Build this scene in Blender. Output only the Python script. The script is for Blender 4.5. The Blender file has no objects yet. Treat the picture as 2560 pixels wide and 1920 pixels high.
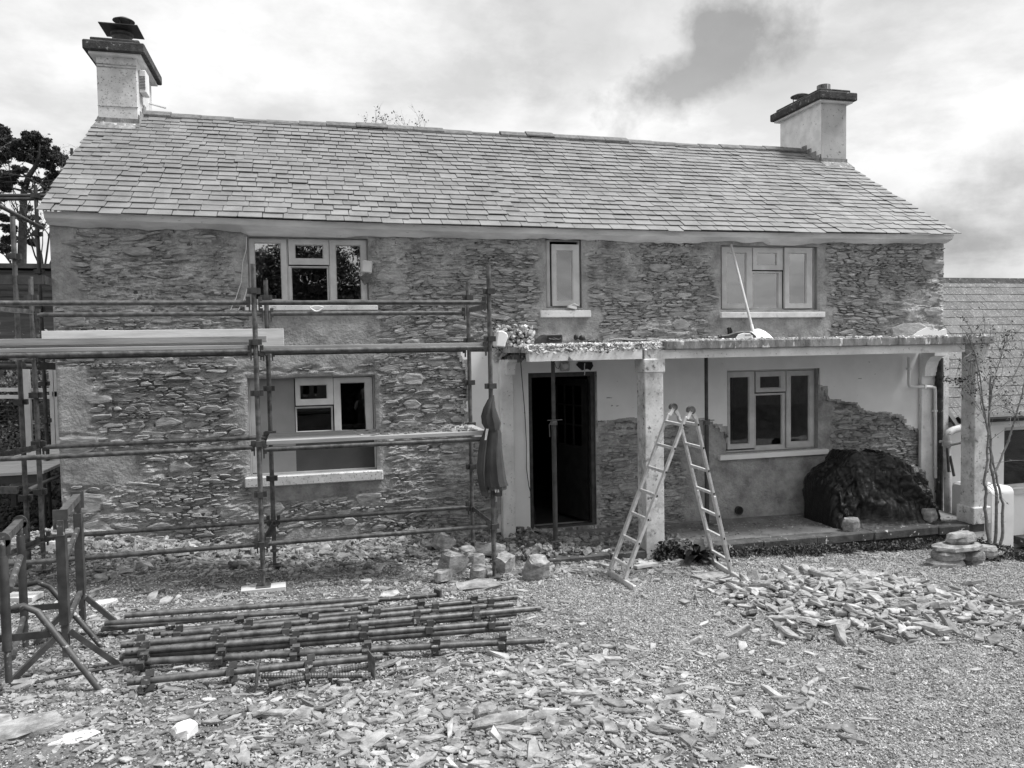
import bpy, math, random
import numpy as np
from mathutils import Vector, Matrix

scene = bpy.context.scene
col = scene.collection
PI = math.pi

# ------------------------------------------------------------------ camera
TH, PT, RL = math.radians(14.9), math.radians(2.68), math.radians(1.0)
CAM = np.array([0.0, -9.9, 2.45]); FOC = 1920.0
_fw = np.array([math.sin(TH)*math.cos(PT), math.cos(TH)*math.cos(PT), -math.sin(PT)])
_r0 = np.array([math.cos(TH), -math.sin(TH), 0.0]); _u0 = np.cross(_r0, _fw)
_rt = _r0*math.cos(RL) - _u0*math.sin(RL); _up = _u0*math.cos(RL) + _r0*math.sin(RL)
cd = bpy.data.cameras.new('camera'); cam = bpy.data.objects.new('camera', cd); col.objects.link(cam)
cd.sensor_width = 36.0; cd.lens = 27.0; cd.clip_start = 0.05; cd.clip_end = 2000.0
cam.matrix_world = Matrix(((_rt[0], _up[0], -_fw[0], CAM[0]), (_rt[1], _up[1], -_fw[1], CAM[1]),
                           (_rt[2], _up[2], -_fw[2], CAM[2]), (0, 0, 0, 1)))
scene.camera = cam

# ------------------------------------------------------------------ sky, sun, exposure
SUN_EL, SUN_AZ = math.radians(60), math.radians(106)      # azimuth from +Y (behind the house) towards +X
world = bpy.data.worlds.new('World'); scene.world = world; world.use_nodes = True
wn, wl = world.node_tree.nodes, world.node_tree.links
wn.clear()
def wnode(t, **k):
    n = wn.new(t)
    for a, b in k.items(): setattr(n, a, b)
    return n
def wmath(op, a, b=None, clamp=False):
    n = wnode('ShaderNodeMath', operation=op); n.use_clamp = clamp
    for i, q in enumerate((a, b)):
        if q is None: continue
        if isinstance(q, (int, float)): n.inputs[i].default_value = q
        else: wl.new(q, n.inputs[i])
    return n.outputs[0]
sky = wnode('ShaderNodeTexSky', sky_type='NISHITA'); sky.sun_disc = False
sky.sun_elevation = SUN_EL; sky.sun_rotation = SUN_AZ
bw = wnode('ShaderNodeRGBToBW'); wl.new(sky.outputs[0], bw.inputs[0])
tc = wnode('ShaderNodeTexCoord'); sep = wnode('ShaderNodeSeparateXYZ'); wl.new(tc.outputs['Generated'], sep.inputs[0])
zc = wmath('MAXIMUM', wmath('ADD', sep.outputs[2], 0.22), 0.05)
cx_ = wmath('DIVIDE', sep.outputs[0], zc); cy_ = wmath('DIVIDE', sep.outputs[1], zc)
cmb = wnode('ShaderNodeCombineXYZ'); wl.new(cx_, cmb.inputs[0]); wl.new(cy_, cmb.inputs[1])
n1 = wnode('ShaderNodeTexNoise'); n1.inputs['Scale'].default_value = 1.15; n1.inputs['Detail'].default_value = 7
n1.inputs['Roughness'].default_value = 0.52; n1.inputs['Distortion'].default_value = 0.3
wl.new(cmb.outputs[0], n1.inputs['Vector'])
n2 = wnode('ShaderNodeTexNoise'); n2.inputs['Scale'].default_value = 6.0; n2.inputs['Detail'].default_value = 8
n2.inputs['Roughness'].default_value = 0.6
wl.new(tc.outputs['Generated'], n2.inputs['Vector'])
# a gap in the cloud, up and to the right over the roof: bluer (darker) sky shows through
def px_dir(x, y):
    d = _fw + _rt*(x-1280)/FOC + _up*(960-y)/FOC
    return d/np.linalg.norm(d)
def blob(x, y, rad, stretch):
    d = px_dir(x, y)
    sub = wnode('ShaderNodeVectorMath', operation='SUBTRACT'); wl.new(tc.outputs['Generated'], sub.inputs[0]); sub.inputs[1].default_value = tuple(d)
    ax = _rt*math.cos(stretch[1]) + _up*math.sin(stretch[1]); ay = -_rt*math.sin(stretch[1]) + _up*math.cos(stretch[1])
    ds = []
    for a, s in ((ax, rad*stretch[0]), (ay, rad)):
        dt = wnode('ShaderNodeVectorMath', operation='DOT_PRODUCT'); wl.new(sub.outputs[0], dt.inputs[0]); dt.inputs[1].default_value = tuple(a/s)
        ds.append(wmath('POWER', wmath('ABSOLUTE', dt.outputs['Value']), 2.0))
    ln = wmath('SQRT', wmath('ADD', ds[0], ds[1]))
    return wmath('SUBTRACT', 1.0, ln)                       # 1 at the centre, 0 at the rim
dn = wmath('MULTIPLY', wmath('SUBTRACT', n2.outputs[0], 0.5), 2.6)
b1 = blob(1735, 200, 0.060, (1.9, 0.45)); b2 = blob(1790, 95, 0.045, (1.6, -0.5))
gap = wmath('MULTIPLY', wmath('ADD', wmath('MAXIMUM', b1, b2), dn), 2.0, clamp=True)
b3 = blob(2480, 600, 0.10, (2.2, 0.35))
g3 = wmath('MULTIPLY', wmath('MULTIPLY', wmath('ADD', b3, dn), 1.4, clamp=True), 0.38)
b4 = blob(1450, 40, 0.09, (2.4, 0.2))
g4 = wmath('MULTIPLY', wmath('MULTIPLY', wmath('ADD', b4, dn), 1.2, clamp=True), 0.22)
ramp = wnode('ShaderNodeValToRGB'); wl.new(n1.outputs[0], ramp.inputs[0])
ramp.color_ramp.elements[0].position = 0.34; ramp.color_ramp.elements[0].color = (0.36, 0.36, 0.36, 1)
ramp.color_ramp.elements[1].position = 0.60; ramp.color_ramp.elements[1].color = (0.50, 0.50, 0.50, 1)
cl = wmath('MULTIPLY', ramp.outputs[0], 9.6)
cl = wmath('MULTIPLY', cl, wmath('SUBTRACT', 1.0, wmath('MAXIMUM', g3, g4)))
n3 = wnode('ShaderNodeTexNoise'); n3.inputs['Scale'].default_value = 2.2; n3.inputs['Detail'].default_value = 9; n3.inputs['Roughness'].default_value = 0.62; n3.inputs['Distortion'].default_value = 0.0
wl.new(cmb.outputs[0], n3.inputs['Vector'])
mr = wnode('ShaderNodeMapRange'); wl.new(n3.outputs[0], mr.inputs[0]); mr.inputs[1].default_value = .40; mr.inputs[2].default_value = .56; mr.inputs[3].default_value = .86; mr.inputs[4].default_value = 1.05
cl = wmath('MULTIPLY', cl, mr.outputs[0])
mixn = wnode('ShaderNodeMix', data_type='FLOAT')
wl.new(wmath('MULTIPLY', gap, wmath('ADD', .62, wmath('MULTIPLY', n2.outputs[0], .5)), clamp=True), mixn.inputs[0]); wl.new(cl, mixn.inputs[2])
wl.new(wmath('MULTIPLY', bw.outputs[0], .60), mixn.inputs[3])
bg = wnode('ShaderNodeBackground'); bg.inputs[1].default_value = 0.1
wl.new(mixn.outputs[0], bg.inputs[0])
wo = wnode('ShaderNodeOutputWorld'); wl.new(bg.outputs[0], wo.inputs[0])
sd = bpy.data.lights.new('sun', 'SUN'); sd.energy = 2.5; sd.angle = math.radians(15); sd.color = (1, 1, 1)
so = bpy.data.objects.new('sun', sd); col.objects.link(so)
sdir = Vector((math.sin(SUN_AZ)*math.cos(SUN_EL), math.cos(SUN_AZ)*math.cos(SUN_EL), math.sin(SUN_EL)))
so.rotation_euler = sdir.to_track_quat('Z', 'Y').to_euler(); so.location = (0, 0, 30)
scene.view_settings.view_transform = 'Standard'; scene.view_settings.look = 'None'
scene.view_settings.exposure = 1.15; scene.view_settings.gamma = 1.0; scene.view_settings.use_curve_mapping = False
scene.render.engine = 'CYCLES'
scene.cycles.max_bounces = 6; scene.cycles.transparent_max_bounces = 12

# ------------------------------------------------------------------ measuring from the photograph (2560 x 1920 pixels -> a point on a real plane)
def ray(x, y): return _fw + _rt*(x-1280)/FOC + _up*(960-y)/FOC
def at(x, y, Y):
    d = ray(x, y); return CAM + d*((Y-CAM[1])/d[1])
def atX(x, y, X):
    d = ray(x, y); return CAM + d*((X-CAM[0])/d[0])
def gplane(x, y): return .05 - .05*(x-.5) - .07*(y+2)
def onG(x, y, dz=0.0):
    z = 0.0
    for i in range(20):
        d = ray(x, y); p = CAM + d*((z+dz-CAM[2])/d[2]); z = gplane(p[0], p[1])
    return p
def in_view(P, mx=250, my=200):
    v = P-CAM; w = v@_fw; w = np.where(w < .1, .1, w)
    X = 1280+FOC*(v@_rt)/w; Y = 960-FOC*(v@_up)/w
    return (X > -mx) & (X < 2560+mx) & (Y > -my) & (Y < 1920+my) & (v@_fw > .2)

rng = random.Random(11); nrg = np.random.default_rng(11)
def U(a, b): return rng.uniform(a, b)

# smooth value noise, vectorised
_lat = np.random.default_rng(5).random((256, 256))
def vn(x, y, s=0):
    x = np.asarray(x, float)+s*17.31; y = np.asarray(y, float)+s*9.77
    xi = np.floor(x).astype(int); yi = np.floor(y).astype(int); fx = x-xi; fy = y-yi
    fx = fx*fx*(3-2*fx); fy = fy*fy*(3-2*fy)
    g = lambda a, b: _lat[a & 255, b & 255]
    return (g(xi, yi)*(1-fx)+g(xi+1, yi)*fx)*(1-fy)+(g(xi, yi+1)*(1-fx)+g(xi+1, yi+1)*fx)*fy
def fbm(x, y, s=0, o=4):
    r = 0; a = .5; t = 0
    for i in range(o):
        r = r+a*vn(x*2**i, y*2**i, s+i*3); t += a; a *= .55
    return r/t

# ------------------------------------------------------------------ objects, tags
def tag(o, label=None, cat=None, group=None, kind=None):
    for k, v in (('label', label), ('category', cat), ('group', group), ('kind', kind)):
        if v: o[k] = v
    return o
def thing(name, loc, label, cat, group=None):
    o = bpy.data.objects.new(name, None); col.objects.link(o)
    o.location = loc; o.empty_display_size = .2
    return tag(o, label, cat, group)
def origin_of(p):
    v = Vector((0, 0, 0))
    while p is not None: v += Vector(p.location); p = p.parent
    return v
def put(name, me, parent=None, loc=(0, 0, 0)):
    o = bpy.data.objects.new(name, me); col.objects.link(o); o.location = loc
    if parent is not None: o.parent = parent
    return o
def fastmesh(name, V, F, m, shade=None, smooth=False):
    """F: (n,3) or (n,4) int array"""
    V = np.asarray(V, np.float32); F = np.asarray(F, np.int32); k = F.shape[1]
    me = bpy.data.meshes.new(name)
    me.vertices.add(len(V)); me.vertices.foreach_set('co', V.ravel())
    me.loops.add(F.size); me.loops.foreach_set('vertex_index', F.ravel())
    me.polygons.add(len(F)); me.polygons.foreach_set('loop_start', np.arange(0, F.size, k, dtype=np.int32))
    me.polygons.foreach_set('loop_total', np.full(len(F), k, np.int32))
    me.update(calc_edges=True)
    if shade is not None:
        a = me.attributes.new('shade', 'FLOAT', 'POINT'); a.data.foreach_set('value', np.asarray(shade, np.float32))
    me.materials.append(m)
    me.polygons.foreach_set('use_smooth', np.full(len(F), bool(smooth)))
    return me
def scatter(T, pos, rot, scl, shade):
    """T=(V,F) one template or a list of them; pos (n,3); rot (n,3,3); scl (n,3) -> arrays of one joined mesh"""
    Ts = T if isinstance(T, list) else [T]
    n = len(pos); which = nrg.integers(0, len(Ts), n); Vs, Fs, Ss = [], [], []; off = 0
    for k, (TV, TF) in enumerate(Ts):
        ix = np.where(which == k)[0]
        if len(ix) == 0: continue
        P = TV[None]*scl[ix][:, None, :]
        P = np.einsum('nij,nvj->nvi', rot[ix], P)+pos[ix][:, None, :]
        Vs.append(P.reshape(-1, 3))
        Fs.append((TF[None]+(np.arange(len(ix))*len(TV))[:, None, None]).reshape(-1, TF.shape[1])+off)
        Ss.append(np.repeat(shade[ix], len(TV))); off += len(ix)*len(TV)
    return np.concatenate(Vs), np.concatenate(Fs), np.concatenate(Ss)
def rots(n, tilt, yaw=None):
    yaw = nrg.uniform(0, 2*PI, n) if yaw is None else yaw
    a = nrg.normal(0, tilt, n); b = nrg.normal(0, tilt, n)
    R = np.zeros((n, 3, 3)); cy, sy = np.cos(yaw), np.sin(yaw); ca, sa = np.cos(a), np.sin(a); cb, sb = np.cos(b), np.sin(b)
    Rz = np.zeros((n, 3, 3)); Rz[:, 0, 0] = cy; Rz[:, 0, 1] = -sy; Rz[:, 1, 0] = sy; Rz[:, 1, 1] = cy; Rz[:, 2, 2] = 1
    Rx = np.zeros((n, 3, 3)); Rx[:, 0, 0] = 1; Rx[:, 1, 1] = ca; Rx[:, 1, 2] = -sa; Rx[:, 2, 1] = sa; Rx[:, 2, 2] = ca
    Ry = np.zeros((n, 3, 3)); Ry[:, 1, 1] = 1; Ry[:, 0, 0] = cb; Ry[:, 0, 2] = sb; Ry[:, 2, 0] = -sb; Ry[:, 2, 2] = cb
    return Rx@Ry@Rz

class MB:
    def __init__(s): s.v = []; s.f = []
    def add(s, V, F):
        b = len(s.v); s.v += [tuple(map(float, p)) for p in V]; s.f += [tuple(i+b for i in f) for f in F]; return s
    def box(s, c, d, R=None):
        c = np.array(c, float); h = np.array(d, float)/2
        P = np.array([[x, y, z] for x in (-1, 1) for y in (-1, 1) for z in (-1, 1)])*h
        if R is not None: P = P@np.array(R).T
        return s.add(P+c, [(0, 1, 3, 2), (4, 6, 7, 5), (0, 4, 5, 1), (2, 3, 7, 6), (0, 2, 6, 4), (1, 5, 7, 3)])
    def b2(s, x0, x1, y0, y1, z0, z1): return s.box(((x0+x1)/2, (y0+y1)/2, (z0+z1)/2), (abs(x1-x0), abs(y1-y0), abs(z1-z0)))
    def frame_of(s, a, b):
        a = np.array(a, float); b = np.array(b, float); d = b-a; L = np.linalg.norm(d); d = d/max(L, 1e-9)
        u = np.cross(d, (0, 0, 1)); 
        if np.linalg.norm(u) < 1e-3: u = np.array([1.0, 0, 0])
        u /= np.linalg.norm(u); w = np.cross(u, d); return a, b, d, u, w, L
    def tube(s, a, b, r, n=10, r2=None, cap=True, phase=0):
        a, b, d, u, w, L = s.frame_of(a, b); r2 = r if r2 is None else r2
        ring = [(math.cos(phase+2*PI*i/n), math.sin(phase+2*PI*i/n)) for i in range(n)]
        V = [a+r*(c*u+t*w) for c, t in ring]+[b+r2*(c*u+t*w) for c, t in ring]
        F = [(i, (i+1) % n, n+(i+1) % n, n+i) for i in range(n)]
        if cap: F += [tuple(range(n))[::-1], tuple(range(n, 2*n))]
        return s.add(V, F)
    def bar(s, a, b, w_, h_, up=(0, 0, 1)):
        a = np.array(a, float); b = np.array(b, float); d = b-a; L = np.linalg.norm(d); d /= L
        u = np.cross(d, up); 
        if np.linalg.norm(u) < 1e-3: u = np.cross(d, (0, 1, 0))
        u /= np.linalg.norm(u); w = np.cross(u, d)
        R = np.array([d, u, w]).T
        return s.box((a+b)/2, (L, w_, h_), R)
    def path(s, pts, r, n=6):
        pts = [np.array(p, float) for p in pts]; rs = r if isinstance(r, (list, tuple)) else [r]*len(pts)
        V = []; F = []; m = len(pts); uprev = None
        for i, p in enumerate(pts):
            d = pts[min(i+1, m-1)]-pts[max(i-1, 0)]; d = d/max(np.linalg.norm(d), 1e-9)
            u = np.cross(d, (0, 0, 1)) if uprev is None else uprev-d*(uprev@d)
            if np.linalg.norm(u) < 1e-3: u = np.cross(d, (0, 1, 0))
            u /= np.linalg.norm(u); uprev = u; w = np.cross(u, d)
            V += [p+rs[i]*(math.cos(2*PI*k/n)*u+math.sin(2*PI*k/n)*w) for k in range(n)]
        for i in range(m-1):
            F += [(i*n+k, i*n+(k+1) % n, (i+1)*n+(k+1) % n, (i+1)*n+k) for k in range(n)]
        F += [tuple(range(n))[::-1], tuple(range((m-1)*n, m*n))]
        return s.add(V, F)
    def ring(s, x0, x1, z0, z1, a0, a1, c0, c1, yf, yb):
        """rectangular frame: outer x0..z1, inner a0..c1, from yf (front) to yb"""
        V = []
        for y in (yf, yb):
            V += [(x0, y, z0), (x1, y, z0), (x1, y, z1), (x0, y, z1), (a0, y, c0), (a1, y, c0), (a1, y, c1), (a0, y, c1)]
        F = []
        for i in range(4):
            j = (i+1) % 4
            F += [(i, j, 4+j, 4+i), (8+i, 12+i, 12+j, 8+j), (i, 8+i, 8+j, j), (4+i, 4+j, 12+j, 12+i)]
        return s.add(V, F)
    def lathe(s, c, prof, n=16, axis='z'):
        V = []; F = []
        for r, z in prof:
            for k in range(n):
                a = 2*PI*k/n; p = (r*math.cos(a), r*math.sin(a), z)
                if axis == 'y': p = (p[0], z, p[1])
                if axis == 'x': p = (z, p[0], p[1])
                V.append((c[0]+p[0], c[1]+p[1], c[2]+p[2]))
        for i in range(len(prof)-1):
            F += [(i*n+k, i*n+(k+1) % n, (i+1)*n+(k+1) % n, (i+1)*n+k) for k in range(n)]
        return s.add(V, F)
    def extrude(s, poly, y0, y1):
        """polygon of (x,z) points extruded along Y"""
        n = len(poly)
        V = [(x, y0, z) for x, z in poly]+[(x, y1, z) for x, z in poly]
        return s.add(V, [tuple(range(n)), tuple(range(n, 2*n))[::-1]]+[(i, n+i, n+(i+1) % n, (i+1) % n) for i in range(n)])
    def build(s, name, m, parent=None, smooth=False, origin=None, bevel=0):
        off = np.array(origin_of(parent)) if parent is not None else np.array(origin if origin is not None else (0, 0, 0), float)
        me = bpy.data.meshes.new(name)
        me.from_pydata([tuple(np.array(p)-off) for p in s.v], [], s.f); me.materials.append(m)
        me.validate(); me.update()
        import bmesh
        bm = bmesh.new(); bm.from_mesh(me); bmesh.ops.recalc_face_normals(bm, faces=bm.faces)
        if bevel:
            es = [e for e in bm.edges if len(e.link_faces) == 2 and e.calc_face_angle(0) > .6]
            bmesh.ops.bevel(bm, geom=es, offset=bevel, segments=1, affect='EDGES', clamp_overlap=True)
        bm.to_mesh(me); bm.free()
        if smooth:
            for p in me.polygons: p.use_smooth = True
            try: me.set_sharp_from_angle(angle=math.radians(40))
            except Exception: pass
        return put(name, me, parent, (0, 0, 0) if parent is not None or origin is None else tuple(off))

# ------------------------------------------------------------------ materials (the photograph is black and white: every colour is a grey)
def g4_(v): return (v, v, v, 1)
def mat(name, lo, hi, scale=6, rough=.8, bump=.3, bscale=40, shade=0.0, detail=6, metal=0.0, spec=.3, stretch=None,
        spots=None, dist=.01, contrast=(.35, .65), rnd=0.0, fine=0.0, world=False):
    """grey from lo to hi by noise; shade: how far the 'shade' attribute moves it; spots: (scale, threshold, value, width)"""
    m = bpy.data.materials.new(name); m.use_nodes = True; n, l = m.node_tree.nodes, m.node_tree.links
    b = n['Principled BSDF']; b.inputs['Roughness'].default_value = rough; b.inputs['Metallic'].default_value = metal
    b.inputs['Specular IOR Level'].default_value = spec
    geo = n.new('ShaderNodeNewGeometry' if world else 'ShaderNodeTexCoord'); vec = geo.outputs['Position' if world else 'Object']
    if stretch:
        mp = n.new('ShaderNodeMapping'); mp.inputs['Scale'].default_value = stretch; l.new(vec, mp.inputs[0]); vec = mp.outputs[0]
    def noise(sc, det, ro=.6):
        t = n.new('ShaderNodeTexNoise'); t.inputs['Scale'].default_value = sc; t.inputs['Detail'].default_value = det
        t.inputs['Roughness'].default_value = ro; l.new(vec, t.inputs['Vector']); return t.outputs[0]
    def mth(op, a, c, clamp=False):
        t = n.new('ShaderNodeMath'); t.operation = op; t.use_clamp = clamp
        for i, q in enumerate((a, c)):
            if isinstance(q, (int, float)): t.inputs[i].default_value = q
            else: l.new(q, t.inputs[i])
        return t.outputs[0]
    r = n.new('ShaderNodeValToRGB'); l.new(noise(scale, detail), r.inputs[0])
    r.color_ramp.elements[0].position = contrast[0]; r.color_ramp.elements[1].position = contrast[1]
    r.color_ramp.elements[0].color = g4_(lo); r.color_ramp.elements[1].color = g4_(hi)
    v = r.outputs[0]
    bwn = n.new('ShaderNodeRGBToBW'); l.new(v, bwn.inputs[0]); v = bwn.outputs[0]
    if fine:
        f = noise(bscale*1.3, 3, .7); v = mth('MULTIPLY', v, mth('ADD', mth('MULTIPLY', f, 2*fine), 1-fine))
    if shade:
        a = n.new('ShaderNodeAttribute'); a.attribute_name = 'shade'
        v = mth('MULTIPLY', v, mth('ADD', mth('MULTIPLY', a.outputs['Fac'], 2*shade), 1-shade))
    if rnd:
        oi = n.new('ShaderNodeObjectInfo'); v = mth('MULTIPLY', v, mth('ADD', mth('MULTIPLY', oi.outputs['Random'], 2*rnd), 1-rnd))
    for (sc, th, val, wd) in (spots or []):
        k = mth('DIVIDE', mth('SUBTRACT', noise(sc, 5, .65), th), wd, True)
        mx = n.new('ShaderNodeMix'); mx.data_type = 'FLOAT'; l.new(k, mx.inputs[0]); l.new(v, mx.inputs[2]); mx.inputs[3].default_value = val
        v = mx.outputs[0]
    l.new(v, b.inputs['Base Color'])
    if bump:
        bp = n.new('ShaderNodeBump'); bp.inputs['Strength'].default_value = bump; bp.inputs['Distance'].default_value = dist
        l.new(noise(bscale, 6, .65), bp.inputs['Height']); l.new(bp.outputs[0], b.inputs['Normal'])
    return m

M = {}
M['mortar'] = mat('mortar', .19, .56, 3.2, .95, 1.0, 26, dist=.035, spots=[(9, .60, .10, .06), (6, .62, .5, .08)], contrast=(.32, .68), fine=.45)
M['render'] = mat('old_render', .24, .42, 3.5, .95, .8, 30, dist=.015, spots=[(7, .64, .10, .08)], contrast=(.3, .72), fine=.3)
M['stone'] = mat('wall_stone', .20, .50, 9, .9, 1.0, 40, shade=.28, world=True, dist=.012, stretch=(1, 1, 3.2), contrast=(.3, .7), fine=.35)
M['slate'] = mat('roof_slate', .135, .215, 3, .44, .5, 40, shade=.17, dist=.004, spots=[(34, .64, .32, .08), (60, .66, .45, .04), (7, .66, .09, .12)], spec=.75, fine=.2, world=True)
M['oldslate'] = mat('lichen_slate', .06, .11, 5, .7, .5, 60, shade=.3, dist=.005, spots=[(24, .57, .26, .08), (40, .60, .32, .06)], spec=.4, world=True, stretch=(1, 1.3, 1.3))
M['ridge'] = mat('ridge_tile_clay', .10, .18, 14, .8, .6, 50, rnd=.15, dist=.006, spots=[(20, .66, .35, .05)])
M['white'] = mat('white_plaster', .74, .85, 1.6, .85, .15, 25, dist=.004, spots=[(11, .70, .25, .03)])
M['dirtywhite'] = mat('dirty_white_paint', .58, .82, 3, .85, .35, 30, dist=.006, spots=[(7, .60, .42, .12), (34, .62, .2, .08)])
M['stained'] = mat('stained_white_column', .45, .75, 4, .85, .5, 40, dist=.006, spots=[(5, .54, .34, .12), (30, .58, .24, .12), (11, .575, .14, .10)])
M['chim'] = mat('chimney_render', .50, .72, 5, .9, .35, 45, dist=.006, spots=[(38, .58, .22, .05), (9, .62, .3, .1)])
M['chimw'] = mat('chimney_white', .62, .80, 5, .9, .4, 30, dist=.006, spots=[(22, .64, .3, .05)])
M['capstone'] = mat('sooty_cap', .035, .08, 9, .95, .8, 40, dist=.015, spots=[(18, .62, .3, .05)])
M['concrete'] = mat('weathered_concrete', .13, .32, 7, .95, .8, 50, dist=.015, spots=[(9, .60, .65, .05), (5, .60, .06, .08), (30, .62, .08, .06)], stretch=(1.5, 1, .45))
M['rubbleedge'] = mat('broken_edge', .22, .68, 9, .95, .9, 35, dist=.03, spots=[(14, .60, .10, .06)])
M['paving'] = mat('porch_paving', .13, .24, 3, .9, .5, 40, dist=.008, spots=[(10, .62, .12, .08)])
M['kerb'] = mat('mossy_kerb', .05, .12, 8, .95, .6, 40, dist=.01, spots=[(9, .66, .6, .015)])
M['winframe'] = mat('window_timber_paint', .46, .60, 4, .6, .15, 60, dist=.003, spots=[(24, .70, .3, .04)])
M['wood'] = mat('new_timber', .40, .60, 3, .8, .25, 30, dist=.004, stretch=(.6, 6, 6))
M['board'] = mat('scaffold_plank', .26, .42, 3, .85, .4, 30, dist=.004, stretch=(.5, 7, 7), spots=[(16, .66, .12, .05)])
M['steel'] = mat('painted_scaffold_steel', .035, .08, 8, .55, .3, 60, dist=.003, spots=[(20, .60, .34, .05)], spec=.5, rnd=.2)
M['galv'] = mat('worn_galvanised_steel', .04, .13, 16, .5, .35, 70, dist=.003, spots=[(26, .60, .07, .05)], spec=.5, metal=.2, rnd=.25)
M['darksteel'] = mat('dark_steel', .03, .07, 9, .6, .3, 60, dist=.003, spec=.4)
M['alu'] = mat('scuffed_aluminium', .5, .72, 18, .42, .2, 60, dist=.002, metal=.35, spec=.5, spots=[(40, .66, .2, .04)])
M['black'] = mat('black_plastic', .012, .025, 9, .5, .1, 40)
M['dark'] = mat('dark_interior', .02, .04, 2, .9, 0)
M['darkboard'] = mat('dark_board', .05, .075, 2, .8, .1, 30)
M['greyboard'] = mat('grey_board', .22, .27, 2, .7, .1, 30)
M['curtain'] = mat('curtain_cloth', .45, .6, 3, .9, .2, 40)
M['pvc'] = mat('white_pipe', .6, .74, 5, .45, .1, 30, spots=[(9, .66, .4, .1)])
M['pvcdirty'] = mat('dirty_pipe', .3, .6, 5, .6, .2, 30, spots=[(18, .60, .12, .06)])
M['tank'] = mat('tank_enamel', .55, .66, 3, .45, .1, 20, spots=[(12, .68, .3, .05)])
M['hoodie'] = mat('dark_cloth', .045, .07, 5, .95, .4, 120, dist=.004)
M['cuff'] = mat('knit_cuff', .07, .09, 5, .95, .4, 140, dist=.004)
M['tarp'] = mat('black_tarpaulin', .006, .011, 4, .32, .8, 16, dist=.02, spec=.4, detail=3, stretch=(.7, 1, 1.8))
M['rock'] = mat('loose_slate_stone', .13, .36, 9, .9, .8, 45, shade=.45, world=True, dist=.01, stretch=(1, 1, 2), fine=.25)
M['rockb'] = mat('loose_stone_block', .14, .38, 9, .9, .9, 45, dist=.012, world=True, stretch=(1, 1, 2), fine=.3, spots=[(14, .62, .5, .08)])
M['gravel'] = mat('gravel_grain', .18, .43, 20, .95, 0, shade=.6)
M['ground'] = mat('yard_ground', .13, .32, 5, 1.0, 1.0, 55, dist=.02, detail=10, contrast=(.3, .68), fine=.5)
M['soil'] = mat('dark_soil', .03, .08, 7, 1.0, .9, 20, dist=.05)
M['bark'] = mat('bark', .035, .07, 9, .95, .8, 30, dist=.02)
M['stem'] = mat('rose_stem', .13, .24, 20, .8, .5, 60, dist=.004)
M['leaf'] = mat('leaf', .04, .09, 3, .7, 0, shade=.5)
M['needle'] = mat('pine_needle', .022, .05, 3, .8, 0, shade=.5)
M['shed'] = mat('shed_boards', .05, .10, 3, .8, .4, 12, stretch=(.5, 1, 6))
M['cable'] = mat('cable', .02, .03, 5, .6, 0)
M['whitecable'] = mat('white_cable', .6, .7, 5, .6, 0)
def glass_mat(nm, ior):
    m = bpy.data.materials.new(nm); m.use_nodes = True; n, l = m.node_tree.nodes, m.node_tree.links; n.clear()
    o = n.new('ShaderNodeOutputMaterial'); mx = n.new('ShaderNodeMixShader'); t = n.new('ShaderNodeBsdfTransparent'); g = n.new('ShaderNodeBsdfGlossy')
    t.inputs[0].default_value = g4_(.8); g.inputs[0].default_value = g4_(.95); g.inputs['Roughness'].default_value = .01
    f = n.new('ShaderNodeFresnel'); f.inputs[0].default_value = ior
    tcx = n.new('ShaderNodeTexCoord'); ns = n.new('ShaderNodeTexNoise'); ns.inputs['Scale'].default_value = 2.2; ns.inputs['Detail'].default_value = 2
    l.new(tcx.outputs['Object'], ns.inputs['Vector']); bp = n.new('ShaderNodeBump'); bp.inputs['Strength'].default_value = .15; bp.inputs['Distance'].default_value = .01
    l.new(ns.outputs[0], bp.inputs['Height']); l.new(bp.outputs[0], g.inputs['Normal'])
    l.new(f.outputs[0], mx.inputs[0]); l.new(t.outputs[0], mx.inputs[1]); l.new(g.outputs[0], mx.inputs[2]); l.new(mx.outputs[0], o.inputs[0])
    return m
M['glass'] = glass_mat('window_glass', 1.5); M['glass2'] = glass_mat('coated_window_glass', 3.4)
# ------------------------------------------------------------------ ground
PC1 = onG(2075, 1490); PC2 = onG(2250, 1545)
def sstep(a, b, v): t = np.clip((v-a)/(b-a), 0, 1); return t*t*(3-2*t)
def gz(x, y):
    x = np.asarray(x, float); y = np.asarray(y, float)
    xc = np.clip(x, -6, 10); yc = np.clip(y, -14, 3)
    z = .05-.05*(xc-.5)-.07*(yc+2)
    # spoil heaped along the foot of the stripped wall
    A = .10+.26*np.exp(-((x+2.9)/1.1)**2)+.16*np.exp(-((x-1.6)/.7)**2)
    A = A*sstep(-4.5, -3.2, x)*(1-sstep(2.0, 2.9, x))
    z = z+A*np.exp(-((y+.15)/.75)**2)
    z = z-.45*sstep(9.05, 9.7, x)*sstep(-3.2, -1.6, y)
    z = z+.17*np.exp(-((x-PC1[0])**2/.8+(y-PC1[1])**2/.45))+.10*np.exp(-((x-PC2[0])**2/1.1+(y-PC2[1])**2/.5))
    # garden behind the gable rises to a bank
    z = z+sstep(1.5, 7, y)*(1-sstep(-3.2, -2.9, x))*1.1
    z = z+.62*(1-sstep(-9.7, -8.3, y))
    z = z+.03*(fbm(x*1.3, y*1.3, 3)-.5)
    return z
gv = mat  # (keeps the name free)
def nonuni(a, b, step, far):
    core = np.arange(a, b+1e-6, step); out = []; d = step; v = b
    while v < far: d *= 1.35; v += d; out.append(v)
    lo = []; d = step; v = a
    while v > -far: d *= 1.35; v -= d; lo.append(v)
    return np.array(lo[::-1]+list(core)+out)
xs = nonuni(-4.5, 10.5, .05, 420); ys = nonuni(-7.5, .6, .05, 420)
XX, YY = np.meshgrid(xs, ys); ZZ = gz(XX, YY)
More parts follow.
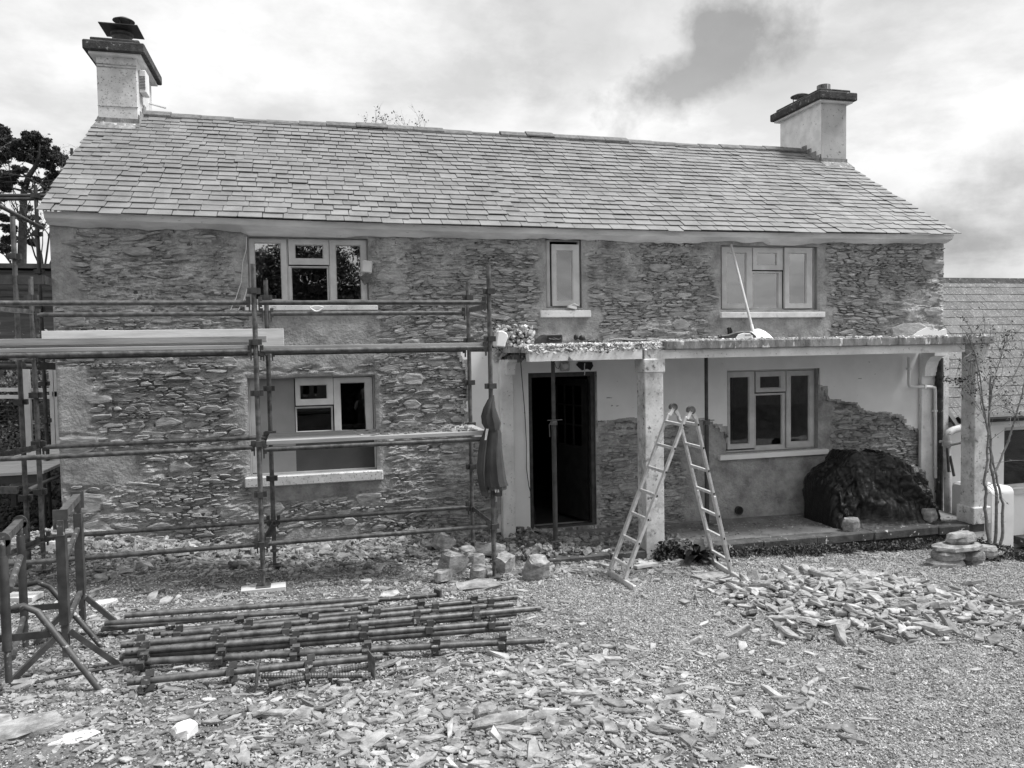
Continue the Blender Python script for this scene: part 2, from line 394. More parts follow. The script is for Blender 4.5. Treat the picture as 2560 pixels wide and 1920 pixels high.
near = (XX > -5) & (XX < 11) & (YY > -8) & (YY < 1)
ZZ = ZZ+near*(.022*(fbm(XX*7, YY*7, 1)-.5)+.014*(fbm(XX*22, YY*22, 2, 3)-.5))
nx, ny = len(xs), len(ys)
idx = np.arange(nx*ny).reshape(ny, nx)
F = np.stack([idx[:-1, :-1], idx[:-1, 1:], idx[1:, 1:], idx[1:, :-1]], -1).reshape(-1, 4)
# lighter clean gravel to the right, darker trodden dirt with slate to the left
GA = onG(1330, 1470); GB = onG(1800, 1920)
def gravel_mask(x, y):
    t = (y-GA[1])/(GB[1]-GA[1]); bx = GA[0]+(GB[0]-GA[0])*t
    return sstep(-.35, .55, x-bx+.9*(fbm(x*1.1, y*1.1, 9)-.5))*(1-sstep(-2.15, -1.75, y+.25*(fbm(x*2, y*2, 4)-.5)))
sh = .32+.5*gravel_mask(XX, YY)+.35*(fbm(XX*1.2, YY*1.2, 8)-.5)
sh = (.35+.9*sh)/1.6*(1-.95*sstep(-7.2, -8.4, -YY*-1) if False else 1)
sh = np.where(YY < -7.6, .04, sh)  # unseen ground behind the camera darkened so the lower panes mirror dark
gmesh = fastmesh('ground', np.stack([XX, YY, ZZ], -1).reshape(-1, 3), F, mat('yard_ground_shaded', .08, .26, 5, 1.0, 1.0, 60, dist=.02, detail=10, contrast=(.3, .68), fine=.5, shade=.8), sh.ravel())
tag(put('ground', gmesh), kind='structure')

# ------------------------------------------------------------------ the cottage
XL, XR, DEP = -2.80, 9.63, 5.8
EZ, EY, SL = 4.05, -.25, .64         # eave height, eave overhang, roof slope
RY = 2.9; RZ = EZ+SL*(RY-EY)
def sag(x, k=1.0): return -.055*math.sin(PI*min(max((x-XL)/(XR-XL), 0), 1))*k
cottage = thing('stone_cottage', ((XL+XR)/2, 2.9, 0), 'long two-storey cottage of stripped slate rubble with slate roof and two chimneys', 'house')

def rect(x0, x1, y0, y1, Y):
    xm, ym = (x0+x1)/2, (y0+y1)/2
    return at(x0, ym, Y)[0], at(x1, ym, Y)[0], at(xm, y1, Y)[2], at(xm, y0, Y)[2]
OP = {'UL': rect(620, 921, 594, 760, 0.0), 'US': rect(1365, 1454, 597, 770, 0.0), 'UR': rect(1802, 2043, 615, 775, 0.0),
      'LL': rect(622, 940, 941, 1183, 0.0), 'LR': rect(1815, 2045, 924, 1127, 0.0), 'door': rect(1322, 1490, 931, 1313, 0.0)}
OP['door'] = (OP['door'][0], OP['door'][1], -.02, OP['door'][3])

def near_rect(x, z, r, mx, mz0, mz1):
    return (x > r[0]-mx) & (x < r[1]+mx) & (z > r[2]-mz0) & (z < r[3]+mz1)
def smooth_render(x, z):
    """True where old grey render still covers the stones"""
    x = np.asarray(x, float); z = np.asarray(z, float)
    wx = x+.30*(fbm(x*2.2, z*2.2, 21)-.5)+.08*(fbm(x*9, z*9, 22)-.5); wz = z+.24*(fbm(x*2.2, z*2.2, 23)-.5)
    m = (wx < -2.38+.2*np.sin(z*3)) & (wz > 3.02)
    m |= (wx < -2.45) & (wz > 1.55) & (wz < 2.3)
    m |= (wx < -1.95) & (wz > .95) & (wz < 1.35)
    m |= near_rect(wx, wz, OP['UL'], .08, .02, .02) | ((wx > -.62) & (wx < .92) & (wz > 2.30) & (wz < 3.0))
    m |= near_rect(wx, wz, OP['US'], .12, .02, .10) | ((wx > 2.95) & (wx < 3.95) & (wz > 2.52) & (wz < 2.95))
    m |= near_rect(wx, wz, OP['UR'], .10, .02, .20) | ((wx > 5.6) & (wx < 7.65) & (wz > 2.45) & (wz < 2.92))
    m |= near_rect(wx, wz, OP['LL'], .12, .05, .03) | ((wx > -.75) & (wx < 1.0) & (wz > .63) & (wz < .86))
    m |= ((wx > -.9) & (wx < .75) & (wz > 2.22) & (wz < 2.38))
    m |= ((wx > 5.3) & (wx < 8.1) & (wz < .82)) | ((wx > 7.3) & (wx < 7.62) & (wz < 1.8)) | ((wx > 5.2) & (wx < 5.95) & (wz < 1.5))
    m |= (wx < .6) & (wx > -.6) & (wz < .22)
    return m
def holes(x, z, g=0.0):
    m = np.zeros(np.shape(x), bool)
    for r in OP.values(): m |= (x > r[0]-g) & (x < r[1]+g) & (z > r[2]-g) & (z < r[3]+g)
    return m
def ax(a, b, st, extra):
    v = list(np.arange(a, b, st))+[b]
    for e in extra: v = [q for q in v if abs(q-e) > st*.45 or q in (a, b)]+[e]
    return np.array(sorted(set(v)))
wx_ = ax(XL, XR, .022, [r[i] for r in OP.values() for i in (0, 1)])
wz_ = ax(-.9, 3.98, .016, [r[i] for r in OP.values() for i in (2, 3)])
WX, WZ = np.meshgrid(wx_, wz_)
smo = smooth_render(WX, WZ).astype(float)
# soften the mask a little
for _ in range(2):
    smo[1:-1, 1:-1] = (smo[1:-1, 1:-1]*2+smo[:-2, 1:-1]+smo[2:, 1:-1]+smo[1:-1, :-2]+smo[1:-1, 2:])/6
smear = np.clip((fbm(WX*1.6, WZ*2.4, 36)-.52)*6, 0, 1)
strat = WZ+.10*(fbm(WX*1.4, WZ*1.2, 38)-.5)
rel_st = .020-.030*fbm(WX*3, WZ*5, 31)-.062*(fbm(WX*6, strat*26, 32)-.5)-.030*(fbm(WX*20, strat*58, 33, 2)-.5)-.026*smear
rel_sm = -.012-.020*(fbm(WX*2.5, WZ*2.5, 34)-.3)-.008*(fbm(WX*14, WZ*14, 35)-.5)
WYo = rel_st*(1-smo)+rel_sm*smo
edge = np.minimum(1, np.minimum(WX-XL, XR-WX)/.03)
for r in OP.values():
    dx = np.maximum(np.maximum(r[0]-WX, WX-r[1]), 0); dz = np.maximum(np.maximum(r[2]-WZ, WZ-r[3]), 0)
    edge = np.minimum(edge, np.maximum(dx, dz)/.04)
WYo = WYo*np.clip(edge, 0, 1)
nz_, nxw = WX.shape; idx = np.arange(nz_*nxw).reshape(nz_, nxw)
cxm = (WX[:-1, :-1]+WX[1:, 1:])/2; czm = (WZ[:-1, :-1]+WZ[1:, 1:])/2
keep = ~holes(cxm, czm)
F = np.stack([idx[:-1, :-1], idx[:-1, 1:], idx[1:, 1:], idx[1:, :-1]], -1)[keep].reshape(-1, 4)
woff = np.array(cottage.location)
wall = put('wall', fastmesh('wall', np.stack([WX, WYo, WZ], -1).reshape(-1, 3)-woff, F, M['mortar'], smo.ravel()), cottage)
tag(wall, 'front wall of stripped slate rubble and old mortar')
# the wall material: stony mortar where stripped, plainer render where 'shade' is 1
wm = M['mortar'].copy(); wm.name = 'rubble_wall'; nn, ll = wm.node_tree.nodes, wm.node_tree.links
pb = nn['Principled BSDF']; src = pb.inputs['Base Color'].links[0].from_socket
at_ = nn.new('ShaderNodeAttribute'); at_.attribute_name = 'shade'
tcn = nn.new('ShaderNodeTexCoord'); rn = nn.new('ShaderNodeTexNoise'); rn.inputs['Scale'].default_value = 4; rn.inputs['Detail'].default_value = 9; rn.inputs['Roughness'].default_value = .68
ll.new(tcn.outputs['Object'], rn.inputs['Vector']); rr = nn.new('ShaderNodeMapRange'); ll.new(rn.outputs[0], rr.inputs[0])
rr.inputs[1].default_value = .34; rr.inputs[2].default_value = .66; rr.inputs[3].default_value = .23; rr.inputs[4].default_value = .50
mxx = nn.new('ShaderNodeMix'); mxx.data_type = 'FLOAT'; ll.new(at_.outputs['Fac'], mxx.inputs[0]); ll.new(src, mxx.inputs[2]); ll.new(rr.outputs[0], mxx.inputs[3])
ll.new(mxx.outputs[0], pb.inputs['Base Color']); wall.data.materials[0] = wm

# ---- wall stones
def stone_tpl(seed, n=9, long_=True):
    r = random.Random(seed); pts = []
    for i in range(n):
        a = 2*PI*(i+r.uniform(-.28, .28))/n; c, s_ = math.cos(a), math.sin(a)
        k = (abs(c)**3.4+abs(s_)**3.4)**(-1/3.4)*r.uniform(.74, 1.05)
        pts.append((k*c*.5, k*s_*.5))
    V = [(x, 0, z) for x, z in pts]+[(x*.98, -.72+r.uniform(-.16, .1), z*.97) for x, z in pts]
    tx, tz = r.uniform(-.35, .35), r.uniform(-.45, .25)
    V += [(x*r.uniform(.78, .92), -.95+tx*x+tz*z+r.uniform(-.12, .12), z*r.uniform(.62, .86)) for x, z in pts]
    F = []
    for L in (0, 1):
        for i in range(n):
            j = (i+1) % n; a, b, c, d = L*n+i, L*n+j, (L+1)*n+j, (L+1)*n+i
            F += [(a, b, c), (a, c, d)]
    for i in range(1, n-1): F.append((2*n, 2*n+i, 2*n+i+1))
    return np.array(V), np.array(F)
STP = [stone_tpl(100+i, 6+i % 4) for i in range(30)]
stones = []                                    # (x, z, w, h, proud)
def plaster_poly():                            # lower edge of the white plaster, in pixels on the wall plane
    a = [(1495, 1052), (1508, 1062), (1530, 1050), (1555, 1046), (1580, 1046), (1605, 1060), (1640, 1072), (1690, 1060), (1735, 1048), (1750, 1045), (1769, 1055), (1786, 1060), (1800, 1066), (1812, 1075), (1815, 1090)]
    b = [(2047, 962), (2062, 972), (2070, 997), (2090, 999), (2111, 1005), (2137, 1007), (2151, 1026), (2180, 1030), (2209, 1031), (2247, 1040), (2264, 1063), (2293, 1075), (2300, 1089), (2301, 1144), (2301, 1330)]
    c = [(1146, 872), (1146, 885), (1158, 900), (1166, 914), (1170, 998), (1155, 1018), (1165, 1030), (1158, 1052), (1175, 1085), (1190, 1104), (1201, 1116), (1215, 1122), (1237, 1160), (1237, 1330)]
    return [[(float(at(x, y, 0)[0]), float(at(x, y, 0)[2])) for x, y in L] for L in (a, b, c)]
PA, PB_, PCc = plaster_poly()
SLZ = 2.26                                     # underside of the porch slab at the wall
def white_area(x, z):
    if z > 2.42: return False
    if x > 3.83 and x < OP['LR'][0]+.02: 
        zz = np.interp(x, [p[0] for p in PA], [p[1] for p in PA]); return z > zz-.03
    if OP['LR'][0] <= x <= OP['LR'][1]: return z > OP['LR'][3]-.05
    if x > OP['LR'][1]:
        zz = np.interp(x, [p[0] for p in PB_], [p[1] for p in PB_]); return z > zz-.03
    if x > 1.62 and x < 3.83:
        xx = np.interp(z, [p[1] for p in PCc][::-1], [p[0] for p in PCc][::-1]); return x > xx-.03
    return False
big = []
quoin = [(9.28, 3.12, .62, .30), (9.42, 3.62, .40, .22), (9.05, 2.62, .95, .26), (9.40, 2.90, .40, .14), (-2.6, 2.86, .34, .16), (-2.56, 2.45, .4, .16), (-2.55, .72, .5, .3), (-2.6, 1.42, .42, .24), (-2.5, .42, .46, .2)]
for q in quoin: big.append(q)
tries = 0
while len(big) < 58 and tries < 4000:
    tries += 1
    w = U(.16, .38); h = w*U(.28, .55); x = U(XL+w/2, XR-w/2); z = U(-.1, 3.85)
    if any(abs(x-b[0]) < (w+b[2])/2+.02 and abs(z-b[1]) < (h+b[3])/2+.015 for b in big): continue
    if holes(np.array(x), np.array(z), .12+w/3) or smooth_render(x, z) or white_area(x, z): continue
    big.append((x, z, w, h))
for x, z, w, h in big: stones.append((x, z, w, h, U(.022, .034), 0.0))
z = -.35
while z < 3.93:
    h = rng.choice([.014, .018, .022, .026, .032, .042, .058])*U(.85, 1.15); x = XL+U(0, .1)
    while x < XR:
        hh = h*U(.6, 1.5); w = min(max(hh*U(1.6, 7.5), .05), .36)*U(.8, 1.1); cx = x+w/2
        wob = lambda q: .20*(float(vn(q*.8, z*1.1, 41))-.5)+.05*(float(vn(q*2.7, z*2.2, 42))-.5)
        cz = z+h/2+wob(cx)+U(-.006, .006); sl = (wob(cx+.05)-wob(cx-.05))/.1
        x += w+U(.0, .02)+(U(.03, .12) if rng.random() < .10 else 0)
        if float(fbm(cx*1.6, cz*2.4, 36)) > .54 and rng.random() < .45: continue
        if cx+w/2 > XR+.02 or cz > 3.90: continue
        if any(abs(cx-b[0]) < (w*.6+b[2])/2 and abs(cz-b[1]) < (h*.8+b[3])/2 for b in big): continue
        if holes(np.array(cx), np.array(cz), .035+w*.42) or smooth_render(cx, cz) or white_area(cx, cz): continue
        stones.append((cx, cz, w, hh, U(.010, .040), -sl+rng.gauss(0, .07)))
    z += h*U(.92, 1.04)
stones.sort(key=lambda s: -s[2]*s[3]*(1 if s[1] > .1 else .05))
def stone_arrays(L):
    pos = np.array([(s[0], .012, s[1]) for s in L]); n = len(L)
    scl = np.array([(s[2]*1.04, s[4]+.012, s[3]*1.08) for s in L])
    a = np.array([s[5] for s in L]); R = np.zeros((n, 3, 3)); R[:, 0, 0] = np.cos(a); R[:, 0, 2] = np.sin(a); R[:, 2, 0] = -np.sin(a); R[:, 2, 2] = np.cos(a); R[:, 1, 1] = 1
    # flat bedding of slate: some stones tip forward
    return pos, R, scl
shades = lambda n: np.clip(nrg.normal(.5, .28, n), 0, 1)
stone_meshes = []
for k, (TV, TF) in enumerate(STP):
    for sv in (.35, .5, .7): stone_meshes.append(fastmesh('stone', TV, TF, M['stone'], np.full(len(TV), sv)))
pos, R, scl = stone_arrays(stones[:300])
for i in range(300):
    o = put('stone', stone_meshes[rng.randrange(len(stone_meshes))], wall, tuple(pos[i]-woff))
    o.scale = tuple(scl[i]); o.rotation_euler = (0, stones[i][5], 0)
pos, R, scl = stone_arrays(stones[300:])
V, F, S = scatter(STP, pos-woff, R, scl, shades(len(pos)))
tag(put('small_stones', fastmesh('small_stones', V, F, M['stone'], S), wall), kind='stuff')

# gable walls, back wall, floors
for X0, X1 in ((XL, XL+.5), (XR-.5, XR)):
    mb = MB(); prof = [(.06, -.9), (DEP, -.9), (DEP, EZ-.16), (RY, EZ-.16+SL*(RY-.0)-.12), (.06, EZ-.16)]
    V = [(X0, y, z) for y, z in prof]+[(X1, y, z) for y, z in prof]; n = 5
    mb.add(V, [(0, 1, 2, 3, 4), (9, 8, 7, 6, 5)]+[(i, n+i, n+(i+1) % n, (i+1) % n) for i in range(n)])
    mb.build('gable_wall', M['render'], cottage)
mb = MB(); mb.b2(XL+.5, XR-.5, DEP-.4, DEP, -.9, EZ-.05); mb.build('back_wall', M['render'], cottage)
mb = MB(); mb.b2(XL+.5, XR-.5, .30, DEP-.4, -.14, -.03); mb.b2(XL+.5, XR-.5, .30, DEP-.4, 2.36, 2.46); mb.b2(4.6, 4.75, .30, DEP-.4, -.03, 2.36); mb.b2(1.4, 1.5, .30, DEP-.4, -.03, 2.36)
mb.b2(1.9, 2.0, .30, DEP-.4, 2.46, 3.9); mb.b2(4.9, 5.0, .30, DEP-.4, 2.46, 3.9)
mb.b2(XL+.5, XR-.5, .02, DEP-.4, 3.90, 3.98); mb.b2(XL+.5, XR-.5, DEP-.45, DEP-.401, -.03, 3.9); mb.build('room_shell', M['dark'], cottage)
# reveals round each opening
for k, r in OP.items():
    mb = MB(); x0, x1, z0, z1 = r; t = .03; d = .30
    mb.b2(x0-t, x0, .006, d, z0-t, z1+t); mb.b2(x1, x1+t, .006, d, z0-t, z1+t)
    mb.b2(x0, x1, .006, d, z1, z1+t); mb.b2(x0, x1, .006, d, z0-t, z0)
    mb.build('reveal', M['render'], cottage)

# ---- white plaster left on the ground floor wall, with a broken edge
def jag(P, amp=.012, step=.03):
    out = []
    for (x0, z0), (x1, z1) in zip(P[:-1], P[1:]):
        n = max(1, int(math.hypot(x1-x0, z1-z0)/step))
        for i in range(n):
            t = i/n; out.append((x0+(x1-x0)*t+U(-amp, amp)*(i > 0), z0+(z1-z0)*t+U(-amp, amp)*(i > 0)))
    out.append(P[-1]); return out
TOPZ = 2.36
def strips(bottom, top, name, par=cottage):
    """fill between a lower edge and a flat top as a thick skin"""
    n = len(bottom); yf, yb = -.040, .004; V = []; F = []
    for (x, z) in bottom: V += [(x, yf, z), (x, yf, top), (x, yb, z)]
    for i in range(n-1):
        a, b = 3*i, 3*i+3; F += [(a, b, b+1, a+1), (a, a+2, b+2, b)]
    F += [(0, 1, 2), (3*n-3, 3*n-1, 3*n-2)]
    m = MB(); m.add(V, F); return m
mbp = MB()
doorr, lrr = OP['door'], OP['LR']
def addm(a, b): a.add(b.v, b.f)
addm(mbp, strips([(doorr[1]+.012, PA[0][1]-.02)]+jag(PA)+[(lrr[0]-.004, PA[-1][1]-.10)], TOPZ, ''))
addm(mbp, strips([(lrr[0]-.004, lrr[3]+.004), (lrr[1]+.006, lrr[3]+.004)], TOPZ, ''))
edgeR = [(lrr[1]+.006, PB_[0][1])]+jag(PB_[:-1], .015)
edgeR = sorted([p for p in edgeR], key=lambda p: p[0]); xe = edgeR[-1][0]
addm(mbp, strips(edgeR, TOPZ, '')); addm(mbp, strips([(xe, -.2), (XR-.02, -.2)], TOPZ, ''))
# left of the door: vertical broken edge
Lx = jag(PCc, .012); Lx = sorted(Lx, key=lambda p: -p[1])
V = []; F = []
for x, z in Lx: V += [(x, -.040, z), (doorr[0]-.004, -.040, z), (x, .004, z)]
for i in range(len(Lx)-1):
    a, b = 3*i, 3*i+3; F += [(a, b, b+1, a+1), (a, a+2, b+2, b)]
mbp.add(V, F)
addm(mbp, strips([(doorr[0]-.004, doorr[3]+.004), (doorr[1]+.012, doorr[3]+.004)], TOPZ, ''))
tag(mbp.build('plaster', M['white'], cottage), 'white plaster with a broken lower edge')
# scorched/torn thick edge under the plaster
mb = MB()
for P in (PA, PB_, PCc):
    J = jag(P, .014, .05)
    for (x0, z0), (x1, z1) in zip(J[:-1], J[1:]):
        if z1 < -.1: continue
        cxp, czp = (x0+x1)/2, (z0+z1)/2-.006
        mb.box((cxp, -.020, czp), (abs(x1-x0)+.03+U(0, .02), U(.035, .05), abs(z1-z0)+U(.012, .03)))
tag(mb.build('torn_plaster_edge', M['mortar'], cottage), kind='stuff')
# scraps of white plaster: corner over the porch, lintel patches
def patch(pts, y0=-.045, name='plaster_scrap', m='white'):
    P = [(float(at(x, y, 0)[0]), float(at(x, y, 0)[2])) for x, y in pts]
    b = MB(); b.extrude(jag(P+[P[0]], .006, .05)[:-1], y0, .004); return b.build(name, M[m], cottage)
patch([(2272, 843), (2290, 829), (2312, 818), (2325, 826), (2342, 828), (2360, 822), (2364, 850), (2330, 852), (2280, 852)])

# ---- fascia / plaster cornice under the eave
mb = MB(); N = 120; V = []; F = []
low = []
for i in range(N+1):
    x = XL-.0+(XR-XL+.0)*i/N; zt = EZ+.020+sag(x)
    zb = zt-.128+.045*(float(vn(x*1.6, 0, 51))-.5)+.03*(float(vn(x*9, 0, 52))-.5)
    if OP['UL'][0]-.02 < x < OP['UL'][1]-.25: zb = OP['UL'][3]+.004
    if 6.42 < x < 6.95: zb = OP['UR'][3]+.01
    if OP['US'][0] < x < OP['US'][1]: zb = min(zb, OP['US'][3]+.01)
    low.append(zb)
    V += [(x, -.195, zt), (x, -.17, zt-.07), (x, -.055, max(zb, zt-.30)+.0), (x, .02, zb)]
for i in range(N):
    for k in range(3): a = 4*i+k; F.append((a, a+4, a+5, a+1))
F += [(0, 1, 2, 3), (4*N, 4*N+3, 4*N+2, 4*N+1)]
mb.add(V, F); mb.build('cornice', mat('cornice_plaster', .52, .80, 2.6, .85, .3, 30, dist=.006, spots=[(18, .66, .2, .05)], stretch=(.5, 1, 3)), cottage)

# ---- roof: deck, slates, ridge
mb = MB()
nseg = 40; V = []; F = []
for i in range(nseg+1):
    x = XL-.02+(XR-XL+.04)*i/nseg; s0 = sag(x)
    V += [(x, EY+.13, EZ+.08+s0-.012), (x, RY, RZ-.03), (x, DEP+.2, EZ+.0), (x, DEP+.2, EZ-.05), (x, RY, RZ-.09), (x, EY+.13, EZ+.04+s0)]
for i in range(nseg):
    for k in range(6): a = 6*i+k; b = 6*i+(k+1) % 6; F.append((a, b, b+6, a+6))
F += [tuple(range(6))[::-1], tuple(range(6*nseg, 6*nseg+6))]
mb.add(V, F); roof = mb.build('roof', M['oldslate'], cottage)
tag(roof, 'roof of pale grey slates laid in level courses')
ang = math.atan(SL); SLEN = (RY-EY)/math.cos(ang)
up_ = np.array([0, math.cos(ang), math.sin(ang)]); nr_ = np.array([0, -math.sin(ang), math.cos(ang)]); xx_ = np.array([1.0, 0, 0])
def slate_tpl(seed):
    r = random.Random(seed); w = .5; c = [r.uniform(.012, .02), r.uniform(.012, .02)]
    if r.random() < .4: c[r.randrange(2)] = r.uniform(.03, .10)
    k = r.uniform(-.015, .015)
    base = [(-w, c[0]*.7), (-w+c[0], 0), (w-c[1], k), (w, k+c[1]*.7), (w+r.uniform(-.01, .01), 1), (-w+r.uniform(-.01, .01), 1)]
    n = 6; V = [(x, y, 0) for x, y in base]+[(x, y, 1) for x, y in base]
    T = [(0, 1, 2), (0, 2, 3), (0, 3, 5), (3, 4, 5)]; F = [(a, c_, b) for a, b, c_ in T]+[(n+a, n+b, n+c_) for a, b, c_ in T]
    for i in range(n): j = (i+1) % n; F += [(i, j, n+j), (i, n+j, n+i)]
    return np.array(V, float), np.array(F)
SLT = [slate_tpl(300+i) for i in range(14)]
NC = 23; EXP = SLEN/NC
cell = []
for c in range(NC+1):
    s = c*EXP+rng.gauss(0, .003); x = XL-.05+(0 if c % 2 else -.12)+U(-.03, .02)
    while x < XR+.03:
        w = U(.20, .255) if c > 2 else U(.215, .28); xa, xb = max(x, XL-.05-U(0, .02)), min(x+w, XR+.05+(.03 if c == 0 else 0)); x += w
        if xb-xa < .05: continue
        L = min(EXP*1.9, SLEN-s+.02)
        if L < .05: continue
        slip = rng.choice([0]*30+[.02, .035, -.03])
        cell.append(((xa+xb)/2, s-slip+rng.gauss(0, .003), xb-xa-.008, L, rng.gauss(0, .006)))
def slate_frame(x, s, L, tilt, yaw):
    """tail raised on the course below"""
    th = .0052; a = math.atan2(.024, L)+tilt*.12
    y_ = up_*math.cos(a)-nr_*math.sin(a)*1.0; n_ = nr_*math.cos(a)+up_*math.sin(a)
    xv = xx_*math.cos(yaw)+y_*math.sin(yaw); yv = y_*math.cos(yaw)-xx_*math.sin(yaw)
    k = 1-s/SLEN
    p = np.array([x, EY, EZ+sag(x, max(k, 0))+.018*(float(vn(x*1.7, s*1.2, 61))-.5)])+up_*s+nr_*.024
    return p, np.array([xv, yv, n_]).T
infr = lambda p: 0 < 1280+FOC*((p-CAM)@_rt)/((p-CAM)@_fw) < 2560
cell.sort(key=lambda c: c[1]*1.0+.12*abs(c[0]+2.8))
def build_slates(cells, parent, off, nind, mats, framef, thk=.010):
    meshes = []
    for TV, TF in SLT:
        for sv in (.15, .4, .6, .85): meshes.append(fastmesh('slate', TV, TF, mats, np.full(len(TV), sv)))
    for (x, s, w, L, yaw) in cells[:nind]:
        p, Rm = framef(x, s, L, rng.gauss(0, .12), yaw)
        o = put('slate', rng.choice(meshes), parent); o.matrix_local = Matrix.Translation(Vector(p-off)) @ Matrix(Rm.tolist()).to_4x4() @ Matrix.Diagonal((w, L, thk, 1))
    rest = cells[nind:]
    if rest:
        P = []; RR = []; SC = []
        for (x, s, w, L, yaw) in rest:
            p, Rm = framef(x, s, L, rng.gauss(0, .12), yaw); P.append(p-off); RR.append(Rm); SC.append((w, L, thk))
        V, F, S = scatter(SLT, np.array(P), np.array(RR), np.array(SC), np.clip(nrg.normal(.5, .2, len(P)), 0, 1))
        tag(put('slates', fastmesh('slates', V, F, mats, S), parent), kind='stuff')
build_slates(cell, roof, woff, 300, M['slate'], slate_frame)
mb_t = MB(); x = XL+.48
while x < XR-.55:
    L = U(.42, .50); L = min(L, XR-.5-x); b = MB(); h = U(-.006, .006)+(.03 if 3.1 < x < 3.9 else 0)
    zz = RZ+.035+h+.02*math.sin(x*1.7); wd = .145
    V = []
    for X in (x+.003, x+L-.003):
        V += [(X, RY-wd, zz-.075), (X, RY-wd*.45, zz-.012), (X, RY, zz+.018), (X, RY+wd*.45, zz-.012), (X, RY+wd, zz-.075), (X, RY+wd, zz-.10), (X, RY, zz-.02), (X, RY-wd, zz-.10)]
    F = [(k, (k+1) % 8, 8+(k+1) % 8, 8+k) for k in range(8)]+[tuple(range(8))[::-1], tuple(range(8, 16))]
    b.add(V, F); b.build('ridge_tile', M['ridge'], roof); x += L
mb = MB(); mb.b2(XL+.48, XR-.5, RY-.125, RY+.12, RZ-.085, RZ-.035); mb.build('ridge_bedding', M['capstone'], roof)

# ---- chimneys
def chimney(x0, x1, y0, y1, ztop, m1, left):
    b = MB(); zb = EZ+SL*(y0-EY)-.15
    b.b2(x0, x1, y0, y1, zb, ztop)
    c = b.build('chimney', M[m1], cottage, bevel=.008)
    o = .14; b = MB(); b.b2(x0-o, x1+o, y0-o, y1+o, ztop+.0, ztop+.14)
    b.build('chimney_cap', M['capstone'], c, bevel=.015)
    b = MB(); b.b2(x0-o+.06, x1+o-.06, y0-o+.06, y1+o-.06, ztop-.035, ztop-.003); b.build('cap_soffit', M['chimw'], c)
    b = MB(); b.b2(x0-.06, x1+.06, y0-.05, y1+.05, ztop+.145, ztop+.21); b.build('cap_upstand', M['capstone'], c, bevel=.012)
    zf = EZ+SL*(y0-EY)
    b = MB(); b.b2(x0-.015, x1+.015, y0-.02, y0-.002, zf-.05, zf+.10)
    zk = EZ+SL*(y0-.16-EY)+.012
    b.add([(x0-.03, y0-.2, zk), (x1+.03, y0-.2, zk), (x1+.03, y0, zf+.05), (x0-.03, y0, zf+.05), (x0-.03, y0-.2, zk-.04), (x1+.03, y0-.2, zk-.04), (x1+.03, y0, zf-.04), (x0-.03, y0, zf-.04)],
          [(0, 1, 2, 3), (0, 4, 5, 1), (1, 5, 6, 2), (0, 3, 7, 4)])
    side = x1+.004 if left else x0-.012
    for i in range(4):
        ya = y0+i*.14; za = EZ+SL*(ya-EY)
        b.b2(side, side+.008, ya, ya+.138, za-.02, za+.17)
    b.build('flashing', M['concrete'], c)
    return c
pL0 = at(242, 200, 2.42); pL1 = at(342, 200, 2.42)
CLx0, CLx1 = float(pL0[0]), float(pL1[0]); CLz = float(at(290, 136, 2.42)[2])
ch1 = chimney(CLx0, CLx1, 2.42, 3.55, CLz, 'chim', True)
tag(ch1, 'left chimney, mottled grey render with a square plate cowl')
b = MB()
for yy in (161, 168, 265):
    b = MB(); zz = float(at(290, yy, 2.42)[2]); b.b2(CLx0-.004, CLx1+.004, 2.412, 2.4195, zz-.010, zz); b.build('band', M['mortar'], ch1)
# pot and cowl
cxp, cyp = (CLx0+CLx1)/2+.02, 2.78
b = MB(); b.lathe((cxp, cyp, CLz+.20), [(0, .24), (.13, .24), (.155, .23), (.155, .20), (.135, .18), (.14, 0), (0, 0)], 20); b.build('chimney_pot', M['darksteel'], ch1, smooth=True)
b = MB(); b.add([(cxp+sx*.26, cyp+sy*.26, CLz+.47+dz) for dz in (0, .012) for sx, sy in ((-1, -1), (1, -1), (1, 1), (-1, 1))], [(0, 1, 2, 3), (4, 5, 6, 7), (0, 1, 5, 4), (1, 2, 6, 5), (2, 3, 7, 6), (3, 0, 4, 7)])
b.build('cowl_plate', M['darksteel'], ch1)
b = MB(); b.lathe((cxp+.03, cyp, CLz+.62), [(0, .05), (.07, .04), (.15, .0), (.152, -.008), (0, .01)], 20)
for a in (0, 2.1, 4.2): b.tube((cxp+.03+.07*math.cos(a), cyp+.07*math.sin(a), CLz+.48), (cxp+.03+.09*math.cos(a), cyp+.09*math.sin(a), CLz+.63), .008, 5)
b.lathe((cxp+.03, cyp, CLz+.482), [(.07, 0), (.07, .05), (.06, .05), (.06, 0)], 14)
b.build('cowl', M['darksteel'], ch1, smooth=True)
b = MB(); q = [(cxp-.14, 3.15), (cxp+.30, 3.15), (cxp+.30, 3.5), (cxp-.14, 3.5)]
b.add([(x, y, CLz+.26+dz) for dz in (0, .012) for x, y in q], [(0, 1, 2, 3), (4, 5, 6, 7), (0, 1, 5, 4), (1, 2, 6, 5), (2, 3, 7, 6), (3, 0, 4, 7)]); b.tube((cxp, 3.3, CLz+.15), (cxp, 3.3, CLz+.27), .1, 14)
b.build('rear_pot', M['darksteel'], ch1)
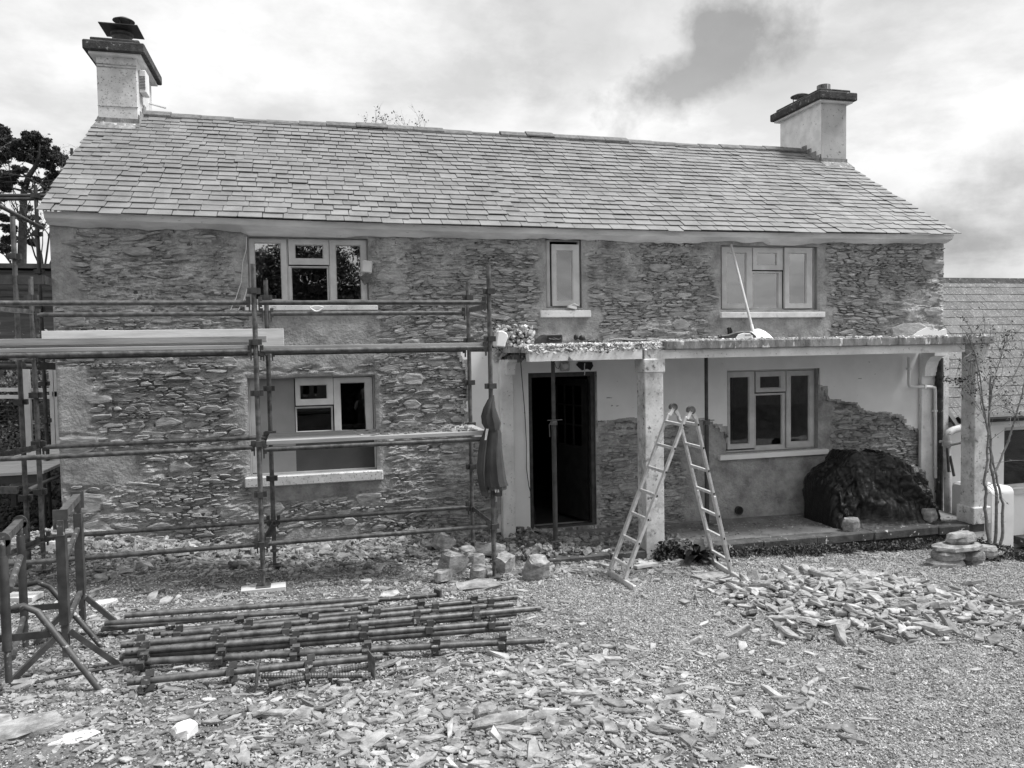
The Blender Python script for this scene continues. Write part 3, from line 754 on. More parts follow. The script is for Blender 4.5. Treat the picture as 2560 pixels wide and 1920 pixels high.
# vented box on its right side
b = MB(); vz = float(at(360, 205, 2.6)[2]); b.b2(CLx1+.002, CLx1+.10, 2.55, 2.80, vz-.17, vz+.16); b.build('vent_box', M['pvc'], ch1, bevel=.012)
b = MB()
for i in range(9): b.b2(CLx1+.012, CLx1+.09, 2.543, 2.549, vz-.12+i*.022, vz-.112+i*.022)
tag(b.build('louvre', M['darksteel'], ch1), kind='stuff')
b = MB(); b.tube((CLx1, 3.3, vz-.1), (CLx1+.26, 3.15, vz-.2), .014, 6); b.path([(CLx1+.01, 2.62, vz-.18), (CLx1+.012, 2.9, vz-.45), (CLx1+.012, 3.2, vz-.62), (CLx1+.03, 3.4, vz-.55)], .004, 5); b.build('aerial_bracket', M['pvcdirty'], ch1)

RC0 = at(2053, 330, 2.36); RC1 = at(2115, 330, 2.36); RCz = float(at(2085, 254, 2.36)[2])
ch2 = chimney(float(RC0[0]), float(RC1[0]), 2.36, 3.62, RCz, 'chimw', False)
tag(ch2, 'right chimney, white render with flaking front and two short pots')
rcx = float(RC0[0]+RC1[0])/2
b = MB(); b.b2(float(RC0[0])+.002, float(RC1[0])-.002, 2.352, 2.359, EZ+SL*(2.36-EY)+.02, RCz-.01); b.build('flaking_render', mat('flaking_render', .40, .52, 3, .9, .4, 40, spots=[(11, .60, .2, .03), (40, .63, .15, .05)]), ch2)
b = MB(); b.lathe((rcx-.02, 2.62, RCz+.20), [(0, .16), (.11, .16), (.12, .17), (.12, 0), (0, 0)], 18); b.build('chimney_pot', M['concrete'], ch2, smooth=True)
b = MB(); b.lathe((rcx-.05, 3.28, RCz+.20), [(0, .04), (.12, .04), (.13, 0)], 18); b.build('chimney_pot', M['concrete'], ch2, smooth=True)
b = MB(); b.lathe((rcx-.05, 3.28, RCz+.40), [(0, .03), (.10, .015), (.18, -.02), (.18, -.03), (0, -.005)], 22)
for k in range(5): a = k*2*PI/5; b.tube((rcx-.05+.12*math.cos(a), 3.28+.12*math.sin(a), RCz+.22), (rcx-.05+.13*math.cos(a), 3.28+.13*math.sin(a), RCz+.40), .009, 5)
b.build('cowl', M['galv'], ch2, smooth=True)

# ---- windows
def sash(win, px, pane, Y, y0=-.005, fix=False, mname='winframe', tilt=None):
    """px, pane = (x0, x1, y0, y1) in photo pixels on plane Y"""
    a = rect(*px, Y); p = rect(*pane, Y)
    b = MB(); b.ring(a[0], a[1], a[2], a[3], p[0], p[1], p[2], p[3], Y+y0, Y+y0+.045)
    # glazing bead, stepped back
    e = .008; b.ring(p[0]-.001, p[1]+.001, p[2]-.001, p[3]+.001, p[0]+e, p[1]-e, p[2]+e, p[3]-e, Y+y0+.015, Y+y0+.04)
    s = b.build('sash', M[mname], win, bevel=.003)
    b = MB()
    if tilt is None: b.b2(p[0]+.002, p[1]-.002, Y+y0+.026, Y+y0+.032, p[2]+.002, p[3]-.002)
    else:                                                # this pane sits slightly out of true in its rebate
        q = at(tilt[0], tilt[1], Y+y0+.03); nrm = CAM-q; nrm /= np.linalg.norm(nrm); xv = np.cross(nrm, (0, 0, 1)); xv /= np.linalg.norm(xv); xv = -xv; zv = np.cross(nrm, xv)
        cc = np.array([(p[0]+p[1])/2, Y+y0+.036, (p[2]+p[3])/2]); b.box(cc, (p[1]-p[0]-.001, .004, p[3]-p[2]-.001), np.array([xv, -nrm, zv if zv[2] > 0 else -zv]).T)
    b.build('pane', M['glass2' if a[2] > 2.5 else 'glass'], win)
    return s
def bars(win, L, Y, mname='winframe', yf=.012, name='frame'):
    b = MB()
    for px in L:
        a = rect(*px, Y); b.b2(a[0], a[1], Y+yf, Y+yf+.05, a[2], a[3])
    return b.build(name, M[mname], win)
def outer(win, key, Y, w=.022, m='winframe'):
    x0, x1, z0, z1 = OP[key]; g = .003
    b = MB(); b.ring(x0+g, x1-g, z0+g, z1-g, x0+w, x1-w, z0+w, z1-w, Y+.010, Y+.075); return b.build('frame', M[m], win)
def sill(win, px, Y, proj, m='dirtywhite', h=None):
    a = rect(*px, -proj); b = MB(); b.b2(a[0], a[1], -proj, .05, a[2], a[3]); return b.build('sill', M[m], win, bevel=.008)
def winroot(label):
    e = bpy.data.objects.new('window', None); col.objects.link(e); e.parent = cottage; e['label'] = label; return e
Y = .05
w = winroot('upper left window of three lights with curtains drawn aside')
outer(w, 'UL', Y)
sash(w, (624, 718, 597, 757), (637, 704, 607, 749), Y); sash(w, (721, 822, 598, 662), (737, 808, 612, 647), Y); sash(w, (825, 917, 600, 757), (840, 903, 613, 750), Y)
sash(w, (722, 822, 665, 757), (729, 820, 668, 754), Y, .014); bars(w, [(718.5, 721, 597, 757), (822.3, 824.7, 598, 757)], Y, 'winframe')
sill(w, (612, 945, 763, 776), Y, .06)
b = MB()
for (xa, xb) in ((637, 672), (890, 903)):
    X0 = float(at(xa-4, 680, .25)[0]); X1 = float(at(xb, 680, .25)[0]); zt, zb = OP['UL'][3]+.05, OP['UL'][2]; n = 26; V = []; F = []
    for i in range(n+1):
        t = i/n; yy = .25+.025*math.sin(t*18)
        V += [(X0+(X1-X0)*t*1.0, yy, zt), (X0+(X1-X0)*t*(.82 if xa < 700 else 1), yy, zb)]
    for i in range(n): F.append((2*i, 2*i+2, 2*i+3, 2*i+1))
    b.add(V, F)
b.build('curtain', M['curtain'], w)
b = MB(); b.b2(OP['UL'][0], OP['UL'][1], .20, .205, OP['UL'][3]-.02, OP['UL'][3]+.05)

w = winroot('narrow upper window with its single sash ajar')
outer(w, 'US', Y, .03); bars(w, [(1367, 1375, 600, 768)], Y, yf=.0)
# sash hung on its right side, swung slightly outwards
sash(w, (1380, 1448, 611, 765), (1391, 1432, 626, 752), Y-.035)
sill(w, (1352, 1478, 776, 793), Y, .07)
w = winroot('upper right window of three lights with a shovel handle in front')
outer(w, 'UR', Y)
sash(w, (1804, 1880, 618, 772), (1817, 1866, 632, 759), Y); sash(w, (1882, 1957, 620, 675), (1892, 1942, 632, 663), Y-.006)
sash(w, (1881, 1957, 678, 772), (1884, 1948, 682, 770), Y, .014); sash(w, (1962, 2031, 619, 771), (1973, 2016, 633, 759), Y-.035)
bars(w, [(1957.5, 1961, 619, 772)], Y, 'darkboard', .02)
sill(w, (1804, 2064, 780, 794), Y, .07)
Y = .07
w = winroot('lower left window with boarding below and beside its sashes')
outer(w, 'LL', Y, .02)
sash(w, (738, 833, 944, 1013), (749, 818, 962, 999), Y); sash(w, (739, 833, 1016, 1086), (741, 830, 1019, 1079), Y, .014); s_ll = sash(w, (835, 932, 943, 1085), (851, 914, 956, 1076), Y, tilt=(903, 1012))
bars(w, [(628, 641, 948, 1183)], Y, 'winframe', name='jamb_strip')
a = rect(645, 738, 948, 1186, Y); b = MB(); b.b2(a[0], a[1], Y+.016, Y+.03, OP['LL'][2]+.004, OP['LL'][3]-.024); b.build('side_board', M['greyboard'], w)
a = rect(739, 938, 1087, 1186, Y); b = MB(); b.b2(a[0], OP['LL'][1]-.004, Y+.018, Y+.03, OP['LL'][2]+.004, a[3]); b.build('lower_board', M['darkboard'], w)
a0 = at(612, 1202, -.06); a1 = at(958, 1184, -.06); b = MB(); b.b2(float(a0[0]), float(a1[0]), -.07, .06, OP['LL'][2]-.125, OP['LL'][2]-.004); b.build('sill', M['chim'], w, bevel=.01)
w = winroot('porch window of three lights')
outer(w, 'LR', Y)
sash(w, (1818, 1886, 929, 1122), (1825, 1873, 942, 1111), Y); sash(w, (1889, 1964, 928, 980), (1900, 1951, 940, 970), Y)
sash(w, (1888, 1964, 983, 1122), (1891, 1957, 987, 1114), Y, .014); sash(w, (1966, 2034, 926, 1118), (1977, 2023, 938, 1104), Y)
a0 = at(1800, 1147, -.08); a1 = at(2072, 1131, -.08); b = MB(); b.b2(float(a0[0]), float(a1[0]), -.09, .06, OP['LR'][2]-.085, OP['LR'][2]-.012); b.build('sill', M['white'], w, bevel=.006)

# ---- door: dark frame, leaf swung open inwards
dr = OP['door']
b = MB(); b.ring(dr[0]+.003, dr[1]-.003, dr[2], dr[3]-.003, dr[0]+.06, dr[1]-.06, dr[2]+.03, dr[3]-.06, .02, .10); b.build('door_frame', M['darksteel'], cottage)
hx, hy = dr[1]-.07, .12; ex, ey = hx-.26, .95; dl = math.hypot(ex-hx, ey-hy); dv = np.array([(ex-hx)/dl, (ey-hy)/dl, 0]); nv = np.array([-dv[1], dv[0], 0])
R = np.array([dv, nv, (0, 0, 1)]).T
b = MB(); c0 = np.array([hx, hy, 0])
def dbox(u0, u1, z0, z1, t0, t1, bb): bb.box(c0+dv*(u0+u1)/2+nv*(t0+t1)/2+np.array([0, 0, (z0+z1)/2]), (u1-u0, t1-t0, z1-z0), R)
dbox(0, .86, .02, 1.05, -.02, .02, b); dbox(0, .86, 1.9, 2.0, -.02, .02, b); dbox(0, .12, 1.05, 1.9, -.02, .02, b); dbox(.74, .86, 1.05, 1.9, -.02, .02, b)
for k in (.32, .53): dbox(k, k+.02, 1.05, 1.9, -.012, .012, b)
for k in (1.33, 1.61): dbox(.12, .74, k, k+.02, -.010, .010, b)
dleaf = b.build('door', M['black'], cottage)
b = MB(); dbox(.78, .82, .95, 1.08, .022, .035, b); dbox(.70, .80, 1.0, 1.02, .04, .055, b); b.build('handle', M['galv'], dleaf)
b = MB(); b.b2(dr[0]-.02, dr[1]+.02, -.03, .28, -.10, -.022); b.build('threshold', M['concrete'], cottage)

# ---- porch: floor, kerb stones, slab, beam, columns, pilasters, brackets
PY = -1.30
FZ = -.085
mb = MB(); gx = np.linspace(2.45, 9.18, 120); V = []; F = []
for i, x in enumerate(gx):
    zf = -.05-.035*(x-2.45)/4; 
    V += [(x, -.02, zf), (x, PY+.20, zf-.012)]
for i in range(len(gx)-1): F.append((2*i, 2*i+2, 2*i+3, 2*i+1))
mb.add(V, F); mb.build('porch_floor', M['paving'], cottage)
mb = MB(); mb.b2(2.5, 9.15, PY+.06, PY+.2, -.9, -.19); mb.build('porch_base', M['soil'], cottage)
x = 2.42
while x < 9.16:
    L = min(U(.75, 1.1), 9.19-x); zf = -.05-.035*(x+L/2-2.45)/4-.006+U(-.004, .004)
    b = MB(); b.b2(x+.004, x+L-.004, PY+U(-.012, .012), PY+.205, zf-.115, zf); b.build('kerb_stone', mat('kerb_top', .05, .11, 8, .95, .6, 40, dist=.01, spots=[(9, .64, .6, .015), (3, .62, .2, .1)]) if x < 2.5 else M['kerb2'], cottage, bevel=.012)
    if x < 2.5: M['kerb2'] = bpy.data.materials['kerb_top']
    x += L
ZB0 = float(at(1800, 894, PY)[2]); ZB1 = float(at(1800, 873, PY)[2]); ZS1 = float(at(1800, 850, PY-.05)[2])
bx0 = float(at(1322, 890, PY)[0]); bx1 = float(at(2412, 890, PY)[0])
# beam, its left end broken into two lengths
mb = MB(); xb = float(at(1421, 890, PY)[0]); xc = float(at(1606, 890, PY)[0])
V = [(bx0+.01, ZB0+.0), (xb-.01, ZB0+.005), (xb+.005, ZB0+.06), (xb+.04, ZB0+.02), (xb+.06, ZB0+.005), (xc, ZB0+.005), (xc, ZB1+.03)]
tops = [(xb+(xc-xb)*t, ZB1+.02+.03*(vn(t*7, 1)-.5)-(.05 if .48 < t < .56 else 0)) for t in np.linspace(.95, .05, 16)]
V += [(float(a), float(c)) for a, c in tops]+[(xb, ZB1-.0), (bx0+.3, ZB1+.01), (bx0+.1, ZB1+.03), (bx0, ZB1+.02)]
mb.extrude(V, PY, PY+.14)
mb.b2(xc+.24, bx1, PY, PY+.14, ZB0+.002, ZB1+.004)
mb.build('porch_beam', M['dirtywhite'], cottage)
# slab: sound to the right, broken to the left
mb = MB(); mb.b2(float(at(1665, 860, PY-.05)[0]), float(at(2486, 860, PY-.05)[0]), PY-.06, .0, ZB1+.006, ZS1)
mb.build('porch_slab', M['concrete'], cottage, bevel=.01)
mb = MB(); mb.b2(bx0-.02, float(at(1665, 860, PY-.05)[0]), PY+.03, .0, ZB1+.0, ZB1+.07); mb.build('slab_core', M['mortar'], cottage)
# ragged lime and rubble along the top and broken edge of the slab
def chunk(seed, n=8):
    r = random.Random(seed); F = []; st = r.uniform(0, 6.28); el = r.uniform(.7, 1)
    P = []
    for i in range(n):
        a = st+2*PI*(i+r.uniform(-.38, .38))/n; q = r.uniform(.62, 1.08)*.52; P.append((math.cos(a)*q, math.sin(a)*q*el))
    tx, ty = r.uniform(-.35, .35), r.uniform(-.35, .35)
    V = [(x*.92, y*.92, -.5) for x, y in P]+[(x, y, .18+tx*x+ty*y+r.uniform(-.12, .12)) for x, y in P]+[(x*r.uniform(.80, .93), y*r.uniform(.80, .93), .5+tx*x+ty*y+r.uniform(-.10, .05)) for x, y in P]
    for L in (0, 1):
        for i in range(n): j = (i+1) % n; F += [(L*n+i, L*n+j, (L+1)*n+j), (L*n+i, (L+1)*n+j, (L+1)*n+i)]
    for i in range(1, n-1): F += [(2*n, 2*n+i, 2*n+i+1), (0, i+1, i)]
    return np.array(V, float), np.array(F)
CH = [chunk(500+i, 4+i % 4) for i in range(28)]
def small_chip(seed, n=5):
    r = random.Random(seed)
    P = [(math.cos(2*PI*(i+r.uniform(-.35, .35))/n)*r.uniform(.7, 1.05)*.5, math.sin(2*PI*(i+r.uniform(-.35, .35))/n)*r.uniform(.7, 1.05)*.5) for i in range(n)]
    V = [(x, y, -.5) for x, y in P]+[(x*.85, y*.85, .5+r.uniform(-.25, .1)) for x, y in P]; F = []
    for i in range(n): j = (i+1) % n; F += [(i, j, n+j), (i, n+j, n+i)]
    for i in range(1, n-1): F.append((n, n+i, n+i+1))
    return np.array(V, float), np.array(F)
CP = [small_chip(700+i, 4+i % 2) for i in range(20)]
n = 2600
px = nrg.uniform(bx0-.02, float(at(1670, 860, PY)[0]), n); py = PY+.0+np.abs(nrg.normal(0, .18, n)); pz = ZB1+.05+.05*fbm(px*4, py*4, 7)+nrg.uniform(-.02, .02, n)-.05*(py < PY+.03)
V, F, S = scatter(CH, np.stack([px, py, pz], -1)-woff, rots(n, .5), np.stack([nrg.uniform(.02, .09, n), nrg.uniform(.02, .06, n), nrg.uniform(.006, .024, n)], -1), np.clip(nrg.normal(.7, .3, n), 0, 1))
M['lime'] = mat('lime_rubble', .2, .62, 9, .95, .6, 50, shade=.45, dist=.01)
tag(put('broken_slab_rubble', fastmesh('broken_slab_rubble', V, F, M['lime'], S), cottage), kind='stuff')
n = 1500; px = nrg.uniform(float(at(1665, 860, PY)[0]), float(at(2484, 860, PY)[0]), n); py = PY-.05+np.abs(nrg.normal(0, .22, n)); pz = ZS1+nrg.uniform(-.004, .012, n)
V, F, S = scatter(CP, np.stack([px, py, pz], -1)-woff, rots(n, .3), np.stack([nrg.uniform(.01, .07, n), nrg.uniform(.01, .05, n), nrg.uniform(.006, .025, n)], -1), np.clip(nrg.normal(.7, .3, n), 0, 1))
tag(put('slab_grit', fastmesh('slab_grit', V, F, M['lime'], S), cottage), kind='stuff')
# columns
def column(xp0, xp1, label, base_z, wide, ztop):
    x0, x1 = float(at(xp0, 1000, PY)[0]), float(at(xp1, 1000, PY)[0]); yb = PY+(x1-x0)*1.0
    b = MB(); b.b2(x0, x1, PY+.002, yb, base_z, ztop)
    c = b.build('column', M['stained'], cottage, bevel=.008); tag(c, label)
    b = MB(); b.b2(x0-.02, x1+.02, PY-.016, yb+.02, ztop-.5+.2, ztop-.13) if wide else b.b2(x0-.035, x1+.03, PY-.03, yb+.03, -.12, .12)
    b.build('block', M['stained'], c, bevel=.01); return x0, x1
cA = column(1613, 1659, 'left porch column, lichen-stained white', -.5, True, ZB1+.03)
cB = column(2438, 2473, 'right porch column with rose stems against it', -.9, False, ZB1+.01)
# pilaster at the left end of the porch, and the one by the gable
b = MB(); pxa, pxb = float(at(1262, 1000, -.16)[0]), float(at(1284, 1000, -.16)[0])
b.b2(float(at(1238, 1100, -.05)[0])+.06, pxb, -.17, -.041, -.2, 2.30); b.build('pilaster', M['dirtywhite'], cottage, bevel=.01)
b = MB(); b.b2(float(at(1240, 1100, -.03)[0]), float(at(1254, 1100, -.03)[0]), -.075, -.041, .25, 1.25); b.build('cladding_strip', M['board'], cottage)
b = MB(); q0, q1 = float(at(2303, 1100, -.10)[0]), float(at(2338, 1100, -.10)[0]); b.b2(q0, q1, -.10, -.041, -.25, 2.26); b.build('pilaster', M['dirtywhite'], cottage, bevel=.008)
b = MB(); q2 = float(at(2354, 1000, -.12)[0]); b.b2(q1+.04, XR+.01, -.12, .0, -.4, 2.30); b.build('corner_strip', M['stained'], cottage, bevel=.008)
# curved bracket under the slab at the right, broken one and brick stub at the left
def bracket(x0, x1, name, m, sc=1.0, z1=2.27, yb=-.041):
    P = [(0, 0), (-.30, 0), (-.30, -.05), (-.22, -.07), (-.15, -.14), (-.115, -.24), (-.11, -.36), (0, -.36)]
    P = [(a*sc, c*sc) for a, c in P]; n = len(P)
    V = [(x0, yb+a, z1+c) for a, c in P]+[(x1, yb+a, z1+c) for a, c in P]
    b = MB(); b.add(V, [tuple(range(n)), tuple(range(n, 2*n))[::-1]]+[(i, (i+1) % n, n+(i+1) % n, n+i) for i in range(n)]); return b.build(name, M[m], cottage)
bracket(q0+.01, q1-.03, 'bracket', 'dirtywhite')
bracket(float(at(1262, 900, -.16)[0]), float(at(1284, 900, -.16)[0]), 'bracket', 'dirtywhite', .55, 2.30, -.17)
# torn masonry where the slab was cut back at the left
n = 380; P = np.array([at(1235+U(0, 92), 815+U(0, 85), -.02) for i in range(n)]); P[:, 1] = -nrg.uniform(0, .14, n)
V, F, S = scatter(CH, P-woff, rots(n, .5), np.stack([nrg.uniform(.03, .12, n), nrg.uniform(.04, .10, n), nrg.uniform(.012, .045, n)], -1), np.clip(nrg.normal(.6, .35, n), 0, 1))
tag(put('torn_masonry', fastmesh('torn_masonry', V, F, M['lime'], S), cottage), kind='stuff')
b = MB(); pts = [(1237, 866), (1240, 845), (1243, 828), (1253, 826), (1266, 834), (1268, 843), (1262, 858), (1260, 868)]
P = [(float(at(x, y, -.2)[0]), float(at(x, y, -.2)[2])) for x, y in pts]; b.extrude(P, -.26, -.05); b.build('broken_corbel', M['white'], cottage, bevel=.012)
b = MB()
for k in range(9): X = float(at(1291+k*4, 880, -.25)[0]); b.b2(X+.002, X+.019, -.30, -.02, float(at(1300, 884, -.25)[2]), float(at(1300, 876, -.25)[2]))
b.b2(float(at(1284, 880, -.25)[0]), float(at(1302, 880, -.25)[0]), -.30, -.02, float(at(1300, 906, -.25)[2]), float(at(1300, 886, -.25)[2])); b.build('tile_stub', M['concrete'], cottage)
# hole in the soffit plaster, drain hole, vent
b = MB(); P = [(float(at(x, y, -.046)[0]), float(at(x, y, -.046)[2])) for x, y in [(1440, 912), (1446, 905), (1480, 905), (1483, 915), (1476, 926), (1468, 922), (1455, 926), (1448, 920)]]
b.extrude(P, -.050, -.042); b.build('plaster_hole', M['dark'], cottage)
b = MB(); c = at(1847, 1276, -.03); b.lathe((c[0], -.055, c[2]), [(.052, 0), (.052, .05), (.062, .05), (.062, 0), (.052, 0)], 16, 'y'); b.build('drain_pipe_end', M['darksteel'], cottage)
b = MB(); b.lathe((c[0], -.04, c[2]), [(0, 0), (.052, 0)], 16, 'y'); b.build('drain_hole', M['black'], cottage)
c = at(1173, 755, -.04); b = MB()
for k in range(7): b.b2(c[0]-.09+k*.027, c[0]-.075+k*.027, -.06, -.02, c[2]-.06, c[2]+.02)
# small waste pipe with two bends, large rainwater pipe, stained soil pipe
def P3(x, y, Y): return tuple(at(x, y, Y))
b = MB(); Yp = -.13
b.path([P3(2272, 893, Yp), P3(2272, 960, Yp), P3(2274, 966, Yp), P3(2280, 967, Yp), P3(2330, 967, Yp-.02), P3(2337, 969, Yp-.02), P3(2338, 978, Yp-.02), P3(2339, 1195, Yp-.02)], .024, 10)
for (x, y) in ((2272, 922), (2311, 966), (2337, 1027), (2339, 1170)): c = at(x, y, Yp-.01); b.box(c, (.06, .06, .03) if x != 2311 else (.03, .06, .06))
b.build('waste_pipe', M['pvc'], cottage, smooth=True)
b = MB(); b.path([P3(2350, 895, -.16), P3(2349, 1290, -.16)], .05, 12); b.lathe(P3(2349, 930, -.16), [(.05, 0), (.062, 0), (.062, -.10), (.05, -.10)], 14); b.build('soil_pipe', M['capstone'], cottage, smooth=True)
b = MB(); b.path([P3(2370, 1290, -.3), P3(2367, 1095, -.3), P3(2372, 1082, -.3), P3(2384, 1075, -.3), P3(2432, 1062, -.25)], .055, 12)
b.lathe(P3(2367, 1112, -.3), [(.055, .05), (.068, .05), (.068, -.02), (.055, -.02)], 14); b.box(P3(2360, 1104, -.22), (.16, .03, .03)); b.build('rainwater_pipe', M['pvcdirty'], cottage, smooth=True)
# bulkhead light over the door with its lead
c = at(1411, 917, -.06); b = MB(); b.box((c[0], -.075, c[2]), (.13, .06, .12)); bl = b.build('porch_light', M['pvcdirty'], cottage, bevel=.015)
b = MB(); b.lathe((c[0], -.107, c[2]+.01), [(0, -.02), (.03, -.015), (.042, 0), (.042, .004)], 14, 'y'); b.build('lens', M['pvc'], bl, smooth=True)
b = MB(); b.path([P3(1402, 910, -.06), P3(1396, 922, -.09), P3(1390, 918, -.12), P3(1386, 905, -.12)], .004, 5); b.build('lead', M['cable'], bl)
b = MB(); b.path([P3(1462, 908, -.08), P3(1461, 918, -.09), P3(1462, 930, -.08), P3(1461, 938, -.08)], .007, 5); b.build('dangling_wire', M['whitecable'], cottage)
# hanging cable left of the door
tag(MB().path([P3(1313, 868, -.5), P3(1302, 876, -.42), P3(1301, 895, -.3), P3(1306, 960, -.1), P3(1312, 1030, -.07), P3(1316, 1110, -.07), P3(1316, 1170, -.07), P3(1322, 1215, -.08), P3(1332, 1250, -.09), P3(1338, 1290, -.09), P3(1332, 1338, -.1)], .0055, 6).build('power_cable', M['cable'], None, origin=at(1332, 1338, -.1)), 'thin black cable hanging from the slab edge beside the open door', 'cable')
# white cable at the upper left window
MB().path([P3(617, 592, -.03), P3(615, 625, -.03), P3(607, 655, -.03), P3(603, 705, -.03), P3(590, 745, -.03), P3(576, 775, -.03)], .005, 5).build('white_cable', M['whitecable'], cottage)
MB().path([P3(618, 720, -.03), P3(610, 748, -.03), P3(596, 775, -.03)], .006, 5).build('white_cable', M['whitecable'], cottage)
# outside light hanging loose at the upper left window
c = at(917, 668, -.08); R = Matrix.Rotation(.12, 3, 'Y')
b = MB(); b.box(c, (.13, .09, .16), np.array(R)); lb = b.build('loose_security_light', M['winframe'], None, bevel=.018, origin=c)
tag(lb, 'pale plastic outside light hanging loose at the corner of the upper left window', 'light')
b = MB(); R2 = np.array(Matrix.Rotation(-.7, 3, 'Y')); b.box(at(912, 693, -.10), (.11, .07, .045), R2); b.box(at(918, 701, -.12), (.12, .05, .05), R2); b.box(at(907, 690, -.13), (.1, .02, .02), R2); b.build('sensor_head', M['galv'], lb)
# ------------------------------------------------------------------ annex at the right, standing a step lower
AXY = .22; AEY, AEZ = -.10, 1.235; ARY = AEY+2.32; ARZ = 3.60; AX0, AX1 = 9.72, 16.5
aloc = ((AX0+AX1)/2, 2.2, -.9)
annex = thing('slate_annex', aloc, 'low white annex with a lichened slate roof joined to the right gable of the cottage', 'outbuilding')
aoff = np.array(aloc); asl = (ARZ-AEZ)/(ARY-AEY); aang = math.atan(asl); ALEN = (ARY-AEY)/math.cos(aang)
w0 = rect(2510, 2600, 1066, 1218, AXY)
mb = MB(); AXL = XR+.012
mb.b2(AXL, w0[0], AXY, AXY+.35, -1.4, AEZ+.03); mb.b2(w0[1], AX1, AXY, AXY+.35, -1.4, AEZ+.03); mb.b2(w0[0], w0[1], AXY, AXY+.35, -1.4, w0[2]); mb.b2(w0[0], w0[1], AXY, AXY+.35, w0[3], AEZ+.03)
mb.b2(AX1-.35, AX1, AXY+.36, 4.2, -1.4, 1.3); mb.b2(AXL, AX1-.36, 4.0, 4.3, -1.4, 1.3)
mb.build('wall', M['white'], annex)
ax_ = lambda y: AEZ+asl*(y-AEY)
mb = MB(); V = [(x, y, z) for x in (AXL, AX1+.1) for y, z in ((AEY, AEZ), (ARY, ARZ), (2*ARY-AEY, AEZ), (2*ARY-AEY, AEZ-.06), (ARY, ARZ-.08), (AEY, AEZ-.06))]
mb.add(V, [(k, (k+1) % 6, 6+(k+1) % 6, 6+k) for k in range(6)]+[tuple(range(6))[::-1], tuple(range(6, 12))]); aroof = mb.build('roof', M['oldslate'], annex)
aup = np.array([0, math.cos(aang), math.sin(aang)]); anr = np.array([0, -math.sin(aang), math.cos(aang)])
def aframe(x, s, L, tilt, yaw):
    a = math.atan2(.014, L)+tilt*.05; y_ = aup*math.cos(a)-anr*math.sin(a); n_ = anr*math.cos(a)+aup*math.sin(a)
    return np.array([x, AEY, AEZ])+aup*s+anr*.022, np.array([np.array([1., 0, 0])*math.cos(yaw)+y_*math.sin(yaw), y_*math.cos(yaw)-np.array([1., 0, 0])*math.sin(yaw), n_]).T
acell = []; AN = 16; AE_ = ALEN/AN
for c in range(AN):
    x = AXL+.01+(0 if c % 2 else -.17)
    while x < AX1+.08:
        w = U(.31, .37); xa = max(x, AXL+.012+(.08 if c < 3 else 0)); xb = min(x+w, AX1+.1); x += w
        if xb-xa > .06: acell.append(((xa+xb)/2, c*AE_-.02, xb-xa-.006, min(AE_*1.7, ALEN-c*AE_+.03), rng.gauss(0, .006)))
acell.sort(key=lambda c: c[0])
build_slates(acell, aroof, aoff, 300, M['oldslate'], aframe, .010)
mb = MB(); x = AXL
while x < AX1:
    b = MB(); L = .45
    V = []
    for X in (x+.003, x+L-.003): V += [(X, ARY-.13, ARZ-.10), (X, ARY, ARZ+.05), (X, ARY+.13, ARZ-.10), (X, ARY, ARZ-.04)]
    b.add(V, [(k, (k+1) % 4, 4+(k+1) % 4, 4+k) for k in range(4)]+[(0, 3, 2, 1), (4, 5, 6, 7)]); b.build('ridge_tile', M['capstone'], aroof); x += L
# lead apron and gutter
b = MB(); b.path([(AXL+.12, AEY-.07, AEZ-.03), (AX1, AEY-.07, AEZ-.045)], .055, 10); b.build('gutter', M['black'], annex)
b = MB(); b.b2(AXL+.10, AX1, AEY-.01, AXY-.002, AEZ-.15, AEZ-.065); b.build('soffit_board', M['winframe'], annex)
b = MB(); V = []
for y, z in ((-.26, ax_(-.26)+.0), (.3, ax_(.3)+.02)): V += [(AXL-.0, y, z+.06), (AXL+.11, y, z+.035), (AXL+.11, y, z-.02), (AXL, y, z+.0)]
b.add(V, [(0, 1, 5, 4), (1, 2, 6, 5), (2, 3, 7, 6), (3, 0, 4, 7), (0, 3, 2, 1), (4, 5, 6, 7)]); b.build('lead_apron', M['darksteel'], annex)
win = bpy.data.objects.new('window', None); col.objects.link(win); win.parent = annex
b = MB(); b.ring(w0[0]+.003, w0[1]-.003, w0[2]+.003, w0[3]-.003, w0[0]+.05, w0[1]-.06, w0[2]+.05, w0[3]-.06, AXY+.05, AXY+.11); b.build('frame', M['winframe'], win)
b = MB(); b.b2(w0[0]+.05, w0[1]-.06, AXY+.08, AXY+.086, w0[2]+.05, w0[3]-.06); b.build('pane', M['glass'], win)
b = MB(); b.b2(w0[0]-.05, w0[1]+.05, AXY-.05, AXY-.002, w0[2]-.10, w0[2]-.02); b.build('sill', M['winframe'], win)
b = MB(); b.b2(w0[0]-.1, w0[1]+.5, AXY+.5, AXY+.52, w0[2]-.1, w0[3]+.1); b.build('blind', M['curtain'], win)
# porch steps of the annex, far right
b = MB()
for k in range(3): b.b2(11.3+.3*k, 14, -.35+.2*k, AXY-.003, -.95+.13*k, -.82+.13*k-.002)
tag(b.build('dark_steps', M['kerb2'], None, origin=(12.5, 0, -.95)), 'dark low steps at the foot of the annex wall, far right edge', 'steps')
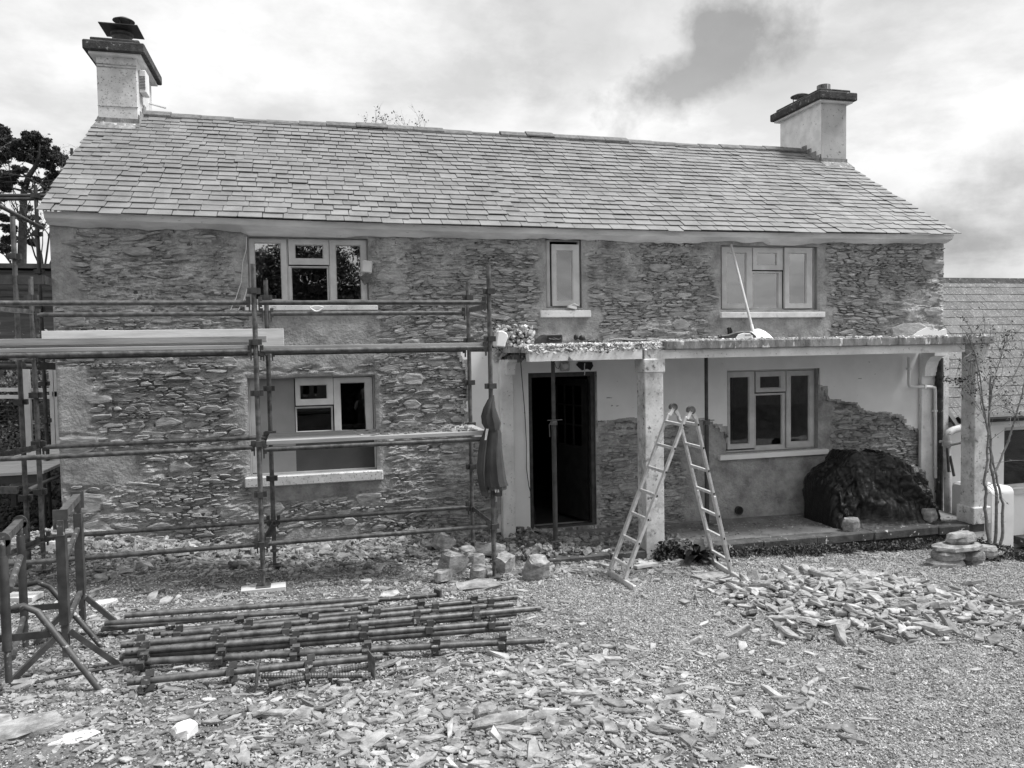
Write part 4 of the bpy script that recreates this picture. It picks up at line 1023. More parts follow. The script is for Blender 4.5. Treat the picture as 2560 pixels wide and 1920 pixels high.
# enamelled tank behind the column
tx0, ty0 = float(atX(2477, 1300, 9.3)[0]), -1.20
tloc = (9.52, -.9, gplane(9.5, -.9)-.5)
tx1 = float(at(2532, 1300, ty0)[0]); tz = .34; tzb = -.72; tyb = -.50
tank = thing('oil_tank', (9.5, -.85, tzb), 'rounded off-white metal tank between the right porch column and the annex', 'tank')
prof = []
for a in range(0, 91, 15): prof.append((ty0+.10-.10*math.sin(math.radians(90-a)), tz-.10+.10*math.cos(math.radians(90-a))))
prof2 = [(ty0, tzb)]+[(ty0+.10-.10*math.cos(math.radians(a)), tz-.10+.10*math.sin(math.radians(a))) for a in range(0, 91, 18)]+[(tyb-.10+.10*math.sin(math.radians(a)), tz-.10+.10*math.cos(math.radians(a))) for a in range(0, 91, 18)]+[(tyb, tzb)]
n = len(prof2); b = MB(); V = [(tx0, y, z) for y, z in prof2]+[(tx1+.05, y, z) for y, z in prof2]
b.add(V, [tuple(range(n)), tuple(range(n, 2*n))[::-1]]+[(i, (i+1) % n, n+(i+1) % n, n+i) for i in range(n)]); b.build('body', M['tank'], tank, bevel=.035, smooth=True)
b = MB(); b.path([P3(2372, 1180, -.45), P3(2368, 1120, -.45), P3(2378, 1112, -.45), P3(2425, 1102, -.45)], .02, 8)
b.path([P3(2385, 1190, -.45), P3(2375, 1140, -.45)], .02, 6)
tag(b.build('flue_bracket', M['darksteel'], None, origin=P3(2372, 1180, -.45)), 'bent dark metal arm standing behind the rounded tank', 'bracket')
b = MB()
for k in range(4): b.lathe((9.40+.10*k, -.7+.03*k, tz+.004), [(0, .07), (.03, .07), (.04, .05), (.04, 0), (0, 0)], 10)
b.build('valves', M['black'], tank)

# ------------------------------------------------------------------ scaffold in front of the left half
YF, YB = -2.05, -1.10
def zpx(x, y, Y): return float(at(x, y, Y)[2])
XA, XB_, XC_ = -2.86, float(at(650, 1200, YF)[0]), float(at(1231, 1200, YF)[0])
XAb, XBb, XCb = float(at(95, 1100, YB)[0]), float(at(680, 1200, YB)[0]), float(at(1177, 1100, YB)[0])
scf = thing('scaffold', (-.5, -1.6, .08), 'two-bay tube scaffold with guard rails standing along the left half of the cottage', 'scaffold')
LV = [.57, 1.53, 2.46, 2.93]
def pressing(b, c, w=.10):
    """wedge pocket cluster on a standard"""
    for dx, dy in ((1, 0), (-1, 0), (0, 1), (0, -1)):
        b.box((c[0]+dx*.042, c[1]+dy*.042, c[2]), (.036 if dx else .05, .036 if dy else .05, .055))
def standard(x, y, z0, z1, par=scf, m='galv', step=.495, zref=.57):
    b = MB(); b.tube((x, y, z0), (x, y, z1), .0242, 12); s = b.build('standard', M[m], par, smooth=True)
    k = math.floor((z0+.08-zref)/step)+1
    while zref+k*step < z1-.12: b = MB(); pressing(b, (x, y, zref+k*step)); b.build('pocket', M['darksteel'], s); k += 1
    b = MB(); b.tube((x, y, z1-.003), (x, y, z1+.004), .020, 10); return s
ztop = [zpx(640, 660, YF), zpx(1221, 664, YF), zpx(672, 700, YB), zpx(1168, 708, YB), zpx(78, 692, YB)]
jack_z = .11
for (x, y, z1) in ((XA, YF, ztop[0]), (XB_, YF, ztop[0]), (XC_, YF, ztop[1]), (XAb, YB, ztop[4]), (XBb, YB, ztop[2]), (XCb, YB, ztop[3])):
    zg = float(gz(x, y)); standard(x, y, zg+.22, z1)
    b = MB(); b.tube((x, y, zg+.03), (x, y, zg+.40), .019, 10); b.box((x, y, zg+.045), (.14, .14, .008)); b.lathe((x, y, zg+.2), [(.02, 0), (.045, 0), (.045, .02), (.02, .02)], 8); b.build('base_jack', M['galv'], scf)
def ledger(x0, x1, y, z, m='galv', r=.0242):
    b = MB(); b.tube((x0+.05, y, z), (x1-.05, y, z), r, 12); o = b.build('ledger', M[m], scf, smooth=True)
    for x, d in ((x0, 1), (x1, -1)): b = MB(); b.box((x+d*.055, y, z+.01), (.035, .04, .10)); b.box((x+d*.045, y, z-.055), (.012, .03, .06)); b.build('wedge', M['darksteel'], o)
for z in LV:
    ledger(XA, XB_, YF, z); ledger(XB_, XC_, YF, z if z != 1.53 else 1.50)
for z in (.59, 1.52, 2.87):
    if z != 1.52: ledger(XBb, XCb, YB, z)
    ledger(XAb, XBb, YB, z)
ledger(XAb, XBb, YB, 2.44, 'darksteel'); ledger(XBb, XCb, YB, 2.44, 'darksteel')
def angle(p, q, par, name='transom', m='galv'):
    p = np.array(p); q = np.array(q); b = MB(); b.bar(p+(0, 0, .0), q, .006, .05); b.bar(p+np.array((.022, 0, -.022)), q+np.array((.022, 0, -.022)), .044, .006); return b.build(name, M[m], par)
for (xf, xb) in ((XA, XAb), (XB_, XBb), (XC_, XCb)):
    for z in ((.58, 1.53, 2.44, 2.90) if xf != XB_ else (.58, 1.53, 2.44)):
        angle((xf, YF+.05, z), (xb, YB-.05, z), scf)
# timber pads
def pad(cx, cy, L, w, h, ang, label):
    zg = float(gz(cx, cy))+.002; b = MB(); b.box((cx, cy, zg+h/2), (L, w, h), np.array(Matrix.Rotation(ang, 3, 'Z'))); tag(b.build('timber_pad', M['wood'], None, bevel=.004, origin=(cx, cy, zg)), label, 'timber block')
pad(XB_+.0, YF, .42, .17, .042, .03, 'pale timber pad under the middle front upright of the scaffold')
p = onG(70, 1497); pad(float(p[0])-.25, float(p[1]), .75, .18, .05, -.25, 'pale plank offcut on the ground between the two steel trestles')
# boards on the scaffold
def plank(x0, x1, y, z, w, h, label, m='board', rot=0, name='scaffold_board', grp='boards lying on the scaffold'):
    b = MB(); c = ((x0+x1)/2, y, z+h/2); b.box(c, (abs(x1-x0), w, h), np.array(Matrix.Rotation(rot, 3, 'X')))
    return tag(b.build(name, M[m], None, bevel=.003, origin=(c[0], c[1], z)), label, 'board', grp)
zl = 2.487
plank(-3.35, XB_-.02, -1.92, zl, .225, .038, 'front board of the left upper platform, resting just above the rail')
plank(-3.5, XB_-.03, -1.66, zl+.001, .225, .038, 'second board of the left upper platform, behind the front board')
plank(-2.62, XB_+.02, -1.42, zl+.002, .2, .065, 'thicker timber lying at the back of the left upper platform', 'wood')
plank(-3.2, XB_-.01, -1.72, zl+.045, .225, .036, 'board lying on top of the left upper platform')
plank(-3.0, XB_+.10, -1.90, zpx(200, 862, -1.9), .10, .062, 'length of planed timber lying along the front of the left upper platform', 'board')
p0, p1 = at(104, 825, -1.25), at(709, 825, -1.25)
plank(float(p0[0]), float(p1[0]), -1.25, float(at(400, 870, -1.25)[2]), .03, float(p0[2])-float(at(400, 870, -1.25)[2])-.01, 'pale new plank standing on edge at the back of the left upper platform', 'wood', -.0)
for i, (y, lb) in enumerate(((-1.93, 'front board of the right upper platform beside the porch'), (-1.70, 'middle board of the right upper platform'), (-1.47, 'rear board of the right upper platform'))):
    plank(XB_+.06, XC_-.04, y, zl-.012+.001*i, .222, .038, lb, 'board')
for i, (y, lb) in enumerate(((-1.95, 'front board of the lower right platform, its pale edge catching the light'), (-1.71, 'middle board of the lower right platform, across the lower window'), (-1.47, 'rear board of the lower right platform with slate chips at its end'))):
    plank(XB_+.07, XC_-.05, y, 1.545+.001*i, .226, .04, lb, 'board')
# chips on the lower platform
n = 160; P = np.stack([nrg.uniform(.1, 1, n)**.4*(XC_-XB_-.25)+XB_+.1, nrg.uniform(-2.0, -1.38, n), np.full(n, 1.592)], -1)
V, F, S = scatter(CP, P, rots(n, .15), np.stack([nrg.uniform(.015, .12, n), nrg.uniform(.01, .07, n), nrg.uniform(.005, .018, n)], -1), shades(n))
tag(put('slate_chips', fastmesh('slate_chips', V, F, M['rock'], S)), 'slate chips scattered on the lower right scaffold platform', 'rubble', kind='stuff')
# loop of tape and string on the upper ledger
b = MB(); pts = [P3(774+k*1.0, 768+10*math.sin(PI*k/36)*(1 if True else 1), -1.13) for k in range(0, 37, 3)]; b.path(pts, .008, 5); pts = [P3(776+k, 768-3*math.sin(PI*k/34), -1.13) for k in range(0, 35, 3)]; b.path(pts, .006, 5)
tag(b.build('rope_loop', M['whitecable'], None, origin=P3(790, 770, -1.13)), 'loop of pale cord tied round the rear upper rail below the left window', 'rope')

# gable-end scaffold, running back beside the left gable
gs = thing('gable_scaffold', (-3.4, 1.0, .3), 'second tube scaffold running back past the left gable', 'scaffold')
def gpole(x, y, z0, z1, m='galv'):
    b = MB(); b.tube((x, y, z0), (x, y, z1), .0242, 12); s = b.build('standard', M[m], gs, smooth=True); k = z0+.3
    while k < z1-.1: b = MB(); pressing(b, (x, y, k)); b.build('pocket', M['darksteel'], s); k += .495
s1 = at(53, 1000, -1.0); s1t = float(at(36, 541, -1.0)[2])
gpole(float(s1[0]), -1.0, .2, s1t, 'galv')
s3 = at(113, 1000, 1.6); gpole(float(s3[0]), 1.6, .3, float(at(103, 463, 1.6)[2]), 'darksteel')
s4 = at(180, 390, 4.6); gpole(float(s4[0]), 4.6, 1.2, float(at(180, 371, 4.6)[2]), 'darksteel')
s2x = float(s1[0])-1.15
gpole(s2x, -1.0, .2, 4.6); gpole(s2x, 1.6, .6, 4.9); gpole(s2x, 4.6, 1.0, 5.1)
def gl(p, q, m='galv', r=.0242, nm='ledger'): b = MB(); b.tube(p, q, r, 12); b.build(nm, M[m], gs, smooth=True)
gl(P3(-40, 489, 1.6), P3(126, 489, 1.6), 'darksteel'); gl(P3(-40, 498, 1.9), P3(126, 497, 1.9), 'darksteel')
gl(P3(-30, 500, .4), P3(106, 570, 1.6), 'galv')
for (ya, yb2) in ((693, 700), (910, 915)):
    gl(P3(-40, ya+4, -.95), P3(50, ya+6, -.95), 'darksteel'); gl(P3(60, ya+5, -.9), P3(105, ya+5, 1.5), 'darksteel')
b = MB(); b.bar(P3(-20, 700, -1.0), P3(108, 700, -.98), .05, .09); b.bar(P3(106, 699, -.98), P3(126, 706, 1.2), .05, .09); b.build('beam', M['darksteel'], gs)
b = MB(); b.bar(P3(-20, 915, -.9), P3(40, 913, -.9), .05, .08); b.bar(P3(58, 913, .4), P3(143, 916, 1.6), .05, .09); b.build('beam', M['darksteel'], gs)
gl(P3(70, 1226, -.6), P3(153, 1186, 1.6), 'galv'); b = MB(); b.bar(P3(-20, 1225, -1.0), P3(46, 1225, -1.0), .05, .07); b.build('beam', M['galv'], gs)
# decking table seen past the corner
b = MB(); tb = thing('plank_staging', (-3.5, 1.6, .5), 'low staging of pale planks beside the left gable, on dark legs', 'platform')
zt = 1.02
for k in range(5):
    b = MB(); b.b2(-3.14-.24*(k+1)+.004, -3.14-.24*k, .55, 3.1, zt, zt+.035); b.build('plank', M['wood'], tb)
for y in (.6, 3.0): b = MB(); b.b2(-4.4, -3.12, y-.02, y+.03, zt-.10, zt-.004); b.build('bearer', M['darkboard'], tb)
for x in (-3.2, -4.3):
    for y in (.6, 3.0): b = MB(); b.b2(x-.035, x+.035, y+.035, y+.10, .2, zt-.006); b.build('leg', M['darkboard'], tb)
# white fence with two rails and netting, white posts
fx = 4.6
fence = thing('garden_fence', (-5, fx, 1.1), 'white painted rail fence with square wire netting beyond the gable', 'fence')
for ya, yb2 in ((970, 979), (987.5, 996.5)):
    a = at(-60, (ya+yb2)/2, fx); c = at(134, (ya+yb2)/2, fx); h = abs(at(60, ya, fx)[2]-at(60, yb2, fx)[2]); b = MB(); b.bar(a, c, .04, float(h)); b.build('rail', M['pvc'], fence)
for xx in (66, -40): 
    a = at(xx, 960, fx-.08); b = MB(); b.b2(a[0]-.05, a[0]+.05, fx-.12, fx-.03, .6, float(a[2])+.25); b.build('post', M['pvc'], fence)
b = MB(); z0f, z1f = float(at(60, 1075, fx)[2]), float(at(60, 1000, fx)[2]); xa, xb = float(at(-60, 1000, fx)[0]), float(at(134, 1000, fx)[0])
for k in range(int((xb-xa)/.15)): b.tube((xa+k*.15, fx+.03, z0f), (xa+k*.15, fx+.03, z1f), .0035, 4)
for k in range(7): b.tube((xa, fx+.03, z0f+(z1f-z0f)*k/6), (xb, fx+.03, z0f+(z1f-z0f)*k/6), .0035, 4)
tag(b.build('wire_netting', M['galv'], fence), kind='stuff')
# white glazed side porch edge at the gable
sp = thing('gable_window_unit', (-3.0, 2.0, 1.2), 'white glazed frame standing out from the left gable wall', 'window')
b = MB(); a = at(131, 1000, 2.0); c = at(137, 1000, 2.0)
for xp, wd in ((129, .05), (141, .05)): q = at(xp, 1000, 2.0); b.bar(P3(xp-2, 905, 2.0), P3(xp+6, 1118, 2.0), .05, .05, (0, 1, 0))
b.bar(P3(132, 985, 2.0), P3(150, 985, 2.0), .05, .07); b.build('frame', M['pvc'], sp)
b = MB(); b.add([P3(131, 905, 2.02), P3(150, 905, 2.02), P3(155, 1118, 2.02), P3(137, 1118, 2.02)], [(0, 1, 2, 3)]); b.build('pane', M['glass'], sp)
# dark timber shed
sx = at(132, 700, 7.5)
shed = thing('garden_shed', (-6.2, 8.5, 1.2), 'dark boarded shed with a low pitched roof behind the left gable', 'shed')
z1s, z0s = float(at(60, 672, 7.5)[2]), float(at(60, 752, 7.5)[2])
bh = (z1s-z0s)/5
for k in range(5): b = MB(); b.bar((-10.5, 7.5-.012*k, z0s+bh*(k+.5)+.06), (float(sx[0])+.35, 7.5-.012*k, z0s+bh*(k+.5)-.06), .025, bh*1.01); b.build('board', M['shed'], shed)
b = MB(); b.b2(-10.5, float(sx[0])+.35, 7.55, 10, 1.0, z1s-.02); b.build('wall', M['shed'], shed)
b = MB(); b.b2(-10.7, float(sx[0])+.45, 7.35, 10.2, z1s, z1s+.09); b.build('roof', M['darksteel'], shed)
# concrete footing block and a few slabs in the side garden
b = MB(); c = atX(68, 1205, -3.7); b.box((c[0], c[1], c[2]-.02), (.34, .3, .06)); b.box((c[0]+.02, c[1], c[2]+.13), (.22, .2, .26)); tag(b.build('concrete_block', M['pvcdirty'], None, bevel=.02, origin=(c[0], c[1], c[2]-.1)), 'pale concrete footing block under the staging beside the gable', 'block')

# ------------------------------------------------------------------ trestles
def trestleB():
    fx0, fy0 = -1.62, -4.22; rx0, ry0 = -1.75, -3.36
    t = thing('steel_trestle', (-1.68, -3.8, .3), 'square-section steel builder\'s trestle, the nearer one to the tubes on the ground', 'trestle')
    zt_f = float(at(154, 1300, fy0)[2]); X_f = float(at(158, 1450, fy0)[0]); X_r = float(at(200, 1400, ry0)[0]); zt_r = float(at(204, 1250, ry0)[2])
    for (X, Yy, zt, pxy) in ((X_f, fy0, zt_f, (168, 1640)), (X_r, ry0, zt_r, (201, 1555))):
        zb = float(at(pxy[0], pxy[1], Yy)[2]); zj = zb+.22
        b = MB(); b.b2(X-.028, X+.028, Yy-.028, Yy+.028, zj, zt-.10); b.build('post', M['darksteel'], t)
        b = MB(); b.b2(X-.020, X+.020, Yy-.020, Yy+.020, zb, zt); b.build('inner_post', M['steel'], t)
        b = MB(); b.b2(X-.045, X+.045, Yy-.006, Yy+.006, zt-.06, zt+.07); b.build('end_plate', M['steel'], t)
    b = MB(); b.bar((X_f, fy0+.012, zt_f+.025), (X_r, ry0-.012, zt_r+.025), .05, .05); b.build('top_bar', M['galv'], t)
    b = MB(); b.bar((X_f, fy0+.03, zt_f-.30), (X_r, ry0-.03, zt_r-.22), .03, .03); b.build('brace', M['steel'], t)
    zs_f = float(at(161, 1580, fy0)[2]); zs_r = float(at(200, 1495, ry0)[2])
    b = MB(); b.bar((X_f, fy0+.03, zs_f+.05), (X_r, ry0-.03, zs_r+.05), .03, .03); b.build('brace', M['steel'], t)
    for (X, Yy, zs, f1, f2) in ((X_f, fy0, zs_f, (30, 1708), (293, 1664)), (X_r, ry0, zs_r, (88, 1612), (318, 1584))):
        for f in (f1, f2):
            g = onG(*f); b = MB(); b.bar((X+(.03 if g[0] > X else -.03), Yy, zs), (g[0], g[1], float(gz(g[0], g[1]))+.015), .035, .035); b.build('leg', M['darksteel'], t)
trestleB()
def trestleA():
    t = thing('steel_trestle', (-2.1, -4.0, .35), 'round-legged steel trestle cut by the left edge of the photo', 'trestle')
    fy0, ry0 = -4.55, -3.62
    X_f = float(at(10, 1450, fy0)[0]); X_r = float(at(54, 1400, ry0)[0]); zt_f = float(at(10, 1350, fy0)[2]); zt_r = float(at(58, 1305, ry0)[2])
    for (X, Yy, zt, yb) in ((X_f, fy0, zt_f, 1705), (X_r, ry0, zt_r, 1620)):
        zb = float(at(20, yb, Yy)[2])
        b = MB(); b.tube((X, Yy, zb+.2), (X, Yy, zt-.1), .028, 12); b.build('post', M['darksteel'], t, smooth=True)
        b = MB(); b.tube((X, Yy, zb), (X, Yy, zt), .021, 12); b.build('inner_post', M['steel'], t, smooth=True)
        b = MB(); b.lathe((X, Yy-.006, zt), [(0, 0), (.05, 0), (.05, .012), (0, .012)], 16, 'y'); b.b2(X-.045, X+.045, Yy-.006, Yy+.006, zt-.09, zt); b.build('end_plate', M['steel'], t)
        zs = zb+.42
        for s_ in (-1, 1):
            ex_ = .52; zg = float(gz(X+s_*ex_, Yy))
            b = MB(); pts = [(X+s_*.0, Yy+.05, zs+.02), (X+s_*.08, Yy+.05, zs+.035), (X+s_*.16, Yy+.05, zs-.01), (X+s_*ex_, Yy-.05, zg+.015)]; b.path(pts, .021, 10); b.build('leg', M['steel'], t, smooth=True)
        b = MB(); b.bar((X-.24, Yy+.02, zs-.15), (X+.24, Yy+.02, zs-.15), .01, .045); b.build('cross_plate', M['darksteel'], t)
    b = MB(); b.bar((X_f, fy0+.012, zt_f+.0), (X_r, ry0-.012, zt_r+.0), .05, .05); b.build('top_bar', M['galv'], t)
    b = MB(); b.tube((X_f+.02, fy0+.02, zt_f-.32), (X_r, ry0-.02, zt_r-.25), .022, 10); b.build('brace', M['steel'], t, smooth=True)
    b = MB(); b.tube((X_f+.02, fy0+.02, zt_f-.75), (X_r, ry0-.02, zt_r-.70), .018, 10); b.build('brace', M['steel'], t, smooth=True)
trestleA()

# ------------------------------------------------------------------ tubes on the ground
T_ = [  # (x0,y0,x1,y1, height, pressings, label)
 ((318, 1710), (955, 1646), .035, 1, 'nearest short scaffold tube lying beside the threaded jacks'),
 ((310, 1661), (1360, 1604), .035, 1, 'nearest of the full-length scaffold tubes, front row of the pile'),
 ((300, 1648), (1275, 1573), .05, 0, 'pale worn scaffold tube, second row from the front of the pile'),
 ((313, 1634), (1270, 1560), .09, 1, 'pale scaffold tube in the third row of the pile'),
 ((302, 1617), (1350, 1524), .10, 1, 'long scaffold tube raised across the middle of the pile'),
 ((372, 1622), (1290, 1537), .03, 1, 'dark scaffold tube half hidden beneath the middle of the pile'),
 ((402, 1591), (1282, 1513), .07, 1, 'scaffold tube in the second row from the back of the pile'),
 ((383, 1587), (1292, 1496), .05, 1, 'rearmost scaffold tube with welded pockets'),
 ((312, 1542), (920, 1500), .03, 0, 'plain tube at the back of the pile, nearest the house'),
 ((252, 1576), (944, 1509), .03, 0, 'plain tube behind the pile with its left end by the trestle foot'),
 ((262, 1562), (860, 1527), .08, 0, 'thin plain tube resting on the two at the back'),
]
for (a, c, h, pr, lb) in T_:
    h += .035
    p = onG(a[0], a[1], h); q = onG(c[0], c[1], h)
    p = np.array(p); q = np.array(q); zoff = .012
    p[2] = float(gplane(p[0], p[1]))+h+zoff; q[2] = float(gplane(q[0], q[1]))+h+zoff
    d = (q-p)/np.linalg.norm(q-p)
    root = thing('scaffold_tube', tuple((p+q)/2), lb, 'scaffold tube', 'scaffold tubes laid in a pile on the ground')
    b = MB(); b.tube(p, q, .0242 if h != .115 else .018, 14, cap=False); b.tube(q, p, .020, 14, cap=False); b.build('tube', M['galv'], root, smooth=True)
    b = MB(); b.tube(p+d*.08, p+d*.081, .0, 6, r2=.0)
    if pr:
        s = .11; L = np.linalg.norm(q-p); side = np.cross(d, (0, 0, 1)); roll = U(-.5, .5)
        while s < L-.1:
            c0 = p+d*s; b = MB()
            for k in range(4):
                a_ = roll+k*PI/2; o = (side*math.cos(a_)+np.array([0, 0, 1])*math.sin(a_)); 
                b.bar(c0+o*.022+d*(.02*(k % 2)), c0+o*.062+d*(.02*(k % 2)), .045, .05, d)
            b.build('pocket', M['steel'], root); s += .495
        for t in (.045, L-.045):
            e = MB(); c0 = p+d*t; vdir = (CAM-c0)/np.linalg.norm(CAM-c0); vdir = vdir-d*(vdir@d); vdir /= np.linalg.norm(vdir); e.tube(c0+vdir*.0235, c0+vdir*.0252, .006, 8); e.build('pin_hole', M['black'], root)
# coupler head at the rear tube end and short screw jack
a = onG(905, 1503, .03); c = onG(1092, 1487, .03); b = MB()
rt_ = thing('screw_jack', tuple((np.array(a)+np.array(c))/2), 'rusty screw jack with its plate, end of the rearmost tubes', 'jack')
b.tube(a, c, .021, 12); b.build('stem', M['steel'], rt_, smooth=True); b = MB(); b.bar(np.array(c), np.array(c)+np.array((.02, .01, 0)), .10, .10); b.build('plate', M['darksteel'], rt_)
def jack(a, c, platefirst, lb):
    """threaded stem from a to c, square plate at a"""
    a = np.array(a); c = np.array(c); d = (c-a)/np.linalg.norm(c-a); L = np.linalg.norm(c-a)
    r = thing('screw_jack', tuple((a+c)/2), lb, 'jack', 'threaded base jacks by the tubes')
    b = MB(); n = int(L*.86/.009); pts = []; rs = []
    for i in range(n+1): pts.append(a+d*(.03+i*.009)); rs.append(.0195 if i % 2 else .0155)
    b.path(pts, rs, 10); b.build('threaded_stem', M['galv'], r)
    b = MB(); b.tube(c-d*L*.14, c, .019, 10); b.build('stem_end', M['steel'], r, smooth=True)
    b = MB(); b.bar(a, a+d*.008, .15, .15, (0, 0, 1)); b.build('base_plate', M['galv'], r)
    m_ = a+d*L*.62; b = MB(); b.tube(m_, m_+d*.03, .032, 8); b.bar(m_+d*.015+np.array((0, 0, -.05)), m_+d*.015+np.array((0, 0, .06)), .02, .02, d); b.build('collar_nut', M['galv'], r)
g = lambda x, y, h: np.array(onG(x, y, h))
jack(g(930, 1661, .095), g(672, 1712, .06), 1, 'threaded jack whose square plate stands up at the right end, nearest the camera')
jack(g(641, 1690, .095), g(926, 1688, .06), 1, 'threaded jack lying the other way, plate at its left end')
# bent rods on the ground
def rod(pts, r, lb, m='darksteel'):
    P = [g(x, y, .02) for x, y in pts]; tag(MB().path(P, r, 6).build('steel_rod', M[m], None, smooth=True, origin=P[len(P)//2]), lb, 'rod')
rod([(26, 1714), (90, 1706), (160, 1692), (240, 1675), (310, 1663)], .010, 'long thin dark rod lying from the trestle foot to the tube pile')
rod([(200, 1584), (250, 1588), (330, 1586)], .009, 'short flat bar on the ground by the rear trestle foot')

# ------------------------------------------------------------------ folding ladder
lad = thing('folding_ladder', (3.8, -2.3, -.08), 'scuffed aluminium folding ladder standing open in front of the porch', 'ladder')
A1, A2, B1, B2 = [np.array(onG(*q)) for q in ((1521, 1437), (1587, 1480), (1778, 1410), (1856, 1460))]
sA = (A2-A1); sA /= np.linalg.norm(sA); mA = (A1+A2)/2; sB = (B2-B1); sB /= np.linalg.norm(sB); mB = (B1+B2)/2
Hf = at(1683, 1022, -2.05); Hn = at(1727, 1030, -2.52)
def legpair(foot_f, foot_n, hf, hn, tag_):
    r_ = []
    for f, h in ((foot_f, hf), (foot_n, hn)):
        b = MB(); d = (h-f)/np.linalg.norm(h-f); ax3 = (hn-hf)/np.linalg.norm(hn-hf)
        mid = f+(h-f)*.46
        b.bar(f+d*.02, mid+d*.05, .030, .068, ax3); b.build('lower_stile', M['alu'], lad, bevel=.004)
        b = MB(); b.bar(mid, h-d*.05, .024, .058, ax3); b.build('upper_stile', M['alu'], lad, bevel=.004)
        r_.append((f, h, d))
    for k in range(7):
        t = (k+.55)/7.1; p = foot_f+(hf-foot_f)*t; q = foot_n+(hn-foot_n)*t; b = MB(); b.bar(p, q, .032, .028); b.build('rung', M['alu'], lad)
        e = MB(); dd = (q-p)/np.linalg.norm(q-p); e.box(q+dd*.0335 if k > 2 else q+dd*.0365, (.016, .003, .022), np.array([np.cross(dd, (0, 0, 1)), dd, (0, 0, 1)]).T); e.build('rung_end', M['black'], lad)
# feet positions: stiles meet the stabiliser bars
ff, fn = A1+(A2-A1)*.05, A1+(A2-A1)*.62
gf, gn = B1+(B2-B1)*.12, B1+(B2-B1)*.66
ff[2] += .05; fn[2] += .05; gf[2] += .05; gn[2] += .05
off_ = (ff-gf); off_[2] = 0; off_ /= np.linalg.norm(off_)
legpair(ff, fn, Hf+off_*.045, Hn+off_*.045, 'a'); legpair(gf, gn, Hf-off_*.045, Hn-off_*.045, 'b')
for a, c in ((A1, A2), (B1, B2)):
    a = a.copy(); c = c.copy(); a[2] = gplane(a[0], a[1])+.035; c[2] = gplane(c[0], c[1])+.035
    b = MB(); b.bar(a, c, .035, .06); b.build('stabiliser_bar', M['alu'], lad, bevel=.004)
for h in (Hf, Hn):
    ax3 = (Hn-Hf)/np.linalg.norm(Hn-Hf); b = MB(); b.tube(h-ax3*.03+np.array((0, 0, .02)), h+ax3*.03+np.array((0, 0, .02)), .043, 18); b.tube(h-ax3*.038+np.array((0, 0, .02)), h+ax3*.038+np.array((0, 0, .02)), .018, 12); hg = b.build('hinge', M['galv'], lad, smooth=True)
    b = MB(); b.bar(h+np.array((0, 0, .02)), h+off_*.06-np.array((0, 0, .07)), .034, .06, ax3); b.bar(h+np.array((0, 0, .02)), h-off_*.06-np.array((0, 0, .07)), .034, .06, ax3); b.build('hinge_arm', M['alu'], lad)

# ------------------------------------------------------------------ adjustable steel props under the slab
def prop(xt, yt, xb, yb, Y, collar, lb, zfix=None):
    pt = at(xt, yt, Y); pb_ = at(xb, yb, Y); X0 = (pt[0]+pb_[0])/2; zt = ZB1-.005 if zfix is None else zfix; zb = float(pb_[2])
    r = thing('steel_prop', (X0, Y, zb), lb, 'steel prop')
    zc = float(at(xt, collar, Y)[2])
    b = MB(); b.tube((X0, Y, zb+.008), (X0, Y, zc), .030, 14); b.build('outer_tube', M['darksteel'], r, smooth=True)
    b = MB(); b.tube((X0, Y, zc), (X0, Y, zt-.008), .0242, 14); b.build('inner_tube', M['darksteel'], r, smooth=True)
    b = MB(); b.box((X0, Y, zb+.004), (.14, .14, .008)); b.build('base_plate', M['darksteel'], r)
    b = MB(); b.box((X0, Y, zt-.004), (.14, .14, .008)); b.lathe((X0, Y, zt-.09), [(.024, 0), (.05, .082), (.0, .082)], 10); b.build('head_plate', M['darksteel'], r)
    b = MB(); b.lathe((X0, Y, zc-.03), [(.03, 0), (.045, 0), (.045, .03), (.038, .05), (.03, .05)], 12); b.path([(X0-.05, Y-.04, zc-.005), (X0-.075, Y-.05, zc-.02), (X0-.07, Y-.05, zc-.17)], .006, 5); b.tube((X0-.09, Y-.03, zc+.03), (X0+.10, Y-.03, zc+.03), .006, 6); b.build('collar', M['galv'], r)
prop(1380, 905, 1391, 1352, -.95, 1056, 'adjustable steel prop standing in front of the open doorway', ZB1)
prop(1765, 900, 1768, 1312, -.55, 1056, 'adjustable steel prop between the left column and the porch window', ZB1)

# ------------------------------------------------------------------ tarpaulin-covered machine on the porch
tp = thing('tarpaulin_cover', (7.5, -.62, -.14), 'crumpled black tarpaulin over a machine on the porch floor', 'tarpaulin')
nu, nv = 190, 170
u = np.linspace(-1, 1, nu); v = np.linspace(-1, 1, nv); UU, VV = np.meshgrid(u, v)
tL = float(at(2008, 1250, -.25)[0]); tR = float(at(2350, 1250, -.95)[0]); tTop = float(at(2180, 1118, -.55)[2])
cxT, hwT = (tL+tR)/2, (tR-tL)/2; cyT, hdT = -.60, .46
prof = np.interp(UU, [-1, -.985, -.93, -.80, -.62, -.52, -.05, .12, .20, .48, .76, .93, .985, 1], [0, .30, .56, .70, .86, 1.0, .985, 1.0, .93, .86, .72, .56, .25, 0])
side = np.interp(UU, [-1, -.9, .8, 1], [.75, 1, 1, .8])
py_ = np.interp(VV, [-1, -.97, -.90, -.66, -.48, -.2, .5, .85, .95, 1], [0, .05, .30, .74, .93, 1, 1, .9, .5, .0])
